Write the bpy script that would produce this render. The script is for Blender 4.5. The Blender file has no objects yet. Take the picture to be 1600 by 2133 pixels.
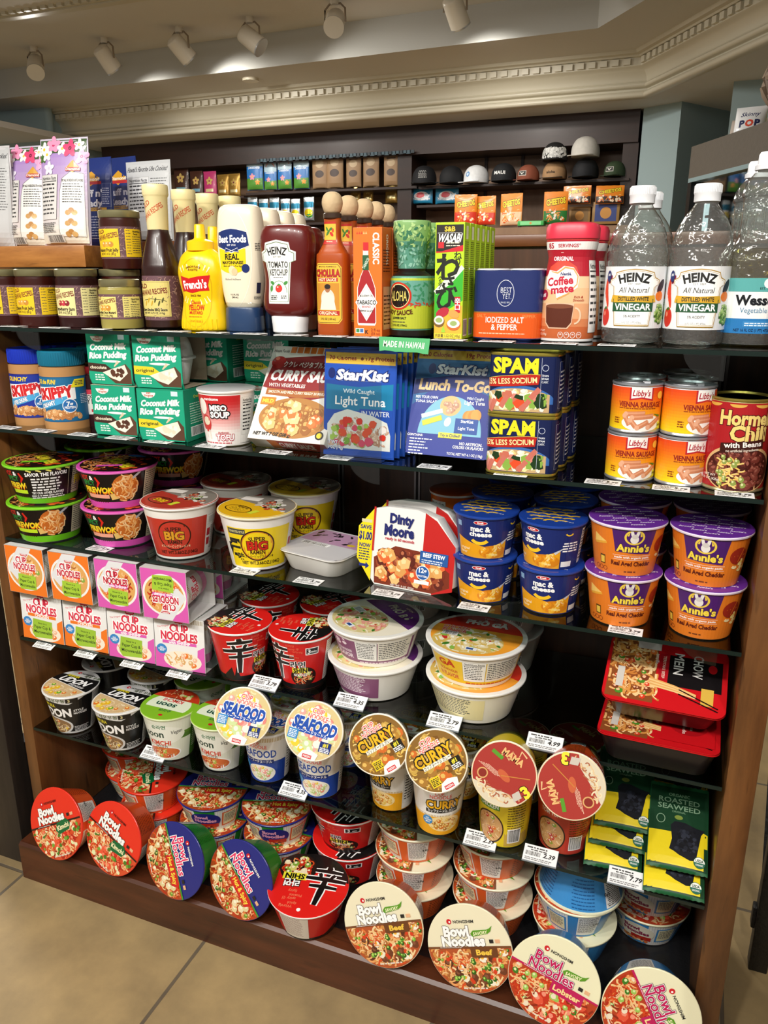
import bpy, bmesh, math, random
import numpy as np
from mathutils import Matrix, Vector
S = bpy.context.scene
COL = S.collection
R_ = math.radians
PI = math.pi

# ------------------------------------------------------------------ camera, light, exposure
F_PX, PITCH, YAW = 1635.0, 0.2947, -0.3807
CAM = np.array([0.2246, -1.0375, 1.2362])
FW = np.array([math.sin(YAW) * math.cos(PITCH), math.cos(YAW) * math.cos(PITCH), -math.sin(PITCH)])
RT = np.array([math.cos(YAW), -math.sin(YAW), 0.0])
UP = np.cross(RT, FW)
cam_data = bpy.data.cameras.new('camera')
cam = bpy.data.objects.new('camera', cam_data)
COL.objects.link(cam)
cam.matrix_world = Matrix(((RT[0], UP[0], -FW[0], CAM[0]), (RT[1], UP[1], -FW[1], CAM[1]), (RT[2], UP[2], -FW[2], CAM[2]), (0, 0, 0, 1)))
cam_data.sensor_fit = 'VERTICAL'
cam_data.sensor_height = 36.0
cam_data.lens = 36.0 * F_PX / 2133.0
cam_data.clip_start = 0.02
cam_data.clip_end = 60
S.camera = cam
S.view_settings.view_transform = 'Standard'
S.view_settings.look = 'None'
S.view_settings.gamma = 1.0
S.view_settings.use_curve_mapping = False
S.view_settings.exposure = 0.08
S.cycles.use_denoising = True
S.cycles.max_bounces = 8
S.cycles.transparent_max_bounces = 24
S.cycles.caustics_reflective = False
S.cycles.caustics_refractive = False
S.cycles.sample_clamp_indirect = 4.0

WORLD_STRENGTH = 0.26
LAMP_W = 1.0
w = bpy.data.worlds.new('shop_air')
S.world = w
w.use_nodes = True
w.node_tree.nodes['Background'].inputs[0].default_value = (1.0, 0.93, 0.83, 1)
w.node_tree.nodes['Background'].inputs[1].default_value = WORLD_STRENGTH


def aim(o, target):
    d = Vector(target) - o.location
    o.rotation_euler = d.to_track_quat('-Z', 'Y').to_euler()


def spot(loc, target, watts, ang=70, size=0.03, col=(1, 0.955, 0.88), blend=0.5):
    l = bpy.data.lights.new('track_spot_light', 'SPOT')
    l.energy = watts * LAMP_W
    l.color = col
    l.spot_size = R_(ang)
    l.spot_blend = blend
    l.shadow_soft_size = size
    o = bpy.data.objects.new('track_spot_light', l)
    COL.objects.link(o)
    o.location = loc
    aim(o, target)
    return o


def area(loc, target, watts, sx, sy, col=(1, 0.965, 0.9)):  # soft fill lamp added to the room, without a fixture
    l = bpy.data.lights.new('added_fill_light', 'AREA')
    l.shape = 'RECTANGLE'
    l.size, l.size_y = sx, sy
    l.energy = watts * LAMP_W
    l.color = col
    o = bpy.data.objects.new('added_fill_light', l)
    COL.objects.link(o)
    o.location = loc
    aim(o, target)
    return o


# the shop's own track spots over the aisle, behind and above the photographer, aimed at this unit
for lx, ly, tx, wt in ((-1.55, -1.55, -0.85, 62), (-0.9, -1.75, -0.45, 62), (-0.2, -1.85, -0.15, 60), (0.5, -1.8, 0.1, 62), (1.05, -1.6, 0.3, 55)):
    spot((lx, ly, 2.5), (tx, 0.0, 0.75), wt * 1.0, 62, 0.045)
area((-0.4, -1.9, 2.52), (-0.4, -0.6, 0.6), 34, 2.4, 0.6)  # added soft fill for the shelf fronts, out of view
area((-1.6, 1.9, 2.5), (-1.6, 1.9, 0), 55, 1.2, 0.6)  # added fill on the floor, its bounce brightens the ceiling
area((-3.4, 1.2, 2.5), (-3.4, 1.2, 0), 30, 0.6, 0.6)  # one more added fill, aimed at the floor


# ------------------------------------------------------------------ helpers
def lin(h):
    if not isinstance(h, str):
        return tuple(h) + ((1,) if len(h) == 3 else ())
    h = h.lstrip('#')
    if len(h) == 3:
        h = ''.join(c * 2 for c in h)
    return tuple(((c + .055) / 1.055) ** 2.4 if c > .04045 else c / 12.92 for c in (int(h[i:i + 2], 16) / 255 for i in (0, 2, 4))) + (1,)


def ray(px, py):
    return FW + RT * (px - 800) / F_PX - UP * (py - 1066.5) / F_PX


def on(px, py, z):                        # where the line of sight meets a level surface of height z
    d = ray(px, py)
    p = CAM + d * (z - CAM[2]) / d[2]
    return p[0], p[1]


def aty(px, py, y):                       # where it meets the vertical plane at depth y
    d = ray(px, py)
    return CAM + d * (y - CAM[1]) / d[1]


def XP(px, y, z):                         # x of a point at depth y, height z standing in column px
    k = (px - 800) / F_PX
    a = RT - k * FW
    return CAM[0] - (a[1] * (y - CAM[1]) + a[2] * (z - CAM[2])) / a[0]


MATS = {}


def _new(name):
    m = bpy.data.materials.new(name)
    m.use_nodes = True
    return m, m.node_tree.nodes, m.node_tree.links


def ink(name, rough=.4, metal=0., coat=0., bump=0., bscale=300., var=0.0):
    m, N, L = _new(name)
    b = N['Principled BSDF']
    a = N.new('ShaderNodeAttribute')
    a.attribute_name = 'Col'
    if var:
        tc = N.new('ShaderNodeTexCoord')
        nz = N.new('ShaderNodeTexNoise')
        nz.inputs['Scale'].default_value = 60
        mr = N.new('ShaderNodeMapRange')
        mr.inputs[3].default_value = 1 - var
        mr.inputs[4].default_value = 1 + var
        mx = N.new('ShaderNodeVectorMath')
        mx.operation = 'SCALE'
        L.new(tc.outputs['Object'], nz.inputs['Vector'])
        L.new(nz.outputs[0], mr.inputs[0])
        L.new(a.outputs['Color'], mx.inputs[0])
        L.new(mr.outputs[0], mx.inputs['Scale'])
        L.new(mx.outputs[0], b.inputs['Base Color'])
    else:
        L.new(a.outputs['Color'], b.inputs['Base Color'])
    b.inputs['Roughness'].default_value = rough
    b.inputs['Metallic'].default_value = metal
    b.inputs['Coat Weight'].default_value = coat
    b.inputs['Coat Roughness'].default_value = .08
    if bump:
        tc = N.new('ShaderNodeTexCoord')
        nz = N.new('ShaderNodeTexNoise')
        nz.inputs['Scale'].default_value = bscale
        bp = N.new('ShaderNodeBump')
        bp.inputs['Strength'].default_value = bump
        bp.inputs['Distance'].default_value = .002
        L.new(tc.outputs['Object'], nz.inputs['Vector'])
        L.new(nz.outputs[0], bp.inputs['Height'])
        L.new(bp.outputs[0], b.inputs['Normal'])
    MATS[name] = m
    return m


ink('gloss', .28)
ink('paper', .5)
ink('matte', .75, var=.12, bump=.3, bscale=200)
ink('film', .34, coat=.35, bump=.1, bscale=70)
ink('foil', .25, metal=.55, bump=.25, bscale=60)
ink('metal', .3, metal=.75)
ink('plastic', .35)


def clear(name, col='#ffffff', ior=1.45, rough=.03, bump=0, bscale=40, boost=1.0, haze=0):
    m, N, L = _new(name)
    N.remove(N['Principled BSDF'])
    out = N['Material Output']
    t = N.new('ShaderNodeBsdfTransparent')
    t.inputs[0].default_value = lin(col)
    g = N.new('ShaderNodeBsdfGlossy')
    g.inputs['Roughness'].default_value = rough
    lw = N.new('ShaderNodeLayerWeight')            # same reflectance law from both sides of the thin wall
    lw.inputs[0].default_value = .5
    pw = N.new('ShaderNodeMath')
    pw.operation = 'POWER'
    pw.inputs[1].default_value = 4.0
    fr = N.new('ShaderNodeMath')
    fr.operation = 'MULTIPLY_ADD'
    fr.inputs[1].default_value = .9
    fr.inputs[2].default_value = ((ior - 1) / (ior + 1)) ** 2
    L.new(lw.outputs['Facing'], pw.inputs[0])
    L.new(pw.outputs[0], fr.inputs[0])
    mx = N.new('ShaderNodeMixShader')
    fac = fr.outputs[0]
    if boost != 1:
        mu = N.new('ShaderNodeMath')
        mu.operation = 'MULTIPLY'
        mu.use_clamp = True
        mu.inputs[1].default_value = boost
        L.new(fac, mu.inputs[0])
        fac = mu.outputs[0]
    L.new(fac, mx.inputs[0])
    if haze:                                        # slightly milky plastic
        df = N.new('ShaderNodeBsdfDiffuse')
        mh = N.new('ShaderNodeMixShader')
        mh.inputs[0].default_value = haze
        L.new(t.outputs[0], mh.inputs[1])
        L.new(df.outputs[0], mh.inputs[2])
        t = mh
    L.new(t.outputs[0], mx.inputs[1])
    L.new(g.outputs[0], mx.inputs[2])
    L.new(mx.outputs[0], out.inputs[0])
    if bump:
        tc = N.new('ShaderNodeTexCoord')
        nz = N.new('ShaderNodeTexNoise')
        nz.inputs['Scale'].default_value = bscale
        bp = N.new('ShaderNodeBump')
        bp.inputs['Strength'].default_value = bump
        bp.inputs['Distance'].default_value = .01
        L.new(tc.outputs['Object'], nz.inputs['Vector'])
        L.new(nz.outputs[0], bp.inputs['Height'])
        L.new(bp.outputs[0], g.inputs['Normal'])
    MATS[name] = m
    return m


clear('shelf_glass', '#b4bebb', 1.5, .01, boost=1.3)
clear('bottle_clear', '#eef3f0', 1.5, .1, .7, 60, 2.2, .07)
clear('wrap', '#f4f4f4', 1.45, .1, .8, 50, 1.6)
clear('acrylic', '#eef0f0', 1.5, .03, 0, 1, 1.5)


def wood(name, c1, c2, rough=.35, sc=(2, 30, 30), spk=0.0, coat=.2):
    m, N, L = _new(name)
    b = N['Principled BSDF']
    tc = N.new('ShaderNodeTexCoord')
    mp = N.new('ShaderNodeMapping')
    mp.inputs['Scale'].default_value = sc
    n1 = N.new('ShaderNodeTexNoise')
    n1.inputs['Scale'].default_value = 1.5
    n1.inputs['Detail'].default_value = 8
    n1.inputs['Roughness'].default_value = .65
    cr = N.new('ShaderNodeValToRGB')
    cr.color_ramp.elements[0].position = .3
    cr.color_ramp.elements[1].position = .72
    cr.color_ramp.elements[0].color = lin(c1)
    cr.color_ramp.elements[1].color = lin(c2)
    L.new(tc.outputs['Object'], mp.inputs[0])
    L.new(mp.outputs[0], n1.inputs['Vector'])
    L.new(n1.outputs[0], cr.inputs[0])
    col = cr.outputs[0]
    if spk:
        n2 = N.new('ShaderNodeTexNoise')
        n2.inputs['Scale'].default_value = 3.2
        n2.inputs['Detail'].default_value = 3
        m2 = N.new('ShaderNodeMapping')
        m2.inputs['Scale'].default_value = tuple(s * 2.2 for s in sc)
        L.new(tc.outputs['Object'], m2.inputs[0])
        L.new(m2.outputs[0], n2.inputs['Vector'])
        c2_ = N.new('ShaderNodeValToRGB')
        c2_.color_ramp.elements[0].position = .3
        c2_.color_ramp.elements[1].position = .38
        c2_.color_ramp.elements[0].color = (1 - spk,) * 3 + (1,)
        c2_.color_ramp.elements[1].color = (1, 1, 1, 1)
        L.new(n2.outputs[0], c2_.inputs[0])
        mm = N.new('ShaderNodeMix')
        mm.data_type = 'RGBA'
        mm.blend_type = 'MULTIPLY'
        mm.inputs[0].default_value = 1
        L.new(col, mm.inputs[6])
        L.new(c2_.outputs[0], mm.inputs[7])
        col = mm.outputs[2]
    L.new(col, b.inputs['Base Color'])
    b.inputs['Roughness'].default_value = rough
    b.inputs['Coat Weight'].default_value = coat
    b.inputs['Coat Roughness'].default_value = .25
    bp = N.new('ShaderNodeBump')
    bp.inputs['Strength'].default_value = .15
    bp.inputs['Distance'].default_value = .002
    L.new(n1.outputs[0], bp.inputs['Height'])
    L.new(bp.outputs[0], b.inputs['Normal'])
    MATS[name] = m
    return m


class G:                                   # collects shapes for ONE mesh object; k turns the units into metres
    def __init__(s, k=.001):
        s.k, s.v, s.f, s.c, s.n = k, [], [], [], 0

    def add(s, V, F, col='#ffffff'):
        V = np.asarray(V, float).reshape(-1, 3)
        s.v.append(V)
        for i, f in enumerate(F):
            s.f.append([j + s.n for j in f])
            s.c.append(col[i] if isinstance(col, list) else col)
        s.n += len(V)
        return s

    def box(s, x0, y0, z0, x1, y1, z1, col='#fff', M=None):
        V = np.array([(x, y, z) for z in (z0, z1) for y in (y0, y1) for x in (x0, x1)], float)
        if M is not None:
            V = np.array([M @ Vector(v) for v in V])
        return s.add(V, [(0, 2, 3, 1), (4, 5, 7, 6), (0, 1, 5, 4), (2, 6, 7, 3), (0, 4, 6, 2), (1, 3, 7, 5)], col)

    def prism(s, pts, axis, a, b, col='#fff', M=None):   # outline pts extruded along an axis from a to b
        n = len(pts)
        V = []
        for t in (a, b):
            for p in pts:
                V.append({'x': (t, p[0], p[1]), 'y': (p[0], t, p[1]), 'z': (p[0], p[1], t)}[axis])
        V = np.array(V, float)
        if M is not None:
            V = np.array([M @ Vector(v) for v in V])
        F = [list(range(n))[::-1], list(range(n, 2 * n))] + [(i, (i + 1) % n, n + (i + 1) % n, n + i) for i in range(n)]
        return s.add(V, F, col)

    def tube(s, P, r, col='#fff', n=8, closed=False):
        P = [Vector(p) for p in P]
        m = len(P)
        rs = r if isinstance(r, (list, tuple)) else [r] * m
        V, F = [], []
        ref = Vector((0, 0, 1))
        for i, p in enumerate(P):
            t = (P[(i + 1) % m] - P[i - 1]) if closed else (P[min(i + 1, m - 1)] - P[max(i - 1, 0)])
            t.normalize()
            u = t.cross(ref)
            if u.length < .05:
                u = t.cross(Vector((1, 0, 0)))
            u.normalize()
            q = t.cross(u)
            for j in range(n):
                a = 2 * PI * j / n
                V.append(p + (u * math.cos(a) + q * math.sin(a)) * rs[i])
        for i in range(m if closed else m - 1):
            for j in range(n):
                a, b = i * n + j, i * n + (j + 1) % n
                i2 = (i + 1) % m
                F.append((a, b, i2 * n + (j + 1) % n, i2 * n + j))
        if not closed:
            F += [list(range(n))[::-1], list(range((m - 1) * n, m * n))]
        return s.add(V, F, col)

    def obj(s, name, parent=None, mat='gloss', sharp=35, bev=0, seg=2):
        me = bpy.data.meshes.new(name)
        V = np.concatenate(s.v) * s.k
        me.from_pydata(V.tolist(), [], s.f)
        a = me.attributes.new('Col', 'FLOAT_COLOR', 'CORNER')
        cache = {}
        buf = []
        for f, c in zip(s.f, s.c):
            if c not in cache:
                cache[c] = lin(c)
            buf += cache[c] * len(f)
        a.data.foreach_set('color', buf)
        if bev:
            bm = bmesh.new()
            bm.from_mesh(me)
            bmesh.ops.remove_doubles(bm, verts=bm.verts, dist=1e-6)
            ed = [e for e in bm.edges if len(e.link_faces) == 2 and e.calc_face_angle(0) > .5]
            bmesh.ops.bevel(bm, geom=ed, offset=bev, segments=seg, profile=.5, affect='EDGES', clamp_overlap=True)
            bm.to_mesh(me)
            bm.free()
        me.polygons.foreach_set('use_smooth', [True] * len(me.polygons))
        me.set_sharp_from_angle(angle=R_(sharp))
        me.materials.append(MATS[mat] if isinstance(mat, str) else mat)
        o = bpy.data.objects.new(name, me)
        COL.objects.link(o)
        o.parent = parent
        return o


def smooth(P, k=5):                        # rounder outline through the given points
    P = [np.array(p, float) for p in P]
    out = []
    for i in range(len(P) - 1):
        a, b, c, d = P[max(i - 1, 0)], P[i], P[i + 1], P[min(i + 2, len(P) - 1)]
        for j in range(k):
            t = j / k
            out.append(.5 * (2 * b + (c - a) * t + (2 * a - 5 * b + 4 * c - d) * t * t + (3 * b - a - 3 * c + d) * t ** 3))
    out.append(P[-1])
    return [tuple(p) for p in out]


class Rev:                                 # a turned body: profile (radius, height), oval or squarish section
    def __init__(s, prof, ax=1., ay=1., p=2., n=56):
        s.prof, s.ax, s.ay, s.p, s.n = prof, ax, ay, p, n

    def sec(s, th):
        c, q = np.cos(th), np.sin(th)
        e = 2. / s.p
        return s.ax * np.sign(c) * np.abs(c) ** e, s.ay * np.sign(q) * np.abs(q) ** e

    def geo(s, g, col='#fff', prof=None, caps=True):
        P = prof or s.prof
        th = np.arange(s.n) * 2 * PI / s.n
        X, Y = s.sec(th)
        V, F, C = [], [], []
        for r, z in [(p[0], p[1]) for p in P]:
            V += [(X[i] * r, Y[i] * r, z) for i in range(s.n)]
        for k in range(len(P) - 1):
            c = col(.5 * (P[k][1] + P[k + 1][1])) if callable(col) else col
            for i in range(s.n):
                j = (i + 1) % s.n
                F.append((k * s.n + i, k * s.n + j, (k + 1) * s.n + j, (k + 1) * s.n + i))
                C.append(c)
        if caps:
            F.append(list(range(s.n))[::-1])
            C.append(C[0])
            F.append([(len(P) - 1) * s.n + i for i in range(s.n)])
            C.append(C[-1])
        return g.add(V, F, C)

    def wrap(s, deg=-90, rm=None):
        Z = np.array([p[1] for p in s.prof], float)
        Rr = np.array([p[0] for p in s.prof], float)
        o = np.argsort(Z, kind='stable')
        Z, Rr = Z[o], Rr[o]
        rm = rm or float(np.mean(Rr))
        T = np.linspace(R_(deg) - PI, R_(deg) + PI, 1441)
        x, y = s.sec(T)
        d = np.hypot(np.diff(x), np.diff(y)) * rm
        A = np.concatenate([[0], np.cumsum(d)])
        A -= A[720]

        def f(X, Y, off):
            th = np.interp(X, A, T)
            r = np.interp(Y, Z, Rr)
            x, y = s.sec(th)
            L = np.hypot(x, y) * r
            k = (L + off) / L * r
            return np.stack([x * k, y * k, Y], 1)
        return f


def flat(o, ux, uy):                       # print laid on a flat face: origin, x direction, y direction
    o, ux, uy = (np.array(q, float) for q in (o, ux, uy))
    ux /= np.linalg.norm(ux)
    uy /= np.linalg.norm(uy)
    n = np.cross(ux, uy)
    return lambda X, Y, off: o + X[:, None] * ux + Y[:, None] * uy + np.asarray(off)[:, None] * n


_gl = {}


def glyph(s, b, res=2):
    key = (s, round(b, 3), res)
    if key in _gl:
        return _gl[key]
    cu = bpy.data.curves.new('t', 'FONT')
    cu.body = s
    cu.size = 1
    cu.offset = b
    cu.resolution_u = res
    cu.align_x = 'LEFT'
    ob = bpy.data.objects.new('t', cu)
    COL.objects.link(ob)
    dg = bpy.context.evaluated_depsgraph_get()
    me = ob.evaluated_get(dg).to_mesh()
    V = np.array([v.co[:2] for v in me.vertices], float).reshape(-1, 2)
    F = [tuple(p.vertices) for p in me.polygons if p.normal.z > 0 or True]
    bpy.data.objects.remove(ob)
    bpy.data.curves.remove(cu)
    _gl[key] = (V, F)
    return _gl[key]


_H = glyph('H', 0)[0]
CAP = _H[:, 1].max() if len(_H) else .7


class Art:                                 # printed matter in millimetres, later laid onto a surface
    def __init__(s, seed=1):
        s.V, s.F, s.C, s.n, s.l = [], [], [], 0, 1
        s.r = random.Random(seed)

    def put(s, V, F, col, dl=1.0):
        V = np.asarray(V, float).reshape(-1, 2)
        s.V.append(np.column_stack([V, np.full(len(V), s.l)]))
        for i, f in enumerate(F):
            s.F.append([j + s.n for j in f])
            s.C.append(col)
        s.n += len(V)
        s.l += dl
        return s

    def poly(s, P, col, dl=1.0):
        return s.put(P, [list(range(len(P)))], col, dl)

    def rect(s, x0, y0, x1, y1, col, ang=0):
        P = np.array([(x0, y0), (x1, y0), (x1, y1), (x0, y1)], float)
        if ang:
            c = P.mean(0)
            a = R_(ang)
            P = (P - c) @ np.array([[math.cos(a), math.sin(a)], [-math.sin(a), math.cos(a)]]) + c
        return s.poly(P, col)

    def ell(s, x, y, rx, ry, col, n=28, a0=0, a1=360, ang=0, dl=1.0):
        t = np.linspace(R_(a0), R_(a1), n, endpoint=(a1 - a0) < 360)
        P = np.column_stack([rx * np.cos(t), ry * np.sin(t)])
        a = R_(ang)
        P = P @ np.array([[math.cos(a), math.sin(a)], [-math.sin(a), math.cos(a)]]) + (x, y)
        return s.poly(P, col, dl)

    def line(s, P, w, col, dl=1.0, closed=False):
        P = np.asarray(P, float)
        if closed:
            P = np.vstack([P, P[:1]])
        d = np.gradient(P, axis=0)
        if closed:
            d[0] = d[-1] = P[1] - P[-2]
        L = np.hypot(d[:, 0], d[:, 1]) + 1e-9
        n = np.column_stack([-d[:, 1] / L, d[:, 0] / L]) * (np.asarray(w).reshape(-1, 1) / 2)
        m = len(P)
        return s.put(np.vstack([P + n, P - n]), [(i, i + 1, m + i + 1, m + i) for i in range(m - 1)], col, dl)

    def ring(s, x, y, rx, ry, w, col, n=36, a0=0, a1=360):
        t = np.linspace(R_(a0), R_(a1), n)
        return s.line(np.column_stack([x + rx * np.cos(t), y + ry * np.sin(t)]), w, col)

    def T(s, t, x, y, h, col, b=.02, sx=1., sh=0., ang=0., o=None, al='c', w=None, arc=None, warp=None, res=2):
        b *= .7
        for c, bb in ([(o[0], b + o[1])] if o else []) + [(col, b)]:
            V, F = glyph(t, bb, res)
            if not len(V):
                return s
            V0 = glyph(t, b, res)[0]
            V = V / CAP
            a, e = V0[:, 0].min() / CAP, V0[:, 0].max() / CAP
            V = V.copy()
            V[:, 0] -= {'c': (a + e) / 2, 'l': a, 'r': e}[al]
            V[:, 1] -= .5
            k = sx if w is None else w / ((e - a) * h)
            V[:, 0] = V[:, 0] * k + V[:, 1] * sh
            V = V * h
            if warp:
                V = warp(V)
            if arc:                                       # radius > 0: bends down at both ends
                q = V[:, 0] / arc
                rr = arc + V[:, 1]
                V = np.column_stack([rr * np.sin(q), rr * np.cos(q) - arc])
            if ang:
                q = R_(ang)
                V = V @ np.array([[math.cos(q), math.sin(q)], [-math.sin(q), math.cos(q)]])
            s.put(V + (x, y), F, c)
        return s

    def micro(s, x, y, w, rows, h, gap, col, fill=.85, ang=0, al='l'):     # lines of print too small to read
        V, F = [], []
        for k in range(rows):
            xx = 0
            W = w * s.r.uniform(fill, 1)
            x0 = 0 if al == 'l' else (w - W) / 2
            while xx < W:
                q = min(s.r.uniform(1.2, 4.5) * h, W - xx)
                V += [(x0 + xx, -k * gap), (x0 + xx + q, -k * gap), (x0 + xx + q, -k * gap - h), (x0 + xx, -k * gap - h)]
                xx += q + h * .7
        V = np.array(V)
        F = [(i, i + 1, i + 2, i + 3) for i in range(0, len(V), 4)]
        a = R_(ang)
        V = V @ np.array([[math.cos(a), math.sin(a)], [-math.sin(a), math.cos(a)]]) + (x, y)
        return s.put(V, F, col)

    def bars(s, x, y, w, h, col='#111', bg='#fff'):
        s.rect(x - .05 * w, y - .08 * h, x + 1.05 * w, y + 1.08 * h, bg)
        V, xx = [], 0
        while xx < w:
            q = s.r.choice((.012, .02, .035)) * w
            if xx + q > w:
                break
            V += [(x + xx, y), (x + xx + q, y), (x + xx + q, y + h), (x + xx, y + h)]
            xx += q + s.r.choice((.012, .02, .03)) * w
        return s.put(V, [(i, i + 1, i + 2, i + 3) for i in range(0, len(V), 4)], col)

    def facts(s, x, y, w, h, col='#222', bg='#f2f2ee', title=True):
        s.rect(x, y, x + w, y + h, bg)
        s.line([(x, y), (x + w, y), (x + w, y + h), (x, y + h)], .35, col, closed=True)
        if title:
            s.T('Nutrition Facts', x + w / 2, y + h * .92, h * .07, col, .03, w=w * .86)
            s.rect(x + w * .05, y + h * .84, x + w * .95, y + h * .86, col)
        s.micro(x + w * .07, y + h * .8, w * .84, 8, h * .035, h * .092, col)
        return s

    def noodles(s, inside, bb, n, cols, w=1.6, L=13, curl=.5):
        r = s.r
        for _ in range(n):
            x, y = r.uniform(bb[0], bb[2]), r.uniform(bb[1], bb[3])
            a, c = r.uniform(0, 2 * PI), r.uniform(-curl, curl)
            P = []
            m = 7
            for i in range(m):
                P.append((x, y))
                x += math.cos(a) * L / m
                y += math.sin(a) * L / m
                a += c + r.uniform(-.12, .12)
            P = np.array(P)
            if not np.all(inside(P[:, 0], P[:, 1])):
                continue
            s.line(P, w, r.choice(cols), .12)
            s.line(P[1:-1] + (0, w * .12), w * .35, '#f6d9a8', .12) if r.random() < .3 else None
        return s

    def chunks(s, inside, bb, n, cols, r0=3, r1=5, hi=None, k=7, sq=1.):
        r = s.r
        for _ in range(int(n * 2.1)):
            x, y = r.uniform(bb[0], bb[2]), r.uniform(bb[1], bb[3])
            q = r.uniform(r0, r1)
            a = r.uniform(0, 2 * PI)
            P = np.array([(q * r.uniform(.8, 1.1) * math.cos(t), sq * q * r.uniform(.8, 1.1) * math.sin(t)) for t in np.arange(k) * 2 * PI / k])
            M = np.array([[math.cos(a), math.sin(a)], [-math.sin(a), math.cos(a)]])
            P = P @ M + (x, y)
            if not np.all(inside(P[:, 0], P[:, 1])):
                continue
            s.poly(P, r.choice(cols), .2)
            if hi:
                s.poly((P - (x, y)) * .45 + (x - q * .2, y + q * .25), r.choice(hi) if isinstance(hi, (list, tuple)) else hi, .2)
        return s

    def obj(s, name, parent, mapf, dx=0, dy=0, mat='gloss', base=.2, step=.02):
        V = np.concatenate(s.V)
        me = bpy.data.meshes.new(name)
        me.from_pydata(V.tolist(), [], s.F)
        pal = sorted(set(s.C))
        ix = {c: i for i, c in enumerate(pal)}
        at = me.attributes.new('ci', 'INT', 'FACE')
        at.data.foreach_set('value', [ix[c] for c in s.C])
        if dx or dy:
            bm = bmesh.new()
            bm.from_mesh(me)
            for ax, d in ((0, dx), (1, dy)):
                if not d:
                    continue
                lo, hi = V[:, ax].min(), V[:, ax].max()
                no = (1, 0, 0) if ax == 0 else (0, 1, 0)
                for k in range(math.ceil(lo / d), math.floor(hi / d) + 1):
                    if ax == 0:
                        big = [f for f in bm.faces if min(v.co.x for v in f.verts) < k * d < max(v.co.x for v in f.verts)]
                    else:
                        big = [f for f in bm.faces if min(v.co.y for v in f.verts) < k * d < max(v.co.y for v in f.verts)]
                    if not big:
                        continue
                    ge = set(big)
                    for f in big:
                        ge.update(f.edges)
                        ge.update(f.verts)
                    bmesh.ops.bisect_plane(bm, geom=list(ge), plane_co=(k * d, k * d, 0), plane_no=no, dist=1e-4)
            bm.to_mesh(me)
            bm.free()
        n = len(me.vertices)
        co = np.empty(n * 3)
        me.vertices.foreach_get('co', co)
        co = co.reshape(-1, 3)
        out = mapf(co[:, 0], co[:, 1], base + step * co[:, 2]) * .001
        me.vertices.foreach_set('co', out.ravel())
        ci = np.empty(len(me.polygons), int)
        me.attributes['ci'].data.foreach_get('value', ci)
        lt = np.empty(len(me.polygons), int)
        me.polygons.foreach_get('loop_total', lt)
        tab = np.array([lin(c) for c in pal])
        a = me.attributes.new('Col', 'FLOAT_COLOR', 'CORNER')
        a.data.foreach_set('color', np.repeat(tab[ci], lt, axis=0).ravel())
        me.attributes.remove(me.attributes['ci'])
        me.materials.append(MATS[mat])
        me.update()
        o = bpy.data.objects.new(name, me)
        COL.objects.link(o)
        o.parent = parent
        return o


def thing(name, cat=''):
    o = bpy.data.objects.new(name, None)
    o.empty_display_size = .02
    COL.objects.link(o)
    o['category'] = cat
    return o


def tag(o, label, cat, group=None, kind=None):
    o['label'] = label
    o['category'] = cat
    if group:
        o['group'] = group
    if kind:
        o['kind'] = kind
    return o


def struct(g, name, mat, bev=0):
    o = g.obj(name, None, mat, bev=bev)
    o['kind'] = 'structure'
    return o


def dup(root):
    kids = {}
    for o in list(bpy.data.objects):
        if o.parent:
            kids.setdefault(o.parent.name, []).append(o)

    def rec(o, par):
        c = o.copy()
        COL.objects.link(c)
        c.parent = par
        for k in kids.get(o.name, []):
            rec(k, c)
        return c
    return rec(root, None)


PROTO, USED = {}, {}


SC = {'mac': (1.065, 1.065, 1.0), 'mac_turned': (1.065, 1.065, 1.0), 'annie': (1.055, 1.055, 1.01)}


def put(key, x, y, z, label, group=None, rz=0, n=None, up=None, cat=None, M=None, roll=0, lean=0):
    """stand a product at x, y, z; n/up give the way its lid and the top of its lid print face when it lies down"""
    if key not in PROTO:
        PROTO[key] = BUILD[key]()
        o = PROTO[key]
    else:
        o = dup(PROTO[key])
    for k in ('label', 'group'):
        if k in o:
            del o[k]
    o['label'] = label
    if group:
        o['group'] = group
    if cat:
        o['category'] = cat
    if n is not None:
        zz = Vector(n).normalized()
        yy = Vector(up) if up is not None else Vector((0, 0, 1))
        yy = (yy - zz * yy.dot(zz)).normalized()
        xx = yy.cross(zz)
        m = Matrix((xx, yy, zz)).transposed().to_4x4()
        m.translation = Vector((x, y, z))
    else:
        m = Matrix.Translation((x, y, z)) @ Matrix.Rotation(R_(rz), 4, 'Z')
    if roll:
        m = m @ Matrix.Rotation(R_(roll), 4, 'Z')
    if lean:
        m = m @ Matrix.Rotation(R_(-lean), 4, 'X')
    if key in SC:
        m = m @ Matrix.Diagonal(SC[key] + (1,))
    if M is not None:
        m = m @ M
    o.matrix_world = m
    return o


BUILD = {}
# ------------------------------------------------------------------ the room
wood('wood_post', '#4a2c15', '#82552c', .4, (14, 14, 1.6), .45)
wood('wood_plinth', '#32170b', '#64341c', .35, (1.6, 14, 14), .3)
wood('wood_rail', '#4a2811', '#784622', .35, (2.0, 16, 16), .2)
wood('wood_back', '#301a0d', '#54311c', .42, (22, 22, 1.5), .1)
wood('wood_ledge', '#8a5220', '#c98a45', .35, (3, 20, 20), .25)
wood('wood_dark', '#171210', '#3a3029', .6, (16, 16, 1.4), .4)
wood('wall_panel_wood', '#7c5e46', '#a27e60', .5, (3, 3, 1), .0)
wood('beam_wood', '#1d0d08', '#35190f', .5, (1, 6, 6), .0)

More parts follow.
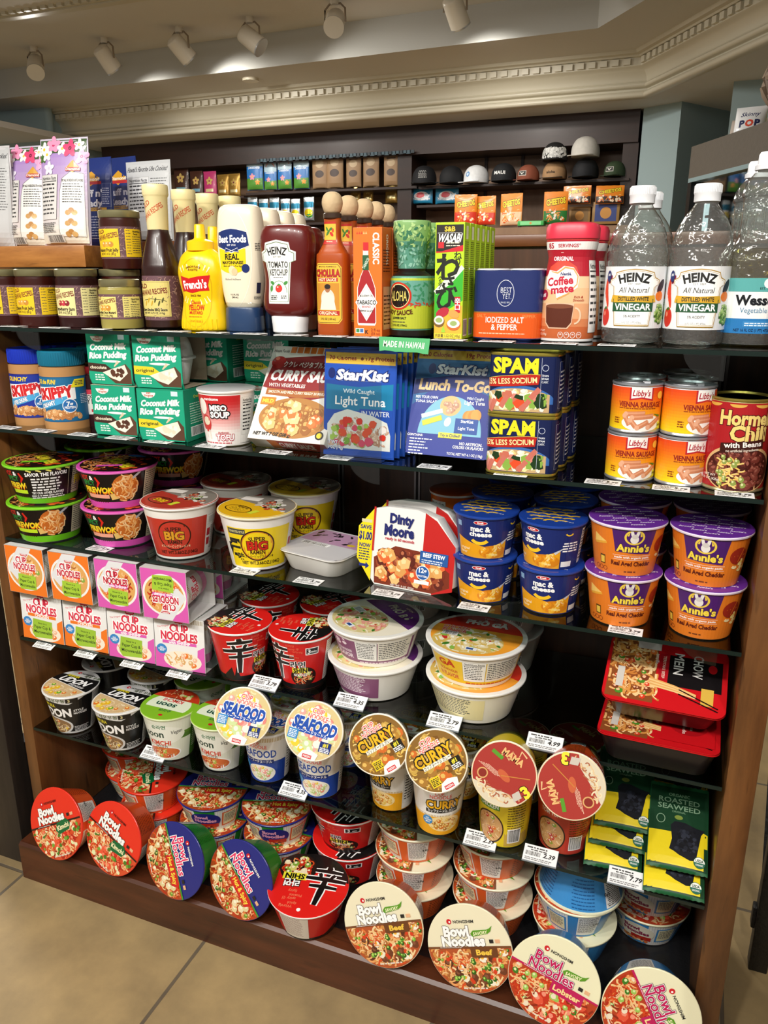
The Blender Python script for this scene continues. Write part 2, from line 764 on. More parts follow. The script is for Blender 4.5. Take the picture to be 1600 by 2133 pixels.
# plaster, tiles
def plaster(name, c, rough=.8, bump=.12):
    m, N, L = _new(name)
    b = N['Principled BSDF']
    tc = N.new('ShaderNodeTexCoord')
    nz = N.new('ShaderNodeTexNoise')
    nz.inputs['Scale'].default_value = 90
    nz.inputs['Detail'].default_value = 4
    bp = N.new('ShaderNodeBump')
    bp.inputs['Strength'].default_value = bump
    bp.inputs['Distance'].default_value = .004
    L.new(tc.outputs['Object'], nz.inputs['Vector'])
    L.new(nz.outputs[0], bp.inputs['Height'])
    L.new(bp.outputs[0], b.inputs['Normal'])
    b.inputs['Base Color'].default_value = lin(c)
    b.inputs['Roughness'].default_value = rough
    MATS[name] = m


plaster('ceiling_paint', '#cfccc6')
plaster('crown_paint', '#c6bfab', .4, .03)
plaster('blue_paint', '#9fb3b6')
plaster('recess_paint', '#b9b9b4')
plaster('black_deck', '#1a1a1c', .3, .25)
plaster('black_metal', '#141312', .45, .5)

m, N, L = _new('floor_tile')
b = N['Principled BSDF']
tc = N.new('ShaderNodeTexCoord')
mp = N.new('ShaderNodeMapping')
mp.inputs['Rotation'].default_value = (0, 0, 0)
FT = 0.464
mp.inputs['Location'].default_value = (1.0125, 0.0315, 0)
br = N.new('ShaderNodeTexBrick')
br.offset = 0
br.inputs['Scale'].default_value = 1
br.inputs['Brick Width'].default_value = FT
br.inputs['Row Height'].default_value = FT
br.inputs['Mortar Size'].default_value = .004
br.inputs['Mortar Smooth'].default_value = .3
br.inputs['Color1'].default_value = lin('#a8926a')
br.inputs['Color2'].default_value = lin('#9c8761')
br.inputs['Mortar'].default_value = lin('#6d6252')
n1 = N.new('ShaderNodeTexNoise')
n1.inputs['Scale'].default_value = 5
n1.inputs['Detail'].default_value = 9
n1.inputs['Roughness'].default_value = .62
cr = N.new('ShaderNodeValToRGB')
cr.color_ramp.elements[0].position = .3
cr.color_ramp.elements[0].color = (.62, .62, .64, 1)
cr.color_ramp.elements[1].position = .75
cr.color_ramp.elements[1].color = (1.3, 1.27, 1.2, 1)
mm = N.new('ShaderNodeMix')
mm.data_type = 'RGBA'
mm.blend_type = 'MULTIPLY'
mm.inputs[0].default_value = 1
L.new(tc.outputs['Object'], mp.inputs[0])
L.new(mp.outputs[0], br.inputs['Vector'])
L.new(tc.outputs['Object'], n1.inputs['Vector'])
L.new(n1.outputs[0], cr.inputs[0])
L.new(br.outputs['Color'], mm.inputs[6])
L.new(cr.outputs[0], mm.inputs[7])
L.new(mm.outputs[2], b.inputs['Base Color'])
b.inputs['Roughness'].default_value = .5
bp = N.new('ShaderNodeBump')
bp.inputs['Strength'].default_value = .4
bp.inputs['Distance'].default_value = .003
sb = N.new('ShaderNodeMath')
sb.operation = 'MULTIPLY_ADD'
sb.inputs[1].default_value = -1.5
L.new(br.outputs['Fac'], sb.inputs[0])
L.new(n1.outputs[0], sb.inputs[2])
L.new(sb.outputs[0], bp.inputs['Height'])
L.new(bp.outputs[0], b.inputs['Normal'])
MATS['floor_tile'] = m

K = 1.22


def far(px, py, y):                        # a point of the far side of the shop
    return CAM + (aty(px, py, y) - CAM) * K


def farp(x, y, z):
    return tuple(CAM + (np.array((x, y, z)) - CAM) * K)


g = G(1)
g.box(-6, -3.2, -.05, 4, 5.2, 0)
struct(g, 'floor', 'floor_tile')

# tray ceiling with its crown moulding
SOF, Z2, Z3 = farp(0, 0, 1.997)[2], farp(0, 0, 2.178)[2], 2.56
lip = [farp(-3.62, 3.14, 0)[:2], farp(-.132, 3.076, 0)[:2], farp(.319, 2.329, 0)[:2], farp(1.2, .87, 0)[:2]]
rec = [farp(-4.2, 2.73, 0)[:2], farp(-.308, 2.60, 0)[:2], farp(.15, 1.95, 0)[:2], farp(.62, 1.1, 0)[:2]]


def offs(path, d):
    P = [Vector(p) for p in path]
    out = []
    for i, p in enumerate(P):
        a = (P[i] - P[i - 1]).normalized() if i else (P[1] - P[0]).normalized()
        c = (P[i + 1] - P[i]).normalized() if i < len(P) - 1 else a
        na, nc = Vector((a.y, -a.x)), Vector((c.y, -c.x))
        q = (na + nc).normalized()
        out.append(p + q * d / max(.3, q.dot(na)))
    return out


prof = smooth([(0, 0), (.012, .0), (.034, .006), (.04, .02), (.03, .034), (.012, .038), (.01, .05), (.03, .056), (.036, .07), (.02, .082)], 3) + \
    smooth([(.022, .084), (.03, .11), (.05, .135), (.078, .15)], 4) + [(.08, .152), (.08, .19), (.095, .192), (.1, .2), (.12, .205), (.128, Z2 - SOF + .002)]
g = G(1)
rows = [[(q.x, q.y, SOF + z) for q in offs(lip, d)] for d, z in prof]
n = len(lip)
g.add([v for r in rows for v in r], [(k * n + i, k * n + i + 1, (k + 1) * n + i + 1, (k + 1) * n + i) for k in range(len(rows) - 1) for i in range(n - 1)])
inn = offs(lip, .08)
for i in range(n - 1):
    a, c = inn[i], inn[i + 1]
    L_ = (c - a).length
    t = (c - a).normalized()
    q = Vector((t.y, -t.x))
    k = 0.03
    while k < L_ - .04:
        p = a + t * k
        M = Matrix.Translation((p.x, p.y, SOF)) @ Matrix(((t.x, q.x, 0, 0), (t.y, q.y, 0, 0), (0, 0, 1, 0), (0, 0, 0, 1)))
        g.box(0, -.002, .156, .036, .016, .186, '#fff', M)
        k += .062
struct(g, 'trim_1', 'crown_paint')
g = G(1)                                    # lower ceiling ring, recess face, high ceiling, soffit
a, c = offs(lip, .1), [Vector(p) for p in rec]
g.add([(p.x, p.y, Z2) for p in a] + [(p.x, p.y, Z2) for p in c], [(i, i + 1, n + i + 1, n + i) for i in range(n - 1)])
struct(g, 'ceiling', 'ceiling_paint')
g = G(1)
g.add([(p.x, p.y, Z2) for p in c] + [(p.x, p.y, Z3) for p in c], [(i, i + 1, n + i + 1, n + i) for i in range(n - 1)])
struct(g, 'trim_2', 'recess_paint')
g = G(1)
g.box(-6, -3.2, Z3, 4, 5.2, Z3 + .05)
struct(g, 'ceiling', 'ceiling_paint')
g = G(1)
g.box(-6, 3.0, SOF + .002, -4.25, 5.2, SOF + .04)
LB = [(p[0], p[1]) for p in lip]
g.prism(LB + [(4, LB[-1][1]), (4, 5.2), (-5.2, 5.2)], 'z', SOF, SOF + .03)
struct(g, 'ceiling', 'ceiling_paint')
# another moulding crosses the high ceiling at the top left corner of the view
g = G(1)
(ax_, ay_), (bx_, by_) = on(-40, 34, Z3), on(190, -2, Z3)
t = Vector((bx_ - ax_, by_ - ay_)).normalized()
M = Matrix.Translation((ax_ - .4 * t.x, ay_ - .4 * t.y, Z3)) @ Matrix(((t.x, -t.y, 0, 0), (t.y, t.x, 0, 0), (0, 0, 1, 0), (0, 0, 0, 1)))
g.box(0, 0, -.012, 2.2, .09, 0, '#fff', M)
g.box(0, .02, -.02, 2.2, .06, -.012, '#fff', M)
for i in range(40):
    g.box(.02 + i * .054, -.02, -.014, .052 + i * .054, .0, 0, '#fff', M)
struct(g, 'trim_3', 'crown_paint')

# walls and column
WY = farp(0, 3.6, 0)[1]
g = G(1)
g.box(-6, WY, 0, 4, WY + .1, SOF)
struct(g, 'wall_back', 'blue_paint')
bl = on(50, 228, Z2)
xr = XP(104, bl[1], 2.2)
g = G(1)
g.box(-6, bl[1], 0, xr - .03, bl[1] + 1.6, Z2)
g.tube([(xr - .035, bl[1] + .035, 0), (xr - .035, bl[1] + .035, Z2)], .035, '#fff', 16)
struct(g, 'wall_left', 'blue_paint')
cl, cm, crr = far(1335, 300, 3.3), far(1412, 300, 3.2), far(1442, 300, 3.6)
g = G(1)
g.prism([(cl[0], cl[1]), (cm[0], cm[1]), (crr[0] + .25, crr[1]), (crr[0] + .25, WY), (cl[0], WY)], 'z', 0, SOF)
struct(g, 'wall_right', 'blue_paint')
g = G(1)
g.box(crr[0] + .2, WY - .9, 0, 4, WY - .8, SOF)
struct(g, 'wall_right', 'blue_paint')

# dark timber wall unit at the far side
Y0 = farp(0, 3.3, 0)[1]
YB = WY - .02
x0, x1 = far(212, 318, 3.3)[0], far(1334, 240, 3.3)[0]
u = thing('wall_display', 'display')
tag(u, 'long dark timber wall display with tan panels and shelves across the far wall', 'display')
g = G(1)
zt = far(860, 322, 3.3)[2]
g.box(x0, Y0, zt, x1, YB, SOF)
g.obj('header', u, 'beam_wood')
g = G(1)
g.box(x0, YB - .02, .1, x1, YB, zt)
g.obj('back_panel', u, 'wall_panel_wood')
for px, wd in ((872, .10), (1316, .09), (1010, .02), (1085, .018), (372, .02), (395, .02)):
    xx = far(px, 400, 3.55)[0]
    g = G(1)
    g.box(xx - wd / 2, (Y0 + .02) if wd > .05 else YB - .035, .1, xx + wd / 2, YB, zt)
    g.obj('upright', u, 'beam_wood')
SH = {}
for nm, pa, pb, py, px in (('cap', 872, 1310, 379, 1100), ('coffee', 512, 868, 394, 700), ('tins', 340, 508, 411, 430), ('snack', 868, 962, 426, 920), ('low', 512, 868, 462, 700)):
    a, c = far(pa, py, 3.3), far(pb, py, 3.3)
    z = far(px, py, 3.3)[2]
    SH[nm] = z
    g = G(1)
    g.box(a[0], Y0, z - .015, c[0], YB - .02, z)
    g.obj('shelf', u, 'beam_wood')
z = far(1100, 474, 3.2)[2]
SH['counter'] = z
a, c = far(500, 474, 3.1), far(1330, 474, 3.1)
g = G(1)
g.box(a[0], a[1], z - .25, c[0], YB - .02, z - .004)
g.obj('counter', u, 'wall_panel_wood')
g = G(1)                                    # ticket strip over the hanging bags
a, c = far(535, 333, 3.28), far(862, 312, 3.28)
for i in range(46):
    xx = a[0] + (c[0] - a[0]) * i / 46
    g.box(xx, a[1] - .004, a[2] - .018 + .004 * (i % 2), xx + .03, a[1], a[2] + .004, '#3c5663' if i % 3 else '#22303a')
g.obj('ticket_strip', u, 'paper')

# ------------------------------------------------------------------ the shelving unit of the photograph
ZS = [1.1487, .9697, .7616, .5554, .3524]
DECK = .088
XL, XR, YBK = -.963, .318, .33
u = thing('shelving_unit', 'shelf unit')
tag(u, 'brown timber shelving unit with black glass shelves full of groceries', 'shelf unit')
for x, wd in ((XL - .028, .028), (XR, .038)):
    g = G(1)
    g.box(x, 0, DECK, x + wd, YBK + .02, 1.279 if x > 0 else 1.246)
    g.obj('side_panel', u, 'wood_post', bev=.0015)
g = G(1)
g.box(XL, YBK, DECK, XR, YBK + .018, 1.28)
g.obj('back_panel', u, 'wood_back')
g = G(1)
g.box(XL - .04, YBK - .008, 1.279, XR + .04, YBK + .05, 1.2985)
g.obj('top_rail', u, 'wood_rail', bev=.002)
g = G(1)
for px in (712, 870, 1480):
    xx = aty(px, 1000, YBK)[0]
    g.box(xx - .006, YBK - .003, DECK, xx - .002, YBK, 1.27, '#777')
    g.box(xx - .002, YBK - .004, DECK, xx + .002, YBK, 1.27, '#0a0a0a')
    g.box(xx + .002, YBK - .003, DECK, xx + .006, YBK, 1.27, '#777')
g.obj('slotted_track', u, 'metal')
g = G(1)
g.box(XL - .042, -.0416, 0, XR + .042, YBK + .02, DECK - .012)
g.prism([(-.0416, DECK - .012), (-.0416, DECK - .005), (-.036, DECK), (.004, DECK), (.004, DECK - .012)], 'x', XL - .042, XR + .042)
g.obj('plinth', u, 'wood_plinth')
g = G(1)
g.box(XL, .004, DECK - .012, XR, YBK, DECK)
g.obj('deck', u, 'black_deck')
for i, z in enumerate(ZS):
    xa, xb = XL + .004, XR - .004
    g = G(1)
    g.box(xa, .0, z - .006, xb, .325, z, '#fff')
    s = g.obj('glass_shelf', None, 'shelf_glass')
    tag(s, ('top', 'second', 'third', 'fourth', 'lowest')[i] + ' dark glass shelf of the unit, carrying ' + ('bottles and sauce jars', 'peanut butter, puddings and cans', 'ramen bowls and pasta cups', 'noodle cartons and rice noodle bowls', 'udon, seafood and curry cups')[i], 'glass shelf', 'glass shelves of the unit')
    g = G(1)                                # the dark ground edge of the pane
    g.box(xa, -.0012, z - .006, xb, .0, z - .0004, '#10201c')
    g.obj('edge', s, 'gloss')
g = G(1)                                    # display ledge that carries the cookie bags
xe = -.79
g.prism([(-1.5, .10), (xe, .10), (xe - .05, .318), (-1.5, .318)], 'z', 1.247, 1.284)
tag(g.obj('display_ledge', None, 'wood_ledge', bev=.002), 'light brown wooden ledge under the cookie bags at top left', 'ledge')

# clear shelf clips under the panes
def clip(px, i, label):
    z = ZS[i] - .0065
    x = XP(px, .03, z)
    g = G(1)
    P = [(0, 0)] + [(.05 * math.cos(t), -.034 * math.sin(t)) for t in np.linspace(0, PI * .5, 9)] + [(0, -.034)]
    g.prism([(x - p[0] + .02, z + p[1]) for p in P[1:]] + [(x + .02, z)], 'y', .03, .0325)
    g.box(x - .03, .02, z - .003, x + .02, .05, z)
    tag(g.obj('shelf_clip', None, 'acrylic'), label, 'clip')


for a_ in ((60, 0, 'clear plastic clip under the top glass shelf, above the blue lidded peanut butter'), (548, 0, 'clear plastic clip under the top glass shelf, above the curry box'),
           (1478, 0, 'clear plastic clip under the top glass shelf, above the small sausage cans'), (92, 1, 'clear plastic clip under the second glass shelf, above the green fire noodle bowls'),
           (765, 1, 'clear plastic clip under the second glass shelf, below the tuna pouches'), (1465, 2, 'clear plastic clip under the third glass shelf, below the orange pasta cups')):
    clip(*a_)

# ------------------------------------------------------------------ neighbours of the unit
u = thing('display_table', 'table')
tag(u, 'dark rustic wooden table leg and frame left of the shelving unit', 'table')
cx, cy = on(54, 1801, 0)
g = G(1)
g.box(cx - .12, cy, 0, cx, cy + .045, 1.1)
g.obj('leg', u, 'wood_dark', bev=.003)
g = G(1)
g.box(cx - .03, cy + .045, .04, cx + .012, cy + .5, .28)
g.obj('side_board', u, 'wood_dark')
g = G(1)
g.box(cx - .6, cy - .02, .93, cx + .03, cy + .5, .965)
g.obj('table_top', u, 'wood_dark')

u = thing('metal_rack', 'rack')
tag(u, 'black metal rack with crossed bars and a flat foot, right of the shelving unit', 'rack')
fx, fy = on(1553, 2018, 0)
fx += .02
g = G(1)
g.box(fx - .016, fy, 0.0, fx + .016, fy + .03, 1.0)
g.obj('leg', u, 'black_metal', bev=.002)
g = G(1)
g.box(fx - .022, fy + .01, .085, fx + .01, fy + .03, .13)
g.obj('foot_bar', u, 'black_metal', bev=.002)
for (a, c) in (((fx - .004, fy + .02, .12), (fx + .07, fy + .35, .75)), ((fx + .0, fy + .02, .1), (fx - .005, fy + .4, .6)), ((fx + .05, fy + .05, .0), (fx + .05, fy + .05, 1.1))):
    g = G(1)
    g.tube([a, c], .009, '#fff', 4)
    g.obj('brace', u, 'black_metal')
u = thing('pink_bag', 'bag')
tag(u, 'pink bag hanging from the black rack at the right edge', 'bag')
px_, py_ = XP(1612, -.2, .25), -.2
rv = Rev(smooth([(8, 0), (30, 20), (46, 120), (52, 300), (50, 420), (30, 460)], 5), 1, .6, 2.4, 28)
g = G()
rv.geo(g, '#c8387c')
o = g.obj('fabric_body', u, 'matte')
g = G()
g.tube([(-30, 0, 440), (-20, 0, 520), (0, 0, 560), (20, 0, 520), (30, 0, 440)], 4, '#a02a60')
g.obj('handle', u, 'matte')
u.location = (px_ + .035, py_, .17)
# ------------------------------------------------------------------ printed cups and bowls
NOOD = ('#e9b070', '#f2c98c', '#d09048', '#e09a52', '#f5d8a4', '#b06a30')
REDN = ('#dc5020', '#e87c3e', '#f0a868', '#b82c14', '#f4c490', '#cc3c18', '#8e2610')


def disc(r):
    return lambda x, y: (x * x + y * y) < r * r


def halfdisc(r, yc, below=True, x=0.0):
    """circle segment below (or above) the level yc"""
    a = math.asin(max(-1, min(1, yc / r)))
    t = np.linspace(-PI - a, a, 40) if below else np.linspace(a, PI - a, 40)
    return np.column_stack([r * np.cos(t), r * np.sin(t)])


def cup(name, cat, R, r, h, body, top, side, lidc='#eee', rim='#f4f4f2', lip=2.5, deg=-90, mat='gloss', lmat='film', part='cup', ribs=0, base='#f2f2f0', dy=0, bulge=0, lrot=0):
    t = thing(name, cat)
    P = [(r - 2, 0), (r, 1.5)]
    for k in range(1, 9):
        f = k / 8
        P.append((r + (R - r) * f + bulge * math.sin(PI * f), 1.5 + (h - 4.5) * f))
    P.append((R, h - 2))
    rv = Rev(P, n=64)
    g = G()
    rv.geo(g, (lambda z: base if z < 1.5 else body) if isinstance(body, str) else body)
    if ribs:
        for i in range(ribs):
            a = 2 * PI * i / ribs
            g.tube([((r + 1) * math.cos(a), (r + 1) * math.sin(a), 5), (R * math.cos(a), R * math.sin(a), h - 5)], .7, base, 4)
    g.obj(part, t, mat)
    g = G()
    Rev([(R - 1, h - 4), (R + lip - .6, h - 3.6), (R + lip, h - 2.4), (R + lip, h - .8), (R + lip - .8, h)], n=64).geo(g, rim)
    g.obj('rim', t, 'gloss')
    g = G()
    Rev([(R + lip - .5, h), (R + lip - .2, h + .4), (R + lip - 1, h + .9)], n=64).geo(g, lidc)
    l = g.obj('lid', t, lmat)
    if top:
        a = Art(int(R) + int(h))
        top(a, R + lip - 1)
        q = R_(lrot)
        a.obj('lid_print', l, flat((0, 0, h + .9), (math.cos(q), math.sin(q), 0), (-math.sin(q), math.cos(q), 0)), mat=lmat)
    if side:
        a = Art(7)
        side(a, (R + r) / 2, h)
        a.obj('printed_label', t, rv.wrap(deg), 5, dy, mat=mat)
    return t


def logo_dot(a, x, y, s, col='#d01f2a', word=None, wc='#333'):
    a.ell(x, y, s, s * 1.05, col)
    a.ell(x + s * .25, y - s * .1, s * .35, s * .42, '#fff')
    if word:
        a.T(word, x + s * 1.7, y - .3, s * 1.1, wc, .03, al='l')


def bowl_food(a, R, yc, base, noods, extra):
    ins = lambda x, y: ((x * x + y * y) < (R - 1) ** 2) & (y < yc - 1)
    bb = (-R, -R, R, yc)
    a.poly(halfdisc(R, yc), base)
    a.noodles(ins, bb, 330, noods, 3.0, 20, .55)
    for n, cols, r0, r1, hi in extra:
        a.chunks(ins, bb, n, cols, r0, r1, hi)
    a.noodles(ins, bb, 60, noods, 2.6, 14, .7)


def nb_lid(bg, strip, fill, edge, flav, fbg, fcol, base, noods, extra, savory, yc=2, word='#333'):
    def f(a, R):
        a.ell(0, 0, R, R, bg, 64)
        bowl_food(a, R, yc, base, noods, extra)
        w = math.sqrt(R * R - yc * yc)
        a.rect(-w, yc - 1.2, w, yc + 2.2, strip)
        logo_dot(a, -27, 45, 4.2, word='NONGSHIM', wc=word)
        for o in ((edge, .09), ('#fff', .045)):
            a.T('Bowl', -18, 29, 15.5, o[0], .03 + o[1], w=43 + o[1] * 30)
            a.T('Noodles', -8, 13, 15.5, o[0], .03 + o[1], w=74 + o[1] * 30)
        a.T('Bowl', -18, 29, 15.5, fill, .03, w=43)
        a.T('Noodles', -8, 13, 15.5, fill, .03, w=74)
        if savory:
            a.poly([(9, 20), (36, 24), (42, 28), (46, 37), (41, 33), (36, 31), (12, 30), (7, 25)], '#5d9a28')
            a.T('SAVORY', 24, 25.5, 5.2, '#f6f6c8', .04, sh=.2, w=25, ang=6)
        a.rect(37, 9, 44, 15, '#222')
        a.rect(47, 9, 55, 15, '#e8b48a')
        a.poly(fbg[1], fbg[0])
        a.T(flav, fbg[2][0], fbg[2][1], fbg[2][2], fcol, .05, w=fbg[2][3], ang=fbg[2][4])
        a.micro(-R * .7, yc + 1, 40, 1, .8, 1, '#fff')
        a.micro(-22, -R * .86, 44, 1, 2.4, 3, '#e9dccb')
    return f


BEEFX = [(10, ('#5a2f1c', '#6e3a22'), 6, 10, '#8a5238'), (9, ('#f1ead0', '#f6f0dc'), 5, 8, '#f5b53a'), (26, ('#3f7d22', '#79b53c', '#2e6318'), 2.5, 5, '#b5d96a'), (12, ('#d8401f',), 2.5, 4, None)]
LOBX = [(13, ('#d9361f', '#e5573a', '#c9301c'), 7, 11, '#f2937a'), (10, ('#3f7d22', '#9fc85a'), 4, 6, '#dceeb0'), (7, ('#f2e4c8',), 4, 6, None)]
KIMX = [(16, ('#d92b1b', '#b92012', '#ee5a3a'), 6, 10, '#f58a6a'), (18, ('#f6e6c4', '#e9f0b8'), 3, 6, None), (14, ('#79a83a', '#4d8028'), 3, 5, None)]
HOTX = [(14, ('#c23a1a', '#a82c14'), 5, 9, '#e57a50'), (16, ('#f1e3b8', '#e6d8a0'), 5, 8, '#fbf6dc'), (16, ('#6f9a30', '#3c5a1c'), 3, 6, '#c5da7a')]


def box_poly(x0, y0, x1, y1):
    return [(x0, y0), (x1, y0), (x1, y1), (x0, y1)]


def nb_side(c1, c2, cream='#f4f0da', c3=None):
    def f(a, R, h):
        L = PI * R
        a.rect(-L, 2, L, h - 3, c1)
        for x0, x1 in ((-L * .36, -L * .1), (L * .1, L * .36)):          # white pleated paper
            a.rect(x0, 2, x1, h - 3, '#f1f1ee')
            for k in range(int((x1 - x0) / 4)):
                a.rect(x0 + 1 + k * 4, 5, x0 + 1.9 + k * 4, h - 6, '#d4d4d2')
        for x0 in (-L * .31, L * .17):
            a.rect(x0, 12, x0 + 34, h - 13, '#e8642c' if c1 != '#3f8fd0' else c1)
            a.rect(x0 + 3, 15, x0 + 31, h - 16, '#f3ecc2')
            a.micro(x0 + 5, h - 19, 24, 9, 1.4, 2.6, '#555')
        a.rect(L * .44, 8, L * .62, h - 6, '#f2f2ee')
        a.micro(L * .45, h - 9, L * .16, 14, 1.3, 3, '#333')
        a.T('370', L * .6, h * .55, 5, '#111', .05)
        a.rect(-L * .66, 8, -L * .46, h - 6, '#f2f2ee')
        a.micro(-L * .65, h - 9, L * .17, 14, 1.3, 3, '#333')
        for s in (-1, 1):
            for k in range(9):
                a.micro(s * L * .82 - L * .1, h - 8 - k * 5.6, L * .2, 1, 1.6, 3, c3 or c2)
        a.ell(0, h * .5, 30, h * .36, cream)
        a.T('Bowl', -7, h * .66, 8, c2, .07, w=26)
        a.T('Noodles', 0, h * .5, 8.5, c2, .07, w=44)
        a.poly(box_poly(-10, h * .2, 26, h * .37), '#c22a20')
        a.chunks(lambda x, y: (abs(x) < 27) & (y > 6) & (y < h * .3), (-27, 6, 27, h * .3), 26, NOOD + REDN, 2, 4)
        a.rect(-72, 10, -50, 30, '#e7e9ee')
        a.bars(-70, 12, 18, 12)
    return f


fb = lambda c, x0, y0, x1, y1, h, w, ang=0: (c, [(x0 + 2, y0), (x1 - 2, y0), (x1, y0 + 2), (x1, y1), (x0, y1), (x0, y0 + 2)], ((x0 + x1) / 2, (y0 + y1) / 2, h, w, ang))
NB = dict(R=70.5, r=52, h=64)


def nbowl(body, top, side, rim, lidc, ribs=0, **k):
    return lambda: cup('noodle_bowl', 'noodle bowl', NB['R'], NB['r'], NB['h'], body, top, side, lidc, rim, ribs=ribs, part='bowl', **k)


BUILD['beef'] = nbowl('#f0f0ec', nb_lid('#efe8c9', '#7a4a2a', '#fff', '#3d2414', 'Beef', fb('#6d3f20', 2, -14, 48, 3, 8.5, 28), '#f4c94a', '#b4542a', NOOD + REDN[:3], BEEFX, True), nb_side('#e2672e', '#5f3320'), '#efe8c9', '#efe8c9')
BUILD['lobster'] = nbowl('#f0f0ec', nb_lid('#efecc9', '#c2185b', '#c2185b', '#4a0f2a', 'Lobster', fb('#c2185b', -2, -16, 50, 3, 8.5, 44), '#f8e29a', '#b8401f', REDN + NOOD[:2], LOBX, True), nb_side('#3f8fd0', '#8f1d4a', c3='#1f5a94'), '#efecc9', '#efecc9')
KB = ('#0f6a38', [(-2, -14), (8, -22), (36, -16), (42, -4), (33, 6), (5, 1)], (20, -8, 9, 34, 8))
BUILD['kimchi'] = nbowl('#f0efec', nb_lid('#e83420', '#2a1a12', '#fff', '#0f4a26', 'Kimchi', KB, '#f8f0c0', '#d8502c', REDN + NOOD[:2], KIMX, False, 0, '#5a1010'), nb_side('#ea5a24', '#7a1c10'), '#e83420', '#e83420')
HB = ('#d2231f', [(-14, -17), (-6, -20), (44, -19), (50, -3), (42, 1), (-10, 0)], (17, -9, 9.5, 52, 0))
BUILD['hot'] = nbowl('#2f8f2e', nb_lid('#232a80', '#3d9a34', '#e8336a', '#fff', 'Hot & Spicy', HB, '#f8e04a', '#a8481f', NOOD + REDN, HOTX, False, 0, '#fff'), nb_side('#2f962f', '#f0a8c4', '#232a80', '#1a5a1c'), '#232a80', '#232a80')


def han_shin(a, x, y, s, col='#111', edge=None):     # the big brushed character
    S_ = [([(0, 16), (.5, 12.5)], 3.4), ([(-8, 11.5), (9, 12.6)], 2.6), ([(-4.5, 10), (-3, 6.5)], 2.2), ([(5, 10.5), (3, 6.8)], 2.2), ([(-12, 4.8), (13, 6.4)], 2.9),
          ([(-8, -.6), (9, .6)], 2.5), ([(.4, 6), (-.4, -14)], 3.6)]
    for c, e in ([(edge, 1.6)] if edge else []) + [(col, 0)]:
        for P, w in S_:
            P = np.array(P, float)
            m = (P[0] + P[1]) / 2 + (0, .5)
            Q = np.array([P[0], m, P[1]]) * s + (x, y)
            a.line(Q, np.array([w * .8 + e, w * 1.1 + e, w * .75 + e]) * s, c)


def shin_lid(a, R):
    a.ell(0, 0, R, R, '#e3211c', 64)
    P = halfdisc(R, R * .28, False)
    a.poly(P, '#141414')
    a.poly([(R * .02, R * .28), (R * .1, R * .5), (R * .18, R * .3), (R * .3, R * .55), (R * .36, R * .28), (R * .9, R * .3), (R * .93, R * .1), (-R * .3, R * .2)], '#e3211c')
    f = lambda x, y: ((x + R * .45) ** 2 + (y - R * .45) ** 2 < (R * .42) ** 2)
    a.ell(-R * .45, R * .45, R * .46, R * .46, '#2a1a14')
    bb = (-R * .9, 0, 0, R * .9)
    a.noodles(f, bb, 90, REDN, R * .035, R * .25, .5)
    a.chunks(f, bb, 22, ('#d8d070', '#7fa83a', '#f2e2c0', '#c8301a'), R * .05, R * .1, '#f5f0c8')
    a.rect(-R * .72, R * .05, -R * .1, R * .26, '#f2e83a', 8)
    a.T('SHIN', -R * .41, R * .155, R * .15, '#111', .06, w=R * .5, ang=188)
    a.T('라면', -R * .42, -R * .05, R * .17, '#fff', .05, w=R * .4, ang=188, o=('#111', .06))
    han_shin(a, R * .36, R * .0, R * .041, '#111', '#fff')
    for k in range(5):
        a.T(('Spicy', 'Picante', 'spicy 신', 'épicé', 'Würzig')[k], -R * .3 + k % 2 * 9, -R * (.3 + .12 * k), R * .075, '#f57a5a', .03, ang=188)
    logo_dot(a, R * .05, -R * .8, R * .05, '#fff')


def shin_side(a, R, h):
    L = PI * R
    a.rect(-L, 2, L, h - 3, '#cf1f1e')
    a.rect(-L, 2, L, h * .12, '#151515')
    a.poly([(-R * 1.1, h * .12), (-R * .7, h * .3), (-R * .62, h * .12), (-R * .5, h * .32), (-R * .38, h * .12)], '#151515')
    han_shin(a, -R * .35, h * .52, h * .0235, '#111', '#fff')
    a.ell(R * .62, h * .28, R * .5, h * .2, '#2a1a16', 40)
    f = lambda x, y: ((x - R * .62) / (R * .46)) ** 2 + ((y - h * .27) / (h * .17)) ** 2 < 1
    a.noodles(f, (R * .1, 0, R * 1.15, h * .5), 90, REDN, 1.6, 12, .5)
    a.chunks(f, (R * .1, 0, R * 1.15, h * .5), 12, ('#8fae4a', '#d8d890', '#b82a1a'), 3, 5, '#eef0c0')
    a.T('라면', R * .42, h * .52, h * .1, '#111', .04, o=('#fff', .05))
    a.rect(R * .2, h * .36, R * .78, h * .46, '#f1e640')
    a.T('SHIN', R * .5, h * .41, h * .085, '#111', .06, w=R * .52)
    a.T('NOODLES', R * .5, h * .32, h * .05, '#fff', .03, w=R * .5)
    a.rect(R * .7, h * .72, R * 1.15, h * .86, '#fff')
    a.rect(R * .73, h * .735, R * 1.12, h * .845, '#1a1a1a')
    a.T('3', R * .82, h * .79, h * .08, '#fff', .04)
    a.T('min', R * .98, h * .78, h * .045, '#fff', .02)
    for k in range(6):
        a.T(('신라면', 'spicy 辛', 'Würzig', 'épicé', 'Picante', 'spicy')[k], R * (.2 + .12 * (k % 3)), h * (.9 - .055 * k), h * .035, '#ee6a50', .02)
    a.rect(R * 1.5, h * .12, R * 2.2, h * .9, '#ece8e4')
    a.micro(R * 1.55, h * .87, R * .6, 18, h * .012, h * .04, '#444')
    a.rect(-R * 2.4, h * .1, -R * 1.6, h * .92, '#e9e2da')
    a.micro(-R * 2.35, h * .88, R * .6, 16, h * .012, h * .045, '#744')


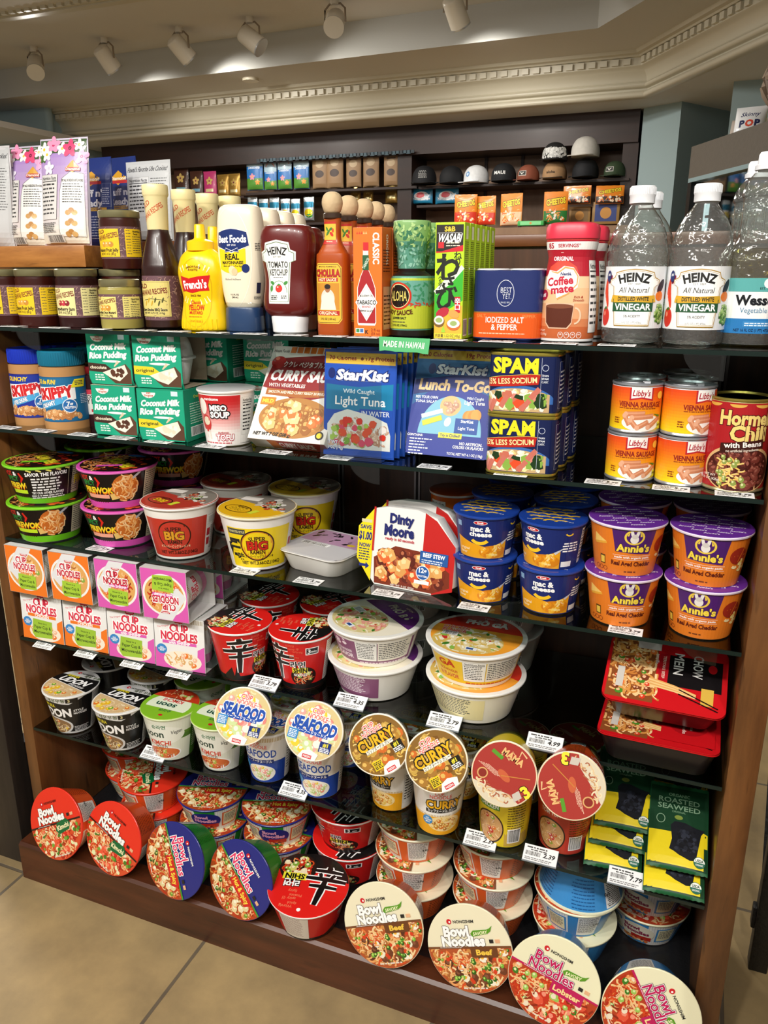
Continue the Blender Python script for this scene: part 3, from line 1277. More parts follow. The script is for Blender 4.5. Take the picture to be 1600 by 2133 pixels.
BUILD['shin_cup'] = lambda: cup('noodle_cup', 'noodle cup', 54, 38, 99, '#cf1f1e', shin_lid, shin_side, '#e3211c', deg=-42, lrot=75)
BUILD['shin_cup_turned'] = lambda: cup('noodle_cup', 'noodle cup', 54, 38, 99, '#cf1f1e', shin_lid, shin_side, '#e3211c', deg=-96, lrot=-85)
BUILD['shin_bowl'] = lambda: cup('noodle_bowl', 'noodle bowl', 72, 53, 82, '#cf1f1e', shin_lid, shin_side, '#e3211c', part='bowl', deg=-100, lrot=-90)
BUILD['shin_bowl_front'] = lambda: cup('noodle_bowl', 'noodle bowl', 72, 53, 76, '#cf1f1e', shin_lid, shin_side, '#e3211c', part='bowl', deg=30, lrot=8)


# ---- tempura udon and green kimchi cups
def udon_lid(a, R):
    a.ell(0, 0, R, R, '#141414', 64)
    a.poly(halfdisc(R, R * .52, False), '#c9c9c9')
    f = lambda x, y: (x * x + y * y < (R - 1) ** 2) & (y < -R * .12 - x * .22)
    P = halfdisc(R, -R * .1)
    q = R_(-12)
    P = P @ np.array([[math.cos(q), math.sin(q)], [-math.sin(q), math.cos(q)]])
    a.poly(P, '#f2efe8')
    f = lambda x, y: (x * x + y * y < (R - 2) ** 2) & (y < -R * .2 - x * .22)
    a.poly(P * .93 + (-1, -2), '#d9b98a')
    a.noodles(f, (-R, -R, R, 0), 120, ('#ecd3a4', '#f6e6c6', '#d8b27a'), 2, 12, .5)
    a.chunks(f, (-R, -R, R, 0), 20, ('#f4c61c', '#f7d84a', '#f0b830', '#6fae2a', '#e8762a'), 4, 8, '#fbe98a')
    a.T('UDON', 0, R * .2, R * .3, '#fff', .06, sh=.35, w=R * 1.35, ang=-4)
    a.T('TEMPURA', -R * .3, R * .48, R * .12, '#e6d62a', .04, sh=.3, w=R * .6, ang=-4)
    a.T('STYLE NOODLES', R * .3, -R * .08, R * .09, '#fff', .03, sh=.3, w=R * .75, ang=-8)
    a.T('새우 우동', R * .45, R * .62, R * .13, '#3a4a20', .03)
    logo_dot(a, -R * .25, R * .75, R * .07, word='NONGSHIM')


def udon_side(a, R, h):
    L = PI * R
    a.rect(-L, 2, L, h - 3, '#161616')
    a.rect(-L, 2, L, 6, '#d9d9d9')
    a.poly([(-L * .35, h - 3), (-L * .35, h * .78), (-R * .3, h * .86), (R * .4, h * .8), (R * 1.1, h - 3)], '#dcdcdc')
    a.T('TEMPURA', -R * .55, h * .76, h * .08, '#e6d62a', .04, w=R * .75)
    a.T('UDON', -R * .3, h * .58, h * .2, '#fff', .06, w=R * 1.5)
    a.T('STYLE', R * .75, h * .62, h * .05, '#fff', .03, w=R * .4, al='c')
    a.T('NOODLES', R * .82, h * .55, h * .05, '#fff', .03, w=R * .55)
    a.T('새우우동', -R * .1, h * .9, h * .07, '#4a5a14', .03)
    a.rect(R * .3, h * .84, R * .75, h * .95, '#111')
    a.T('3', R * .42, h * .895, h * .065, '#e8dca0', .04)
    a.ell(-R * .5, h * .22, R * .95, h * .24, '#d5d5d5', 40)
    a.ell(-R * .5, h * .22, R * .85, h * .2, '#8a6a48', 40)
    f = lambda x, y: ((x + R * .5) / (R * .84)) ** 2 + ((y - h * .22) / (h * .19)) ** 2 < 1
    a.noodles(f, (-R * 1.4, 0, R * .4, h * .45), 110, ('#e8d4a8', '#f2e4c4', '#caa870'), 1.9, 11, .5)
    a.chunks(f, (-R * 1.4, 0, R * .4, h * .45), 14, ('#e8c030', '#6f9a30', '#d8703a', '#f2e4b0'), 3, 5, '#f6e8a0')
    a.micro(R * .5, h * .2, R * .7, 4, h * .016, h * .035, '#ddd')
    a.rect(R * 1.35, h * .06, R * 2.2, h * .94, '#d6d6d6')
    a.micro(R * 1.4, h * .9, R * .75, 20, h * .012, h * .04, '#333')


BUILD['udon'] = lambda: cup('noodle_cup', 'noodle cup', 53, 36, 92, '#161616', udon_lid, udon_side, '#ddd', deg=-78)


def soon_lid(a, R):
    a.ell(0, 0, R, R, '#86bf2c', 64)
    a.ell(0, -R * .1, R * .82, R * .72, '#e9f2d8')
    a.ell(0, 0, R, R, '#86bf2c', 30, 200, 340)
    f = lambda x, y: (x * x + y * y < (R - 1) ** 2) & (y > R * .35)
    a.poly(halfdisc(R, R * .33, False), '#c23a1e')
    a.noodles(f, (-R, 0, R, R), 90, REDN, 1.8, 11, .5)
    a.chunks(f, (-R, 0, R, R), 14, ('#9fc24a', '#e8e0a0', '#c8301a'), 3, 6, '#eee8b8')
    a.T('KIMCHI', 0, R * .2, R * .17, '#d03a22', .05, w=R * .8, ang=180, o=('#fff', .04))
    a.T('soon', -R * .1, -R * .12, R * .26, '#0f4a3a', .04, w=R * .8, ang=180)
    a.T('NOODLES', 0, R * .36, R * .08, '#333', .02, ang=180)
    a.T('순라면', R * .1, -R * .42, R * .12, '#2a6a3a', .03, ang=180)
    a.ell(R * .12, -R * .72, R * .08, R * .06, '#d01f2a')


def soon_side(a, R, h):
    L = PI * R
    a.rect(-L, 2, L, h - 3, '#e6eadb')
    a.rect(-L, h * .5, L, h * .66, '#5f8a2a')
    a.poly([(-L, h * .5), (-R * .8, h * .45), (R * .8, h * .52), (L, h * .45), (L, h * .6), (-L, h * .6)], '#4f7a24')
    a.ell(0, h * .62, R * 1.0, h * .22, '#f1f4ea', 40)
    a.T('soon', -R * .25, h * .64, h * .15, '#0f3a2e', .03, w=R * .85)
    a.T('Vegan', R * .68, h * .69, h * .08, '#333', .01, sh=.3, w=R * .45, ang=8)
    a.T('순라면', 0, h * .8, h * .065, '#0f6a3a', .03)
    a.T('KIMCHI', -R * .05, h * .43, h * .1, '#d0452a', .05, w=R * .95, o=('#fff', .03))
    a.T('NOODLES', 0, h * .345, h * .05, '#333', .03, w=R * .55)
    a.ell(0, h * .2, R * .85, h * .15, '#fff', 40)
    a.ell(0, h * .2, R * .78, h * .13, '#d8703a', 40)
    f = lambda x, y: (x / (R * .76)) ** 2 + ((y - h * .2) / (h * .125)) ** 2 < 1
    a.noodles(f, (-R, 0, R, h * .4), 80, NOOD + REDN, 1.7, 11, .5)
    a.chunks(f, (-R, 0, R, h * .4), 12, ('#c23a1e', '#9fc24a', '#f2ecd0'), 3, 5, '#f6d0a8')
    a.rect(R * 1.3, 2, L, h - 3, '#3d6a24')
    a.micro(R * 1.4, h * .9, R * .7, 16, h * .012, h * .045, '#e8eed8')


BUILD['soon'] = lambda: cup('noodle_cup', 'noodle cup', 53, 37, 99, '#e6eadb', soon_lid, soon_side, '#a8d050', deg=-82, rim='#d8e6b8')


# ---- seafood and curry cups with the ribbed bands
def band(a, L, y, h, c='#b89a5a'):
    a.rect(-L, y, L, y + h, '#f4efe2')
    n = int(2 * L / 2.6)
    V, F = [], []
    for k in range(n):
        x = -L + k * 2.6
        V += [(x, y + .4), (x + 1.1, y + .4), (x + 1.1, y + h - .4), (x, y + h - .4)]
    a.put(V, [(i, i + 1, i + 2, i + 3) for i in range(0, len(V), 4)], c)


def cn_lid(kind):
    def f(a, R):
        a.ell(0, 0, R, R, '#f2ead8', 64)
        base, nd, ex = (('#dcc890', ('#ecd9a0', '#f4e8bc', '#d8c078'), [(34, ('#f4d03a', '#f4a8a0', '#cfe0a0', '#f6f0e4', '#e88a80', '#e9d9a8'), 5, 9, '#fbf6e4')]) if kind == 'SEAFOOD'
                        else ('#8a6428', ('#d8b04a', '#c89a3a', '#e8c870'), [(34, ('#b8862e', '#d06a24', '#a87830', '#7a5018', '#c8a24a'), 5, 9, '#e0b860')]))
        ins = disc(R - 2)
        a.ell(0, 0, R - 1.2, R - 1.2, base, 64)
        bb = (-R, -R, R, R)
        a.noodles(ins, bb, 150, nd, 2, 12, .6)
        for n, c, r0, r1, hi in ex:
            a.chunks(ins, bb, n, c, r0, r1, hi)
        a.T('CUP', R * -.02, R * .68, R * .17, '#e8766a', .05, w=R * .42, o=('#fff', .07))
        a.T('NOODLE', R * .02, R * .48, R * .17, '#e8766a', .05, w=R * .72, o=('#fff', .07))
        if kind == 'SEAFOOD':
            a.T('SEAFOOD', 0, R * .17, R * .38, '#1d4fb0', .08, w=R * 1.55, o=('#fff', .06), sh=.1)
            a.rect(-R * .6, -R * .14, R * .52, R * -.01, '#1d4fb0')
            a.T('シーフードヌードル', -R * .04, -R * .075, R * .1, '#fff', .02, w=R * 1.05)
            a.rect(-R * .85, -R * .42, -R * .5, -R * .08, '#3a8ed0')
            a.micro(-R * .82, -R * .13, R * .3, 5, R * .03, R * .055, '#fff')
            a.rect(R * .32, -R * .6, R * .72, -R * .24, '#16307a')
        else:
            a.T('CURRY', 0, R * .18, R * .36, '#f5b81c', .05, w=R * 1.35, o=('#161208', .08), ang=0)
            a.rect(-R * .5, -R * .13, R * .5, R * .0, '#f8f2e0')
            a.T('カップヌードル カレー', 0, -R * .065, R * .1, '#222', .02, w=R * .95)
            a.rect(-R * .5, -R * .72, -R * .18, -R * .4, '#f2cf1c')
            a.micro(-R * .47, -R * .45, R * .28, 5, R * .03, R * .05, '#222')
            a.rect(R * .36, -R * .5, R * .74, -R * .14, '#1a1408')
        y1 = -R * .34 if kind == 'SEAFOOD' else -R * .24
        a.T('#1', R * .52, y1 - R * .0, R * .13, '#f4e23a', .05)
        a.micro(R * .36, y1 - R * .1, R * .34, 3, R * .035, R * .055, '#fff')
        q = -1 if kind == 'SEAFOOD' else 1
        P = np.array([(-R * .32, -R * .94), (-R * .2, -R * .7), (R * .05, -R * .62), (R * .36, -R * .72), (R * .3, -R * .95), (0, -R * .995)]) * (1, 1)
        a.poly(P, '#f6f6f4')
        a.rect(-R * .16, -R * .93, R * .16, -R * .8, '#d01f2a')
        a.T('NISSIN', 0, -R * .865, R * .07, '#fff', .03, w=R * .26)
    return f


def cn_side(kind):
    def f(a, R, h):
        L = PI * R
        a.rect(-L, 2, L, h - 3, '#f3f1ec')
        low = '#2348a8' if kind == 'SEAFOOD' else '#f0ac1e'
        band(a, L, h - 14, 9)
        a.T('CUP', -2, h - 17, 5.5, '#e8766a', .05, w=14)
        a.T('NOODLE', 0, h - 24, 7, '#e8766a', .05, w=34, o=('#fff', .05))
        if kind == 'SEAFOOD':
            a.rect(-L, 2, L, h * .46, low)
            a.T('SEAFOOD', 0, h * .62, 15, '#1d4fb0', .04, w=66, o=('#fff', .05))
            a.rect(-28, h * .42, 28, h * .5, '#16307a')
            a.T('シーフードヌードル', 0, h * .46, 5, '#fff', .02, w=50)
            a.ell(2, h * .22, 29, h * .17, '#f6f4ea', 36)
            ins = lambda x, y: ((x - 2) / 28) ** 2 + ((y - h * .22) / (h * .16)) ** 2 < 1
            a.chunks(ins, (-28, 0, 32, h * .4), 60, ('#f4d03a', '#f4a8a0', '#cfe0a0', '#f6e8c4', '#e88a80', '#b8d080'), 3, 5, '#fbf6e4')
            a.ell(-30, h * .33, 8, 8, '#3a8ed0')
        else:
            a.T('CURRY', 6, h * .62, 15, '#f5b81c', .05, w=58, o=('#161208', .08))
            a.rect(-24, h * .46, 30, h * .53, '#222')
            a.T('カップヌードル カレー', 3, h * .495, 4.5, '#fff', .02, w=48)
            a.rect(-L, 2, L, h * .38, low)
            band(a, L, h * .38, 4)
            a.ell(8, h * .24, 30, h * .15, '#f4dca0', 36)
            ins = lambda x, y: ((x - 8) / 29) ** 2 + ((y - h * .24) / (h * .14)) ** 2 < 1
            a.noodles(ins, (-24, 0, 40, h * .4), 60, ('#e8b850', '#f2d48a'), 1.6, 9)
            a.chunks(ins, (-24, 0, 40, h * .4), 36, ('#c88a2a', '#d8782a', '#e8c060', '#a86a20'), 3, 5, '#f2d890')
            a.ell(-22, h * .3, 9, 9, '#3a8ed0')
            for k, t in enumerate(('NO', 'ADDED', 'MSG')):
                a.T(t, -22, h * .3 + 4 - 4 * k, 2.8, '#fff', .03)
            a.rect(30, 4, 30, 4.1, low)
        a.rect(R * 1.3, 4, R * 2.1, h * .8, '#f1efe8')
        a.facts(R * 1.35, h * .15, R * .6, h * .6)
        a.rect(-R * 2.3, 6, -R * 1.5, h - 18, '#eef0f2')
        a.micro(-R * 2.25, h - 22, R * .7, 18, 1.2, 3.6, '#445')
    return f


BUILD['seafood'] = lambda: cup('noodle_cup', 'noodle cup', 45.5, 34, 104, '#f3f1ec', cn_lid('SEAFOOD'), cn_side('SEAFOOD'), '#f2ead8', deg=-82)
BUILD['curry'] = lambda: cup('noodle_cup', 'noodle cup', 45.5, 34, 104, '#f3f1ec', cn_lid('CURRY'), cn_side('CURRY'), '#f2ead8', deg=-68)
BUILD['curry_turned'] = lambda: cup('noodle_cup', 'noodle cup', 45.5, 34, 104, '#f3f1ec', cn_lid('CURRY'), cn_side('CURRY'), '#f2ead8', deg=-118)


# ---- the two cups with red printed lids
def mama_lid(a, R):
    a.ell(0, 0, R, R, '#e8d8b8', 64)
    a.ell(0, 0, R - 1, R - 1, '#a8352c', 64)
    P = np.array([(R * math.cos(t), R * math.sin(t)) for t in np.linspace(R_(188), R_(292), 24)] + [(R * .1, -R * .62), (-R * .4, -R * .42)]) * .98
    a.poly(P, '#d8cdb4')
    f = lambda x, y: (x * x + y * y < (R - 2) ** 2) & (y < -R * .5 - x * .55)
    a.noodles(f, (-R, -R, R, 0), 130, ('#e0c498', '#c89a6a', '#f0dcb8', '#a86040'), 1.8, 10, .6)
    P = [(-6, 0), (-3.5, 3), (-2, -2), (0, 3), (2, -2), (4, 3), (6, -1)]
    a.line([(x * R * .07 + R * .32, y * R * .05 + R * .52) for x, y in P], R * .05, '#e8c08a')
    a.T('MAMA', R * .32, R * .5, R * .2, '#e8b878', .06, w=R * .75, ang=-38, o=('#a8352c', .05))
    for k in range(5):
        a.micro(-R * .75 + k * 3.4, R * .42 - k * 1.2, R * .75, 1, .9, 1, '#e6b8a0', ang=-42)
    a.rect(-R * .35, R * .55, R * .05, R * .67, '#5a9a2a', -42)
    a.ell(-R * .66, R * .05, R * .17, R * .17, '#d8a86a')
    a.ell(-R * .66, R * .05, R * .13, R * .13, '#8a2a20')
    a.ell(0, -R * .05, R * .12, R * .24, '#c8603a', ang=38)
    a.rect(-R * .1, -R * .12, R * .8, -R * .09, '#c8803a', -8)
    a.poly([(R * .2, -R * .62), (R * .42, -R * .5), (R * .5, -R * .72), (R * .25, -R * .85)], '#c9c0b4')
    a.T('3', R * .62, -R * .55, R * .34, '#f2e23a', .07, ang=30, o=('#2a1010', .04))


def mama_side(c, word, wc):
    def f(a, R, h):
        L = PI * R
        a.rect(-L, 2, L, h - 3, c)
        a.rect(-L, h * .72, L, h - 3, c)
        a.T('MAMA', -R * .5, h * .82, h * .15, wc, .06, w=R * 1.0, o=('#f6e8c0', .05))
        a.rect(-R * .95, h * .6, -R * .05, h * .7, '#5a9a2a' if c[1] in 'ef' else '#d8502a')
        a.T(word, -R * .5, h * .65, h * .06, '#fff', .03, w=R * .8)
        a.ell(-R * .5, h * .3, R * .62, h * .26, '#3a2414', 40)
        ins = lambda x, y: ((x + R * .5) / (R * .56)) ** 2 + ((y - h * .3) / (h * .23)) ** 2 < 1
        bb = (-R * 1.1, 0, R * .1, h * .6)
        a.ell(-R * .5, h * .3, R * .57, h * .235, '#d8a870', 40)
        a.noodles(ins, bb, 100, NOOD + ('#e8c8b0',), 1.6, 10, .6)
        a.chunks(ins, bb, 12, ('#c8302a', '#e8782a', '#8ab03a', '#f2b8a8'), 3, 5, '#f6d8c0')
        a.rect(R * .15, 4, R * 1.2, h - 8, '#c9a84a' if c[1] in 'ef' else '#c03a30')
        a.micro(R * .25, h * .82, R * .8, 14, h * .012, h * .04, '#5a4410')
        a.bars(R * .3, h * .1, R * .5, h * .2)
    return f


BUILD['mama_yellow'] = lambda: cup('noodle_cup', 'noodle cup', 45, 38, 120, '#e8cf2a', mama_lid, mama_side('#e8cf2a', 'CHICKEN', '#c8281c'), '#d8c8a0', deg=-85, bulge=1)
BUILD['mama_red'] = lambda: cup('noodle_cup', 'noodle cup', 45, 38, 116, '#c8402c', mama_lid, mama_side('#b8402c', 'TOM YUM', '#d8301c'), '#d8c8a0', deg=-85, bulge=1)
BUILD['mama_orange'] = lambda: cup('noodle_cup', 'noodle cup', 45, 38, 120, '#d8501c', mama_lid, mama_side('#c84418', 'SHRIMP', '#c8201c'), '#d8c8a0', deg=-90, bulge=1)


# ---- fire noodle bowls
def fire_lid(edge):
    def f(a, R):
        a.ell(0, 0, R, R, edge, 64)
        a.ell(2, 2, R - 2.5, R - 2.5, '#22120e', 64)
        ins = lambda x, y: (x * x + y * y < (R - 3) ** 2) & (x < R * .1)
        a.noodles(ins, (-R, -R, R * .2, R), 260, ('#e88a3a', '#f0a860', '#d06a24', '#f4c088'), 2.2, 15, .5)
        ins = disc(R - 4)
        a.chunks(ins, (0, -R, R, R), 26, ('#b8241a', '#7a1a14', '#e05a20', '#4a1a1a'), 3, 7, None)
        a.T('FIRE WOK', R * .1, 0, R * .3, '#f0e030', .06, w=R * 1.2, ang=150, o=('#1a0c08', .05))
        a.rect(-R * .3, -R * .42, R * .35, -R * .26, edge if edge[1] != '1' else '#b8e02a', 30)
        a.T('HOT & SPICY', R * .35, R * .35, R * .14, '#d8301c', .05, w=R * .6, ang=150)
        a.ell(0, R * .8, R * .28, R * .1, '#2f5f9a')
    return f


def fire_side(edge, pl):
    def f(a, R, h):
        L = PI * R
        a.rect(-L, 2, L, h - 3, '#17110f')
        a.rect(-L, 2, L, h * .2, edge)
        for x0 in (-R * 1.05, R * 1.55):
            a.T('HOT', x0 - R * .1, h * .83, h * .12, '#d8281c', .05, w=R * .32)
            a.T('&', x0 + R * .16, h * .83, h * .1, '#fff', .05)
            a.T('SPICY', x0 + R * .02, h * .7, h * .12, '#1f8a3a', .05, w=R * .46)
            a.line([(x0 + R * .3, h * .6), (x0 + R * .38, h * .72), (x0 + R * .3, h * .86)], [2, 5, 3], '#d8281c')
            a.T('FIREWOK', x0 + R * .28, h * .5, h * .17, '#f07a1c', .06, w=R * 1.0, sh=.12)
            a.T('FIREWOK', x0 + R * .28, h * .52, h * .14, '#f4e22c', .05, w=R * .96, sh=.12)
            a.rect(x0 - R * .15, h * .3, x0 + R * .62, h * .4, pl)
            for k in range(7):
                a.line([(x0 + R * (.05 + .08 * k), h * .19), (x0 + R * (.08 + .08 * k), h * .26)], 2, '#3a0f0a')
            a.rect(x0 + R * .66, h * .28, x0 + R * .95, h * .44, '#e8c070', 12)
            ins = lambda x, y: (((x - x0 - R * 1.1) / (R * .38)) ** 2 + ((y - h * .58) / (h * .38)) ** 2 < 1)
            bb = (x0 + R * .7, h * .1, x0 + R * 1.5, h)
            a.ell(x0 + R * 1.1, h * .58, R * .36, h * .34, '#c86a24')
            a.noodles(ins, bb, 120, ('#f0a050', '#f4bc78', '#e08434', '#f8d09a'), 2.2, 16, .4)
            a.line([(x0 + R * 1.3, h * .8), (x0 + R * 1.52, h * .95)], 4, '#b9bcc4')
        a.rect(R * .62, h * .2, R * 1.2, h * .96, '#cfc6a8')
        a.micro(R * .66, h * .9, R * .5, 12, h * .02, h * .055, '#333')
    return f


BUILD['fire_green'] = lambda: cup('noodle_bowl', 'noodle bowl', 68, 51, 72, '#17110f', fire_lid('#7ed321'), fire_side('#6cc41c', '#c8e82a'), '#7ed321', '#8ad83a', part='bowl', deg=-43)
BUILD['fire_green_back'] = lambda: cup('noodle_bowl', 'noodle bowl', 68, 51, 72, '#17110f', fire_lid('#7ed321'), fire_back('#6cc41c', '#c8e82a'), '#7ed321', '#8ad83a', part='bowl', deg=-43)
BUILD['fire_pink'] = lambda: cup('noodle_bowl', 'noodle bowl', 68, 51, 72, '#17110f', fire_lid('#e056b8'), fire_side('#d850b0', '#f0a890'), '#e056b8', '#e070c0', part='bowl', deg=-43)


def fire_back(edge, pl):
    def f(a, R, h):
        L = PI * R
        fire_side(edge, pl)(a, R, h)
        a.rect(-R * .6, h * .2, R * .75, h * .96, '#17110f')
        a.T('SAVOR THE FLAVOR!', 0, h * .82, h * .09, '#fff', .05, w=R * 1.1)
        a.micro(-R * .42, h * .72, R * .85, 5, h * .04, h * .075, '#f0f0f0')
        a.T('TRY OUR OTHER FLAVORS!', 0, h * .32, h * .06, '#fff', .04, w=R * .95)
        a.micro(-R * .5, h * .26, R * 1.1, 2, h * .03, h * .055, '#f0f0f0')
        a.T('FIRE', R * 1.1, h * .55, h * .2, '#f4e22c', .06, w=R * .5)
        for k in range(5):
            a.rect(-R * .5 + k * R * .25, h * .9, -R * .36 + k * R * .25, h * .94, '#e8e070', -25)
    return f


# ---- super big ramen bowls
def big_lid(c):
    def f(a, R):
        a.ell(0, 0, R, R, '#e8e4da', 64)
        a.ell(0, 0, R - 1.5, R - 1.5, c, 64)
        a.poly(halfdisc(R - 2, R * .1, False), '#8a8278')
        ins = lambda x, y: (x * x + y * y < (R - 4) ** 2) & (y > -R * .1) & (x > -R * .4)
        a.chunks(ins, (-R, -R, R, R), 40, ('#171310', '#2a201a', '#e9e4dc', '#c8bfb4'), 3, 9, None, 5)
        a.chunks(lambda x, y: ins(x, y), (0, 0, R, R), 8, ('#b8442a', '#6a8a3a'), 4, 7, '#d8c8a0')
        a.ell(-R * .2, -R * .45, R * .42, R * .24, c)
        a.ring(-R * .2, -R * .45, R * .42, R * .24, 2, '#2a1408')
        a.T('BIG', -R * .2, -R * .45, R * .2, '#f0c020', .06, ang=180, w=R * .45, o=('#3a1a0c', .04))
        a.T('SUPER', -R * .2, -R * .27, R * .1, '#3a1a0c', .04, ang=180)
        a.rect(R * .25, -R * .55, R * .42, -R * .25, '#d8e03a')
        a.rect(-R * .9, R * .2, -R * .35, R * .5, '#efe8e0', 20)
    return f


def big_side(bg, c2, flav):
    def f(a, R, h):
        L = PI * R
        a.rect(-R * 1.05, h * .06, R * .95, h * .8, bg)
        a.ell(-R * .1, h * .48, R * .52, h * .29, '#3a1a10', 48)
        a.ell(-R * .1, h * .48, R * .48, h * .265, '#d88a2a' if c2 else bg, 48)
        a.ell(-R * .1, h * .48, R * .45, h * .25, bg, 48)
        a.T('SUPER', -R * .1, h * .61, h * .075, '#3a1a10', .05, w=R * .5, arc=60)
        a.T('BIG', -R * .1, h * .48, h * .15, '#c8281c' if c2 else '#d89a2a', .06, w=R * .62, o=('#3a1a10', .04))
        a.T('RAMEN', -R * .1, h * .355, h * .07, '#3a1a10', .05, w=R * .46)
        a.T('★スーパービッグラーメン★', -R * .1, h * .27, h * .045, '#3a1a10' if c2 else '#e8c8a0', .02, w=R * 1.0)
        a.T('NET WT.3.66OZ.(104G)', -R * .0, h * .15, h * .06, '#2a1208', .04, w=R * 1.3)
        if flav:
            a.rect(-R * 1.0, h * .68, -R * .42, h * .78, '#444')
            a.T('TONKOTSU STYLE', -R * .7, h * .73, h * .04, '#e8e0a0', .03, w=R * .52)
            a.T('骨', -R * .82, h * .42, h * .24, '#222', .05)
            a.T('味', -R * .66, h * .26, h * .1, '#222', .04)
        a.rect(R * .95, h * .06, R * 1.75, h * .8, '#e9e9e6')
        a.facts(R * 1.0, h * .6, R * .62, h * .18, title=False)
        a.micro(R * 1.2, h * .55, R * .5, 15, h * .016, h * .03, '#333')
        a.rect(R * 1.0, h * .38, R * 1.16, h * .52, '#b8303a')
        a.rect(R * 1.0, h * .2, R * 1.16, h * .34, '#b8303a')
        a.micro(-L, h * .7, R * .9, 12, h * .016, h * .04, '#888')
    return f


BUILD['big_red'] = lambda: cup('noodle_bowl', 'noodle bowl', 64, 47, 97, '#efece6', big_lid('#b83a2c'), big_side('#c0392b', False, False), '#c8503c', part='bowl', deg=-62, lip=3.5, lrot=-20)
BUILD['big_yellow'] = lambda: cup('noodle_bowl', 'noodle bowl', 64, 47, 97, '#efece6', big_lid('#e8b41c'), big_side('#f0d21c', True, True), '#e8c83c', part='bowl', deg=-56, lip=3.5, rim='#e9e4cc', lrot=-20)


# ---- macaroni and cheddar pasta cups
def mac_lid(a, R):
    a.ell(0, 0, R, R, '#1b3f9a', 64)
    r = random.Random(4)
    for gx in range(-3, 4):
        for gy in range(-3, 4):
            x, y = gx * 15 + (gy % 2) * 7, gy * 13
            if x * x + y * y < (R - 9) ** 2:
                a.ring(x, y, 7.5, 6.5, 4.2, '#f2c22a', 12, r.uniform(0, 60), r.uniform(150, 200))
            elif x * x + y * y < (R - 3) ** 2 and gy % 2 == 0:
                a.T('Kraft', x * .93, y * .93, 2, '#fff', .02)
    for x, y in ((14, 20), (-18, -6), (18, -22)):
        a.T('mac & cheese', x, y, 2.2, '#cfe0ff', .02)


def mac_side(a, R, h):
    L = PI * R
    a.rect(-L, 1.5, L, h - 3, '#1a2a6c')
    a.poly([(-R * .95, 3), (-R * .95, h * .5), (-R * .3, h * .38), (R * .3, h * .3), (R * .95, h * .45), (R * .95, 3)], '#eba41c')
    a.ell(0, h * .86, 9, 3, '#fff')
    a.ell(0, h * .86, 8.3, 2.5, '#c8202a')
    a.T('Kraft', 0, h * .86, 2.6, '#fff', .05)
    a.T('mac &', 0, h * .72, h * .115, '#fff', .06, w=27)
    a.T('cheese', 0, h * .6, h * .1, '#fff', .06, w=31)
    a.ring(-1, h * .55, 13, 11, 5, '#f6c92c', 18, 215, 325)
    ins = lambda x, y: ((x - 18) / 19) ** 2 + ((y - h * .22) / (h * .17)) ** 2 < 1
    a.ell(18, h * .2, 20, h * .15, '#d8841a')
    a.noodles(ins, (-4, 0, 40, h * .45), 70, ('#f8c84a', '#f2b030', '#e8941c', '#fbdc7a'), 3, 12, .6)
    a.line([(30, h * .38), (42, h * .5)], [4, 1], '#c9ccd6')
    a.T('original', -25, h * .24, 4.2, '#fff3c8', .02, w=17)
    a.T('flavor', -27, h * .155, 4.2, '#fff3c8', .02, w=13)
    a.rect(-R * .92, h * .72, -R * .72, h * .84, '#8ab0d8')
    a.rect(R * 1.15, 6, R * 1.9, h - 8, '#1a2a6c')
    a.micro(R * 1.0, h * .62, 24, 4, 2, 4, '#fff', al='c')
    a.ring(R * 1.2, h * .84, 5, 4, 2, '#f6c92c', 10, 200, 340)
    a.rect(R * 1.0, h * .08, R * 1.4, h * .2, '#f0f0f0')
    a.facts(R * 1.75, h * .1, R * .6, h * .78)


BUILD['mac'] = lambda: cup('pasta_cup', 'pasta cup', 43.5, 36, 69, '#1a2a6c', mac_lid, mac_side, '#1b3f9a', '#20449c', deg=-86, lip=3)
BUILD['mac_turned'] = lambda: cup('pasta_cup', 'pasta cup', 43.5, 36, 69, '#1a2a6c', mac_lid, mac_side, '#1b3f9a', '#20449c', deg=-118, lip=3)


def annie_lid(a, R):
    a.ell(0, 0, R, R, '#6a2f9a', 64)
    ang = 14
    q = R_(ang)
    for gy in range(-5, 6):
        for gx in range(-3, 4):
            x, y = gx * 30 + (gy % 2) * 15, gy * 9.5
            x, y = x * math.cos(q) - y * math.sin(q), x * math.sin(q) + y * math.cos(q)
            if x * x + y * y < (R - 9) ** 2:
                a.T("Annie's", x, y, 4.6, '#e9dcf4', .05, w=19, ang=ang)


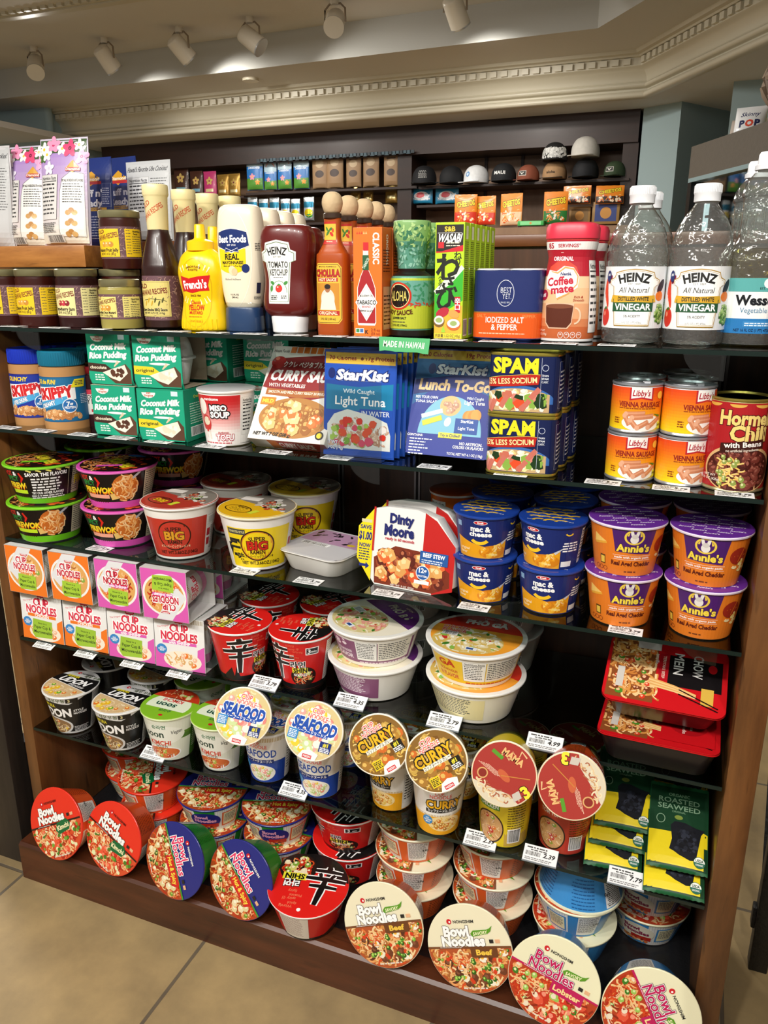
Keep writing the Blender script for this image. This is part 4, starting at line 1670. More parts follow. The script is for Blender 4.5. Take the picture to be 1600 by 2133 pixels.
def annie_side(a, R, h):
    L = PI * R
    a.rect(-L, 2, L, h - 3, '#e07a24')
    a.poly([(-22, h * .5), (22, h * .46), (27, h - 3), (-27, h - 3)], '#4a1f6a')
    a.ell(0, h * .8, 12, 11, '#e8c84a')
    a.ell(0, h * .8, 9.5, 8.8, '#4a1f6a')
    a.ell(0, h * .76, 5, 6, '#e6e2de')
    a.ell(-3, h * .87, 1.8, 6.5, '#e6e2de', ang=12)
    a.ell(3, h * .87, 1.8, 6.5, '#e6e2de', ang=-12)
    a.ell(0, h * .82, 3.6, 3.4, '#d0cac6')
    a.T("Annie's", 0, h * .58, h * .135, '#f5d94a', .06, w=42, o=('#2a0f44', .04))
    a.rect(-25, h * .43, 25, h * .435, '#fff')
    a.T('made with organic pasta', 0, h * .395, h * .04, '#fff', .03, w=46)
    a.rect(-25, h * .345, 25, h * .35, '#fff')
    a.T('Real Aged Cheddar', 0, h * .27, h * .085, '#5a1a14', .05, w=54)
    a.micro(-9, h * .12, 18, 1, 2, 3, '#7a3a14')
    a.poly([(-52, h * .78), (-34, h * .66), (-54, h * .6)], '#f4c86a')
    a.poly([(-34, h * .66), (-54, h * .6), (-52, h * .56), (-33, h * .62)], '#e8a83a')
    a.rect(-44, h * .2, -36, h * .38, '#5a3a10')
    a.rect(-43, h * .22, -37, h * .35, '#e8c04a')
    for k in range(3):
        a.ring(-50 + k * 7, h * .12, 3, 3, .7, '#8a3a14', 14)
    a.ell(42, h * .62, 13, 12, '#9a2a1c')
    a.line([(30, h * .62), (54, h * .63)], 1, '#e07a24')
    a.line([(42, h * .5), (48, h * .76)], 1, '#e07a24')
    ins = lambda x, y: ((x - 48) / 16) ** 2 + ((y - h * .45) / (h * .16)) ** 2 < 1
    a.noodles(ins, (30, 0, 66, h), 60, ('#f4dc8a', '#eccb6a', '#f8e8b0'), 3.6, 9, .3)
    a.facts(R * 1.9, h * .1, R * .7, h * .8)
    a.facts(-R * 2.5, h * .1, R * .7, h * .8)


BUILD['annie'] = lambda: cup('pasta_cup', 'pasta cup', 47.5, 38, 74, '#e07a24', annie_lid, annie_side, '#6a2f9a', '#e8ddf0', deg=-82, lip=3)


# ---- rice noodle bowls with clear white lids
def pho_lid(c, word, wc, meat):
    def f(a, R):
        a.ell(0, 0, R, R, '#ecebe6', 64)
        R -= 7
        a.ell(0, 0, R, R, c, 64)
        a.poly(halfdisc(R, R * .28), '#efe8d4' if meat else '#f0a030')
        a.ell(-R * .1, -R * .35, R * .78, R * .6, '#d9c88c' if meat else '#d8b860', 48)
        ins = lambda x, y: (x * x + y * y < (R - 1) ** 2) & (((x + R * .1) / (R * .8)) ** 2 + ((y + R * .35) / (R * .6)) ** 2 < 1)
        bb = (-R, -R, R, R * .3)
        a.noodles(ins, bb, 150, ('#f4f0dc', '#e9e2c0', '#fbf8ea', '#ddd0a0'), 2, 15, .5)
        a.chunks(ins, bb, 22, ('#d8806a', '#e09a88') if meat else ('#f2ead0', '#e8d8a8'), 6, 12, '#f0c0b0' if meat else '#fbf8e8', 8, .5)
        a.chunks(ins, bb, 16, ('#3f7a2a', '#8ab84a', '#c8302a'), 3, 8, None, 6, .6)
        a.T(word, R * .1, R * .6, R * .19, wc, .06, w=R * .95, ang=-8 if meat else 0, o=('#fff' if not meat else '#4a1a5a', .03))
        if not meat:
            a.T('CHICKEN', -R * .5, R * .2, R * .13, '#d8402a', .04, w=R * .6, o=('#fff', .03))
            a.T('FLAVOR', -R * .5, R * .04, R * .13, '#d8402a', .04, w=R * .55, o=('#fff', .03))
        a.bars(-R * .72, -R * .2, R * .32, R * .16)
        a.rect(-R * .05, -R * .78, R * .2, -R * .64, '#e8ecf2')
        a.rect(-R * .03, -R * .75, R * .12, -R * .67, '#2a4a8a')
        a.T('VIFON', R * .1, R * .86, R * .07, '#f0d0d0', .03)
    return f


def pho_side(c, w1, w2, tc):
    def f(a, R, h):
        L = PI * R
        a.rect(-R * 1.15, 8, R * 1.2, h - 12, c)
        a.T(w1, -R * .7, h * .66, h * .16, tc, .06, al='c', w=R * .45)
        a.T('RICE NOODLES', -R * .68, h * .45, h * .07, tc, .04, w=R * .5)
        a.T(w2, -R * .68, h * .3, h * .12, tc, .04, w=R * .55)
        a.facts(-R * .3, h * .22, R * .5, h * .6)
        a.rect(R * .22, h * .22, R * 1.1, h * .82, '#e9e6da')
        a.micro(R * .25, h * .79, R * .8, 9, h * .025, h * .06, '#333')
        a.micro(-R * .25, h * .17, R * 1.3, 1, 2, 3, tc)
        a.rect(R * 1.4, 8, R * 2.9, h - 12, c)
        a.micro(R * 1.5, h * .8, R * 1.1, 10, h * .025, h * .055, '#e9e0e6' if c[1] != 'e' else '#444')
    return f


BUILD['pho_bo'] = lambda: cup('noodle_bowl', 'noodle bowl', 77.5, 60, 62, '#e9e7e0', pho_lid('#5c2470', 'PHỞ BÒ', '#b8b0a0', True), pho_side('#8a5478', 'BÒ', 'FLAVOR', '#f2e4ee'), '#f1f0ec', part='bowl', deg=-78, lip=4, lrot=-38)
BUILD['pho_bo_back'] = lambda: cup('noodle_bowl', 'noodle bowl', 77.5, 60, 62, '#e9e7e0', pho_lid('#5c2470', 'PHỞ BÒ', '#b8b0a0', True), pho_side('#8a5478', 'BÒ', 'FLAVOR', '#f2e4ee'), '#f1f0ec', part='bowl', deg=130, lip=4, lrot=-25)
BUILD['pho_ga'] = lambda: cup('noodle_bowl', 'noodle bowl', 77.5, 60, 62, '#e9e7e0', pho_lid('#d23220', 'PHỞ GÀ', '#f4f4f0', False), pho_side('#ecc42a', 'GÀ', 'N FLAVOR', '#c8401c'), '#f1f0ec', part='bowl', deg=-74, lip=4)
BUILD['pho_ga_back'] = lambda: cup('noodle_bowl', 'noodle bowl', 77.5, 60, 62, '#e9e7e0', pho_lid('#d23220', 'PHỞ GÀ', '#f4f4f0', False), pho_side('#e9dfae', 'GÀ', 'N FLAVOR', '#8a7a2a'), '#f1f0ec', part='bowl', deg=130, lip=4, lrot=-25)


# ---- tofu soup cup
def miso_side(a, R, h):
    L = PI * R
    n = 16
    for k in range(n):
        f = (k + .5) / n
        c = [int(u + (v - u) * min(1, max(0, (f - .25) * 1.6))) for u, v in zip((246, 240, 236), (200, 40, 44))]
        a.rect(-R * 1.35, 3 + (h - 10) * k / n, R * .75, 3 + (h - 10) * (k + 1) / n, '#%02x%02x%02x' % tuple(c))
    a.T('marukome', -R * .35, h * .86, h * .05, '#fff', .04, w=R * .6)
    for t, y, wd in (('MISO', h * .7, 27), ('SOUP', h * .58, 31)):
        a.T(t, -4 if t == 'MISO' else -2, y, h * .1, '#fff', .07, w=wd, o=('#111', .13))
    a.T('Authentic', 2, h * .26, h * .035, '#b8404a', .03)
    a.T('TOFU', 4, h * .17, h * .1, '#fff', .05, w=30, o=('#b8203a', .08))
    a.ell(-32, h * .72, 9, 13, '#f4efe6')
    a.ell(-28, h * .42, 10, 14, '#c83a3a')
    a.ell(-27, h * .46, 7, 7, '#e8dcc4')
    a.line([(-32, h * .3), (-30, h * .16)], 3, '#f0e8dc')
    a.line([(-24, h * .3), (-22, h * .14)], 3, '#f0e8dc')
    a.rect(R * .75, 5, R * 1.7, h - 8, '#f4f2ee')
    a.facts(R * .82, h * .2, R * .55, h * .68)
    a.micro(-R * .9, h * .08, R * 1.4, 1, 2, 3, '#c8606a')


BUILD['miso'] = lambda: cup('soup_cup', 'soup cup', 45, 36, 90, '#f3f0ec', None, miso_side, '#b9bbbd', deg=-72)
def plain_side(c, c2):
    def f(a, R, h):
        L = PI * R
        a.rect(-L, 3, L, h - 4, c)
        a.facts(-R * .9, h * .3, R * .8, h * .6)
        a.micro(-R * .9, h * .24, R * 1.4, 4, h * .02, h * .05, c2)
        a.bars(R * .2, h * .3, R * .6, h * .25)
    return f


BUILD['orange_cup'] = lambda: cup('noodle_cup', 'noodle cup', 42, 36, 120, '#e06a1c', None, plain_side('#e06a1c', '#3a1a0a'), '#c8581c')
BUILD['white_bowl'] = lambda: cup('noodle_bowl', 'noodle bowl', 76, 60, 75, '#d9d9d4', None, plain_side('#c9c7bf', '#555'), '#cfd0cc', part='bowl')
# ------------------------------------------------------------------ jars, bottles, boxes, pouches and cans
def jar(name, cat, R, h, body, lidcol, side, lidh=12, neck=None, deg=-90, lidR=None, lmat='metal', mat='gloss', ribbed=False, foot=None, label_h=None):
    t = thing(name, cat)
    nk = neck or R - 3
    P = [(R - 4, 0), (R - .8, 2), (R, 6), (R, h - lidh - 10), (R - 1, h - lidh - 5), (nk, h - lidh - 1), (nk, h - lidh + 1)]
    g = G()
    Rev([P[0]] + smooth(P[1:], 3)).geo(g, foot if callable(foot) else body)
    g.obj('glass_jar' if lmat == 'metal' else 'plastic_jar', t, mat)
    g = G()
    lr = lidR or nk + 1.5
    Rev([(lr - .6, h - lidh), (lr, h - lidh + 1), (lr, h - 1.5), (lr - 1.5, h), (lr - 3, h), (lr - 3.6, h - .8), (.1, h - .8)], n=72).geo(g, lidcol)
    if ribbed:
        for i in range(60):
            a = 2 * PI * i / 60
            g.tube([(lr * math.cos(a), lr * math.sin(a), h - lidh + 1.5), (lr * math.cos(a), lr * math.sin(a), h - 2.5)], .6, lidcol, 4)
    g.obj('lid', t, lmat)
    if side:
        a = Art(3)
        side(a, R, h)
        a.obj('printed_label', t, Rev([(R, 0), (R, h)]).wrap(deg), 4, 0, mat='paper')
    return t


def floral(a, x0, y0, x1, y1, bg='#6a4a52', c=('#c8a898', '#a88078', '#8a6268')):
    a.rect(x0, y0, x1, y1, bg)
    r = random.Random(5)
    for _ in range(int((x1 - x0) * (y1 - y0) / 26)):
        x, y, q = r.uniform(x0 + 4, x1 - 4), r.uniform(y0 + 2.2, y1 - 2.2), r.uniform(0, 6)
        a.line([(x - 3 * math.cos(q), y - 2 * math.sin(q)), (x, y + .8), (x + 3 * math.cos(q), y + 2 * math.sin(q))], .8, r.choice(c), .1)


def jelly_side(bg, word, wt, fruit, yb=.17, yt=.72):
    def f(a, R, h):
        y0, y1 = h * yb, h * yt
        H = y1 - y0
        L = PI * R
        floral(a, -L * .93, y0, L * .93, y1)
        a.rect(-46, y0 + 3, 8, y1 - 4, bg)
        a.T('OLD', -26, y1 - H * .17, H * .11, '#7a2a1c', .04, ang=8)
        a.T('HAWAII RECIPES', -14, y1 - H * .31, H * .15, '#7a2a1c', .04, w=42, ang=10)
        for k, c in enumerate(fruit):
            a.ell(-20 + k * 7, y0 + H * .45, 4.6, 4.6, c)
            a.ell(-21.5 + k * 7, y0 + H * .48, 1.6, 1.4, '#f4dca8')
        a.T(word, -14, y0 + H * .27, H * .1, '#2a1a14', .04, w=40)
        a.T(wt, -14, y0 + H * .15, H * .075, '#3a2a1c', .02, w=30)
        a.rect(18, y0 + 3, 50, y1 - 4, bg)
        a.micro(20, y1 - 6, 8, 9, 1, H * .09, '#444')
        a.T('Nutrition', 40, y1 - 8, 3, '#111', .05)
        a.T('Facts', 37, y1 - 12, 3, '#111', .05)
        a.micro(30, y1 - 16, 18, 8, 1, H * .07, '#333')
    return f


FR = ('#d89a3a', '#e0a848', '#c88a30')
BUILD['jelly'] = lambda: jar('jelly_jar', 'jar', 34.5, 95, '#3a120c', '#a8a27a', jelly_side('#f0c81c', 'Passion Fruit Jelly', 'NET WT. 10 OZ. (283 g)', FR), neck=33, deg=-70)
BUILD['jam'] = lambda: jar('jam_jar', 'jar', 34.5, 95, '#2a0c0c', '#a8a27a', jelly_side('#e6dc9a', 'Strawberry Jam', 'NET WT. 10 OZ. (283 g)', ('#a82a30', '#c83a4a', '#8a1c28')), neck=33, deg=-70)
BUILD['mustard_jar'] = lambda: jar('mustard_jar', 'jar', 34, 79, '#9a8f4a', '#a8a27a', jelly_side('#e4d67e', 'Sweet Maui Onion Mustard', 'NET WT. 7.0 OZ. (198g)', FR, .2, .7), deg=-76)


def pb_side(bg, bg2, flav, top):
    def f(a, R, h):
        y0, y1 = h * .1, h * .68
        H = y1 - y0
        L = PI * R
        a.rect(-L * .98, y0, L * .98, y1, bg)
        a.rect(-L * .98, y0, L * .98, y0 + 2, bg2)
        a.rect(-L * .98, y1 - 2, L * .98, y1, bg2)
        a.T(top, -20, y1 - H * .11, H * .09, '#f4d02a', .06, w=44, sh=.2)
        a.poly([(-44, y0 + H * .42), (34, y0 + H * .5), (34, y1 - H * .2), (-44, y1 - H * .24)], '#f6f6f4')
        a.T('SKIPPY', -4, y0 + H * .64, H * .23, '#d01f24', .09, w=70, ang=6, o=('#fff', .04))
        a.poly([(-46, y0 + H * .22), (-20, y0 + H * .3), (20, y0 + H * .46), (18, y0 + H * .58), (-24, y0 + H * .46), (-46, y0 + H * .4)], '#4aa8dc' if bg[1] == '1' else '#2a3fae')
        a.T(flav, -18, y0 + H * .385, H * .09, '#fff', .05, w=34, ang=17, o=('#123a7a', .05))
        ins = lambda x, y: (y < y0 + H * .3) & (y > y0 + 3) & (x > -46) & (x < 46)
        a.chunks(ins, (-46, y0, 46, y0 + H * .3), 60, ('#c88a50', '#d8a068', '#b87840', '#e0b080'), 4, 8, '#ecc898')
        a.ell(22, y0 + H * .36, 12.5, 12.5, '#fff')
        a.ell(22, y0 + H * .36, 11.3, 11.3, '#1f6ab0')
        a.T('7g', 22, y0 + H * .4, H * .1, '#fff', .05)
        a.T('PROTEIN', 22, y0 + H * .32, H * .05, '#fff', .04, w=18)
        a.poly([(26, y1 - H * .24), (34, y1 - H * .06), (56, y1 - H * .06), (52, y1 - H * .24)], '#f2e22a')
        a.micro(34, y1 - H * .1, 18, 3, 1.4, 2.8, '#234')
        a.micro(42, y0 + H * .6, 16, 6, 1.2, 3, '#cfe4f4')
        a.facts(60, y0 + 3, 26, H - 6)
    return f


BUILD['pb_blue'] = lambda: jar('peanut_butter_jar', 'jar', 40, 137, '#b98a58', '#1a36b8', pb_side('#16309a', '#20207a', 'SUPER CHUNK', 'CRUNCHY'), 26, 36, -62, 39, 'plastic', ribbed=True)
BUILD['pb_teal'] = lambda: jar('peanut_butter_jar', 'jar', 40, 137, '#b98a58', '#14708e', pb_side('#156a9a', '#0f5a86', 'CREAMY', 'FUEL the FUN!'), 26, 36, -70, 39, 'plastic', ribbed=True)


def smuck_side(a, R, h):
    a.rect(-50, h * .2, 50, h * .62, '#f2efe8')
    a.rect(-50, h * .54, 50, h * .62, '#d83a50')
    a.T("SMUCKER'S", 2, h * .5, 6, '#222', .03, w=34)
    a.T('SIMPLY FRUIT', 2, h * .42, 9, '#222', .03, w=50)
    a.rect(4, h * .24, 30, h * .29, '#c02a3a')
    a.ell(-20, h * .27, 7, 7, '#d8302a')


BUILD['fruit_jar'] = lambda: jar('fruit_spread_jar', 'jar', 30, 107, '#2c080e', '#b8323a', smuck_side, 13, 25, -70)


# ---- bottles
def bbq():
    t = thing('sauce_bottle', 'bottle')
    P = smooth([(26, 0), (29.5, 3), (30, 12), (30, 88), (28.5, 104), (22, 130), (16.5, 150), (15.5, 166), (15.5, 175)], 4)
    rv = Rev(P, p=2.3)
    g = G()
    rv.geo(g, '#2a0d0a')
    g.obj('glass_bottle', t, 'film')
    g = G()
    cp = [(16.5, 155), (16.8, 156), (18.6, 204), (19.6, 206), (20.6, 208), (20.6, 221), (19.6, 223)]
    Rev(cp).geo(g, '#e9dca6')
    c = g.obj('neck_sleeve', t, 'plastic')
    a = Art()
    a.T('OLD', -8, 192, 7, '#c8502c', .02, ang=28)
    a.T('HAWAII RECIPES', 2, 181, 8, '#c8502c', .02, ang=32, w=46)
    a.obj('sleeve_print', c, Rev([(16.8, 156), (18.6, 204), (20.6, 222)]).wrap(-92, 18), 3, 8, mat='plastic')
    a = Art()
    floral(a, -90, 14, 90, 84)
    a.rect(-34, 20, 24, 76, '#d8c878')
    a.line([(-32, 22), (22, 22), (22, 74), (-32, 74)], .5, '#7a6a2a', closed=True)
    a.T('OLD', -24, 68, 7, '#7a2a1c', .04)
    a.T('HAWAII RECIPES', -5, 59, 8, '#7a2a1c', .04, w=50, ang=6)
    a.line([(-22, 46), (-8, 48), (8, 47), (18, 44)], .8, '#3a3a14')
    for k in range(6):
        a.ell(-18 + k * 6, 41 + (k % 2) * 5, 1.3, 4.5, '#4a4a1c' if k > 2 else '#c8a02a', ang=-20)
    a.T('Kiawe Smoke BBQ Sauce', -5, 31, 4.2, '#222', .04, w=46)
    a.T('NET WT.14.75 OZ. (418g)', -5, 25.5, 3, '#333', .02, w=38)
    a.obj('printed_label', t, rv.wrap(-80, 30), 4, 0, mat='paper')
    return t


BUILD['bbq'] = bbq


def mustard():
    t = thing('mustard_bottle', 'bottle')
    Y = '#f2c80c'
    P = smooth([(38, 0), (41, 3), (41, 14), (36, 40), (35, 52), (40, 78), (41, 92), (35, 112), (22, 124), (18, 126)], 4)
    rv = Rev(P, 1, .62, 2.2)
    g = G()
    rv.geo(g, Y)
    for k in range(9):
        a_ = R_(-90 + (k - 4) * 13)
        x, y = rv.sec(np.array([a_]))
        g.tube([(x[0] * 40, y[0] * 40, 3), (x[0] * 39, y[0] * 39, 18)], 2.0, Y, 6)
    g.obj('squeeze_body', t, 'gloss')
    g = G()
    Rev([(18, 121), (21, 122), (21, 135), (19, 136.5), (10.5, 139), (9, 141), (8, 159), (7, 161)], 1, 1, 2, 40).geo(g, Y)
    g.obj('cap', t, 'gloss')
    a = Art()
    a.ring(0, 58, 29, 52, 1.2, '#d8a808')
    for k in (-3, -2, -1, 1, 2, 3):
        for s in (1, -1):
            x, y = 22 * math.sin(k * .42), (86 if s > 0 else 56) + s * 8 * math.cos(k * .4)
            a.line([(x, y), (x * 1.25, y + s * 8)], [.8, 2.2], '#fdf6c8')
    a.T('AMERICAN FLAVOR', 0, 98, 3, '#6a3a10', .03, w=26, arc=30)
    a.T('IN A BOTTLE', 0, 93, 3, '#6a3a10', .03, w=16)
    a.poly([(-27, 60), (-24, 84), (-8, 80), (6, 83), (26, 85), (23, 70), (25, 62), (8, 61), (-6, 58), (-20, 61)], '#cf1f22')
    a.T("French's", 0, 71, 12, '#fff', .05, w=42, ang=3)
    a.T('SINCE 1904', 0, 54, 3, '#6a3a10', .03, w=20)
    a.T('Classic', 0, 44, 5, '#c8401c', .03)
    a.T('YELLOW', 0, 36, 8, '#c8301c', .05, w=31)
    a.T('MUSTARD', 0, 28, 4.5, '#c8301c', .03, w=24)
    a.micro(-13, 22.5, 26, 1, 1.3, 3, '#c8701c')
    a.T('NET WT 8 OZ (226g)', 0, 15, 2.6, '#c8701c', .02, w=22)
    a.obj('printed_label', t, rv.wrap(-90, 38), 4, 6, mat='gloss')
    return t


BUILD['mustard'] = mustard


def mayo():
    t = thing('mayonnaise_bottle', 'bottle')
    P = smooth([(24, 34), (29, 40), (33, 58), (37, 90), (38, 130), (36.5, 165), (33, 182), (27, 187), (22, 188)], 4)
    rv = Rev(P, 1, .66, 2.5)
    g = G()
    rv.geo(g, '#eee3cb')
    g.obj('squeeze_body', t, 'gloss')
    g = G()
    Rev([(31, 0), (32, 2), (30, 34), (29, 36), (24, 37)], 1, .72, 2.4).geo(g, '#2c4a78')
    c = g.obj('flip_cap', t, 'gloss')
    g = G()
    Rev([(33.5, 0.2), (33, 20), (31, 38), (29, 44)], 1, .74, 2.4).geo(g, '#fff', caps=False)
    g.obj('clear_skirt', c, 'acrylic')
    a = Art()
    a.ring(-3, 110, 34, 74, 1.0, '#fbf4e4')
    a.poly([(-24, 94), (-24, 124), (22, 124), (22, 94), (10, 89), (-1, 87), (-12, 89)], '#f2d21c')
    P = [(-28, 128), (-25, 148), (-10, 152), (0, 153), (10, 152), (25, 148), (28, 128), (12, 122), (0, 118), (-12, 122)]
    a.poly(P, '#1c2f6a')
    a.line(P, 1, '#e9e6e0', closed=True)
    a.T('Best Foods', 0, 138, 10, '#fff', .05, w=48)
    a.T('EST 1913', 0, 129, 2.6, '#fff', .02)
    a.poly([(-10, 126), (0, 121), (10, 126), (12, 118), (0, 120), (-12, 118)], '#1c2f6a')
    a.line([(-10, 125), (0, 121), (10, 125), (11, 119), (0, 121), (-11, 119)], .6, '#fff', closed=True)
    a.T('REAL', 0, 112, 8, '#1a1a1a', .05, w=24)
    a.T('MAYONNAISE', 0, 103.5, 4.2, '#1a1a1a', .05, w=36)
    a.T('Made with Cage Free Eggs', 0, 98.5, 2.3, '#222', .02, w=32)
    a.ell(-1, 92, 6, 7, '#f0d8b0')
    a.ell(3, 90, 5, 5.5, '#e4c49a')
    a.ell(21, 95, 6, 6.5, '#1c2f6a')
    a.T('Richard Hellmann', -1, 79, 3, '#555', -.01, w=28, sh=.4)
    a.T('11.5 FL OZ', -1, 56, 2.4, '#333', .02)
    a.T('(340 mL)', -1, 52, 2.4, '#333', .02)
    a.micro(36, 132, 14, 5, .9, 2.4, '#444')
    a.rect(38, 58, 46, 74, '#2a2a44')
    a.micro(34, 54, 16, 3, .8, 2, '#444')
    a.obj('printed_label', t, rv.wrap(-92, 36), 4, 6, mat='gloss')
    return t


BUILD['mayo'] = mayo


def ketchup():
    t = thing('ketchup_bottle', 'bottle')
    P = smooth([(22, 22), (30, 25), (39, 34), (41, 48), (38, 70), (37.5, 84), (41.5, 112), (43, 132), (41, 146), (36, 154), (30, 156)], 4)
    rv = Rev(P, 1, .6, 2.6)
    g = G()
    rv.geo(g, '#5e1210')
    g.obj('squeeze_body', t, 'film')
    g = G()
    Rev([(25, 0), (27.5, 2), (28.5, 14), (28.8, 15), (29.5, 24), (28, 25.5)], 1, .72, 2.3).geo(g, '#eff1f4')
    g.obj('flip_cap', t, 'plastic')
    a = Art()
    P = [(-17, 44), (17, 44), (22, 104), (29, 106), (29, 118), (21, 121), (19, 131), (0, 135), (-19, 131), (-21, 121), (-29, 118), (-29, 106), (-22, 104)]
    a.poly(P, '#eef0ea')
    a.line([(x * .9, 89 + (y - 89) * .93) for x, y in P], 1.1, '#6b7f5c', closed=True)
    a.T('HEINZ', 0, 120, 10, '#222', .04, w=31, arc=46)
    a.T('EST° 1869', 0, 111, 2, '#444', .01)
    a.T('TOMATO', 0, 100, 8.5, '#222', .02, w=34)
    a.T('KETCHUP', 0, 89, 8.5, '#222', .02, w=32)
    a.micro(-10, 82.5, 20, 1, 1, 2, '#666')
    a.ring(0, 60, 14, 17, .8, '#3f8a3a', 20, 0, 180)
    a.ell(0, 66, 6, 5.6, '#cf2a1e')
    a.ell(-2, 68, 1.5, 1.2, '#f6c0b0')
    a.poly([(-4, 71), (0, 73), (4, 71), (0, 70)], '#3f8a3a')
    for s in (-1, 1):
        a.ell(s * 12, 74, 4, 2.4, '#3f8a3a', ang=s * 30)
    a.ell(-13, 66, 2.5, 4.5, '#3f8a3a')
    a.micro(-13, 56, 11, 3, 1.3, 2.4, '#444')
    a.micro(4, 56, 9, 2, 1.4, 2.8, '#444')
    a.obj('printed_label', t, rv.wrap(-94, 40), 4, 6, mat='paper')
    return t


BUILD['ketchup'] = ketchup


def chol():
    t = thing('hot_sauce_bottle', 'bottle')
    P = smooth([(21, 0), (24, 2), (25, 8), (25, 104), (22, 116), (14, 130), (12, 140), (12.5, 160), (13, 164)], 4)
    rv = Rev(P, 1, .66, 2.8)
    g = G()
    rv.geo(g, '#a8480f')
    g.obj('glass_bottle', t, 'film')
    g = G()
    Rev([(12, 163), (13.5, 164), (13.5, 170), (12, 171)], 1, .9).geo(g, '#3a2a20')
    g.obj('collar', t, 'gloss')
    g = G()
    Rev(smooth([(9, 170), (12.5, 174), (15.2, 184), (13, 194), (7, 199), (.5, 200)], 4)).geo(g, '#c9b08a')
    g.obj('wooden_cap', t, 'matte')
    a = Art()
    y, k = '#e8b83a', '#2a1a10'
    P = [(-17, 16), (17, 16), (22, 22), (22, 96), (17, 102), (-17, 102), (-22, 96), (-22, 22)]
    a.poly(P, y)
    a.line([(x * .94, 59 + (q - 59) * .96) for x, q in P], .8, k, closed=True)
    a.rect(-18, 36, 18, 74, '#c98a2a')
    a.ell(0, 52, 11, 14, '#d8d2c4')
    a.poly([(-13, 36), (-9, 56), (0, 62), (9, 56), (13, 36)], '#e2ddd0')
    a.ell(0, 66, 4.2, 5.4, '#a8704a')
    a.ell(0, 69, 4.8, 3.6, '#241812')
    a.T('IMPORTED FROM MEXICO', 0, 97, 2, k, .01, w=28)
    a.T('CHOLULA', 0, 88, 9, '#b8241c', .07, w=39, o=(k, .03))
    a.rect(-16, 76, 16, 81.5, '#b8241c')
    a.T('HOT SAUCE', 0, 78.7, 3.8, '#f6e8c0', .04, w=28)
    a.rect(-18, 28, 18, 35, '#b8241c')
    a.T('ORIGINAL', 0, 31.5, 4.6, '#f6e8c0', .04, w=30)
    a.T('5 FL OZ (150 mL)', 0, 23, 2.8, k, .03, w=24)
    a.rect(-19, 134, 19, 158, y)
    a.rect(-19, 128, 19, 134, '#b8241c')
    a.T('ORIGINAL', 0, 131, 3.2, '#f6e8c0', .04, w=19)
    a.rect(-19, 156, 19, 159, '#b8241c')
    for x, yy, c, r1, r2, an in ((-5, 144, '#3f7a2a', 7, 2.4, 30), (6, 142, '#c8281c', 6, 2.6, -20), (-8, 149, '#4f8a2a', 5, 2.2, -30), (4, 149, '#3f7a2a', 5, 2, 10), (10, 147, '#d8401c', 3, 3, 0)):
        a.ell(x, yy, r1, r2, c, ang=an)
    a.obj('printed_label', t, rv.wrap(-92, 25), 3, 6, mat='paper')
    return t


BUILD['cholula'] = chol


def aloha():
    t = thing('soy_sauce_bottle', 'bottle')
    P = smooth([(27, 0), (29.5, 2), (30, 10), (30, 72), (28, 84), (20, 90), (19.5, 94), (21, 118), (25, 134), (26.5, 150), (26, 157), (24, 158)], 4)
    rv = Rev(P, n=64)
    g = G()
    rv.geo(g, lambda z: '#1c1614' if z < 10 or 84 < z < 94 else ('#5a9480' if z < 130 else '#86b070'))
    g.obj('glass_bottle', t, 'gloss')
    a = Art(4)
    r = random.Random(2)
    for _ in range(230):
        x, y = r.uniform(-60, 60), r.uniform(97, 154)
        q = r.uniform(0, PI)
        c = '#8cbcaa' if y < 124 else '#b4d490'
        a.ell(x, y, 3.6, 1.7, r.choice((c, '#3f7a5c')), 8, ang=math.degrees(q), dl=.1)
    a.rect(-90, 12, 90, 80, '#6aa496')
    a.rect(-90, 12, 90, 44, '#bcc23a')
    a.rect(-90, 78, 90, 81, '#b8c83a')
    for _ in range(120):
        x, y = r.uniform(-88, 88), r.uniform(48, 76)
        a.ell(x, y, 3, 1.4, '#3f8a6a', 8, ang=r.uniform(0, 180), dl=.1)
    for _ in range(60):
        x = r.uniform(-88, 88)
        a.ell(x, 45 + r.uniform(-3, 3), 2.4, 1, '#c8402c', 8, ang=r.uniform(0, 180), dl=.1)
    a.ell(-3, 57, 19, 19, '#c8301c')
    a.ell(-3, 57, 16.5, 16.5, '#e9dca0')
    a.ell(-3, 57, 15.5, 15.5, '#1a1410')
    a.T('ALOHA', -3, 57, 13, '#d8c868', .02, w=26)
    a.T('SOY SAUCE', -2, 34, 6, '#5a2a14', .05, w=39, arc=-90)
    a.T('LOWER SALT', -2, 27, 3, '#222', .05, w=22)
    a.micro(-14, 22, 24, 1, 1, 2, '#444')
    a.T('5.9 FL OZ (170mL)', -2, 17, 2.6, '#222', .03, w=24)
    a.obj('printed_label', t, rv.wrap(-102, 29), 4, 6, mat='gloss')
    return t


BUILD['aloha'] = aloha


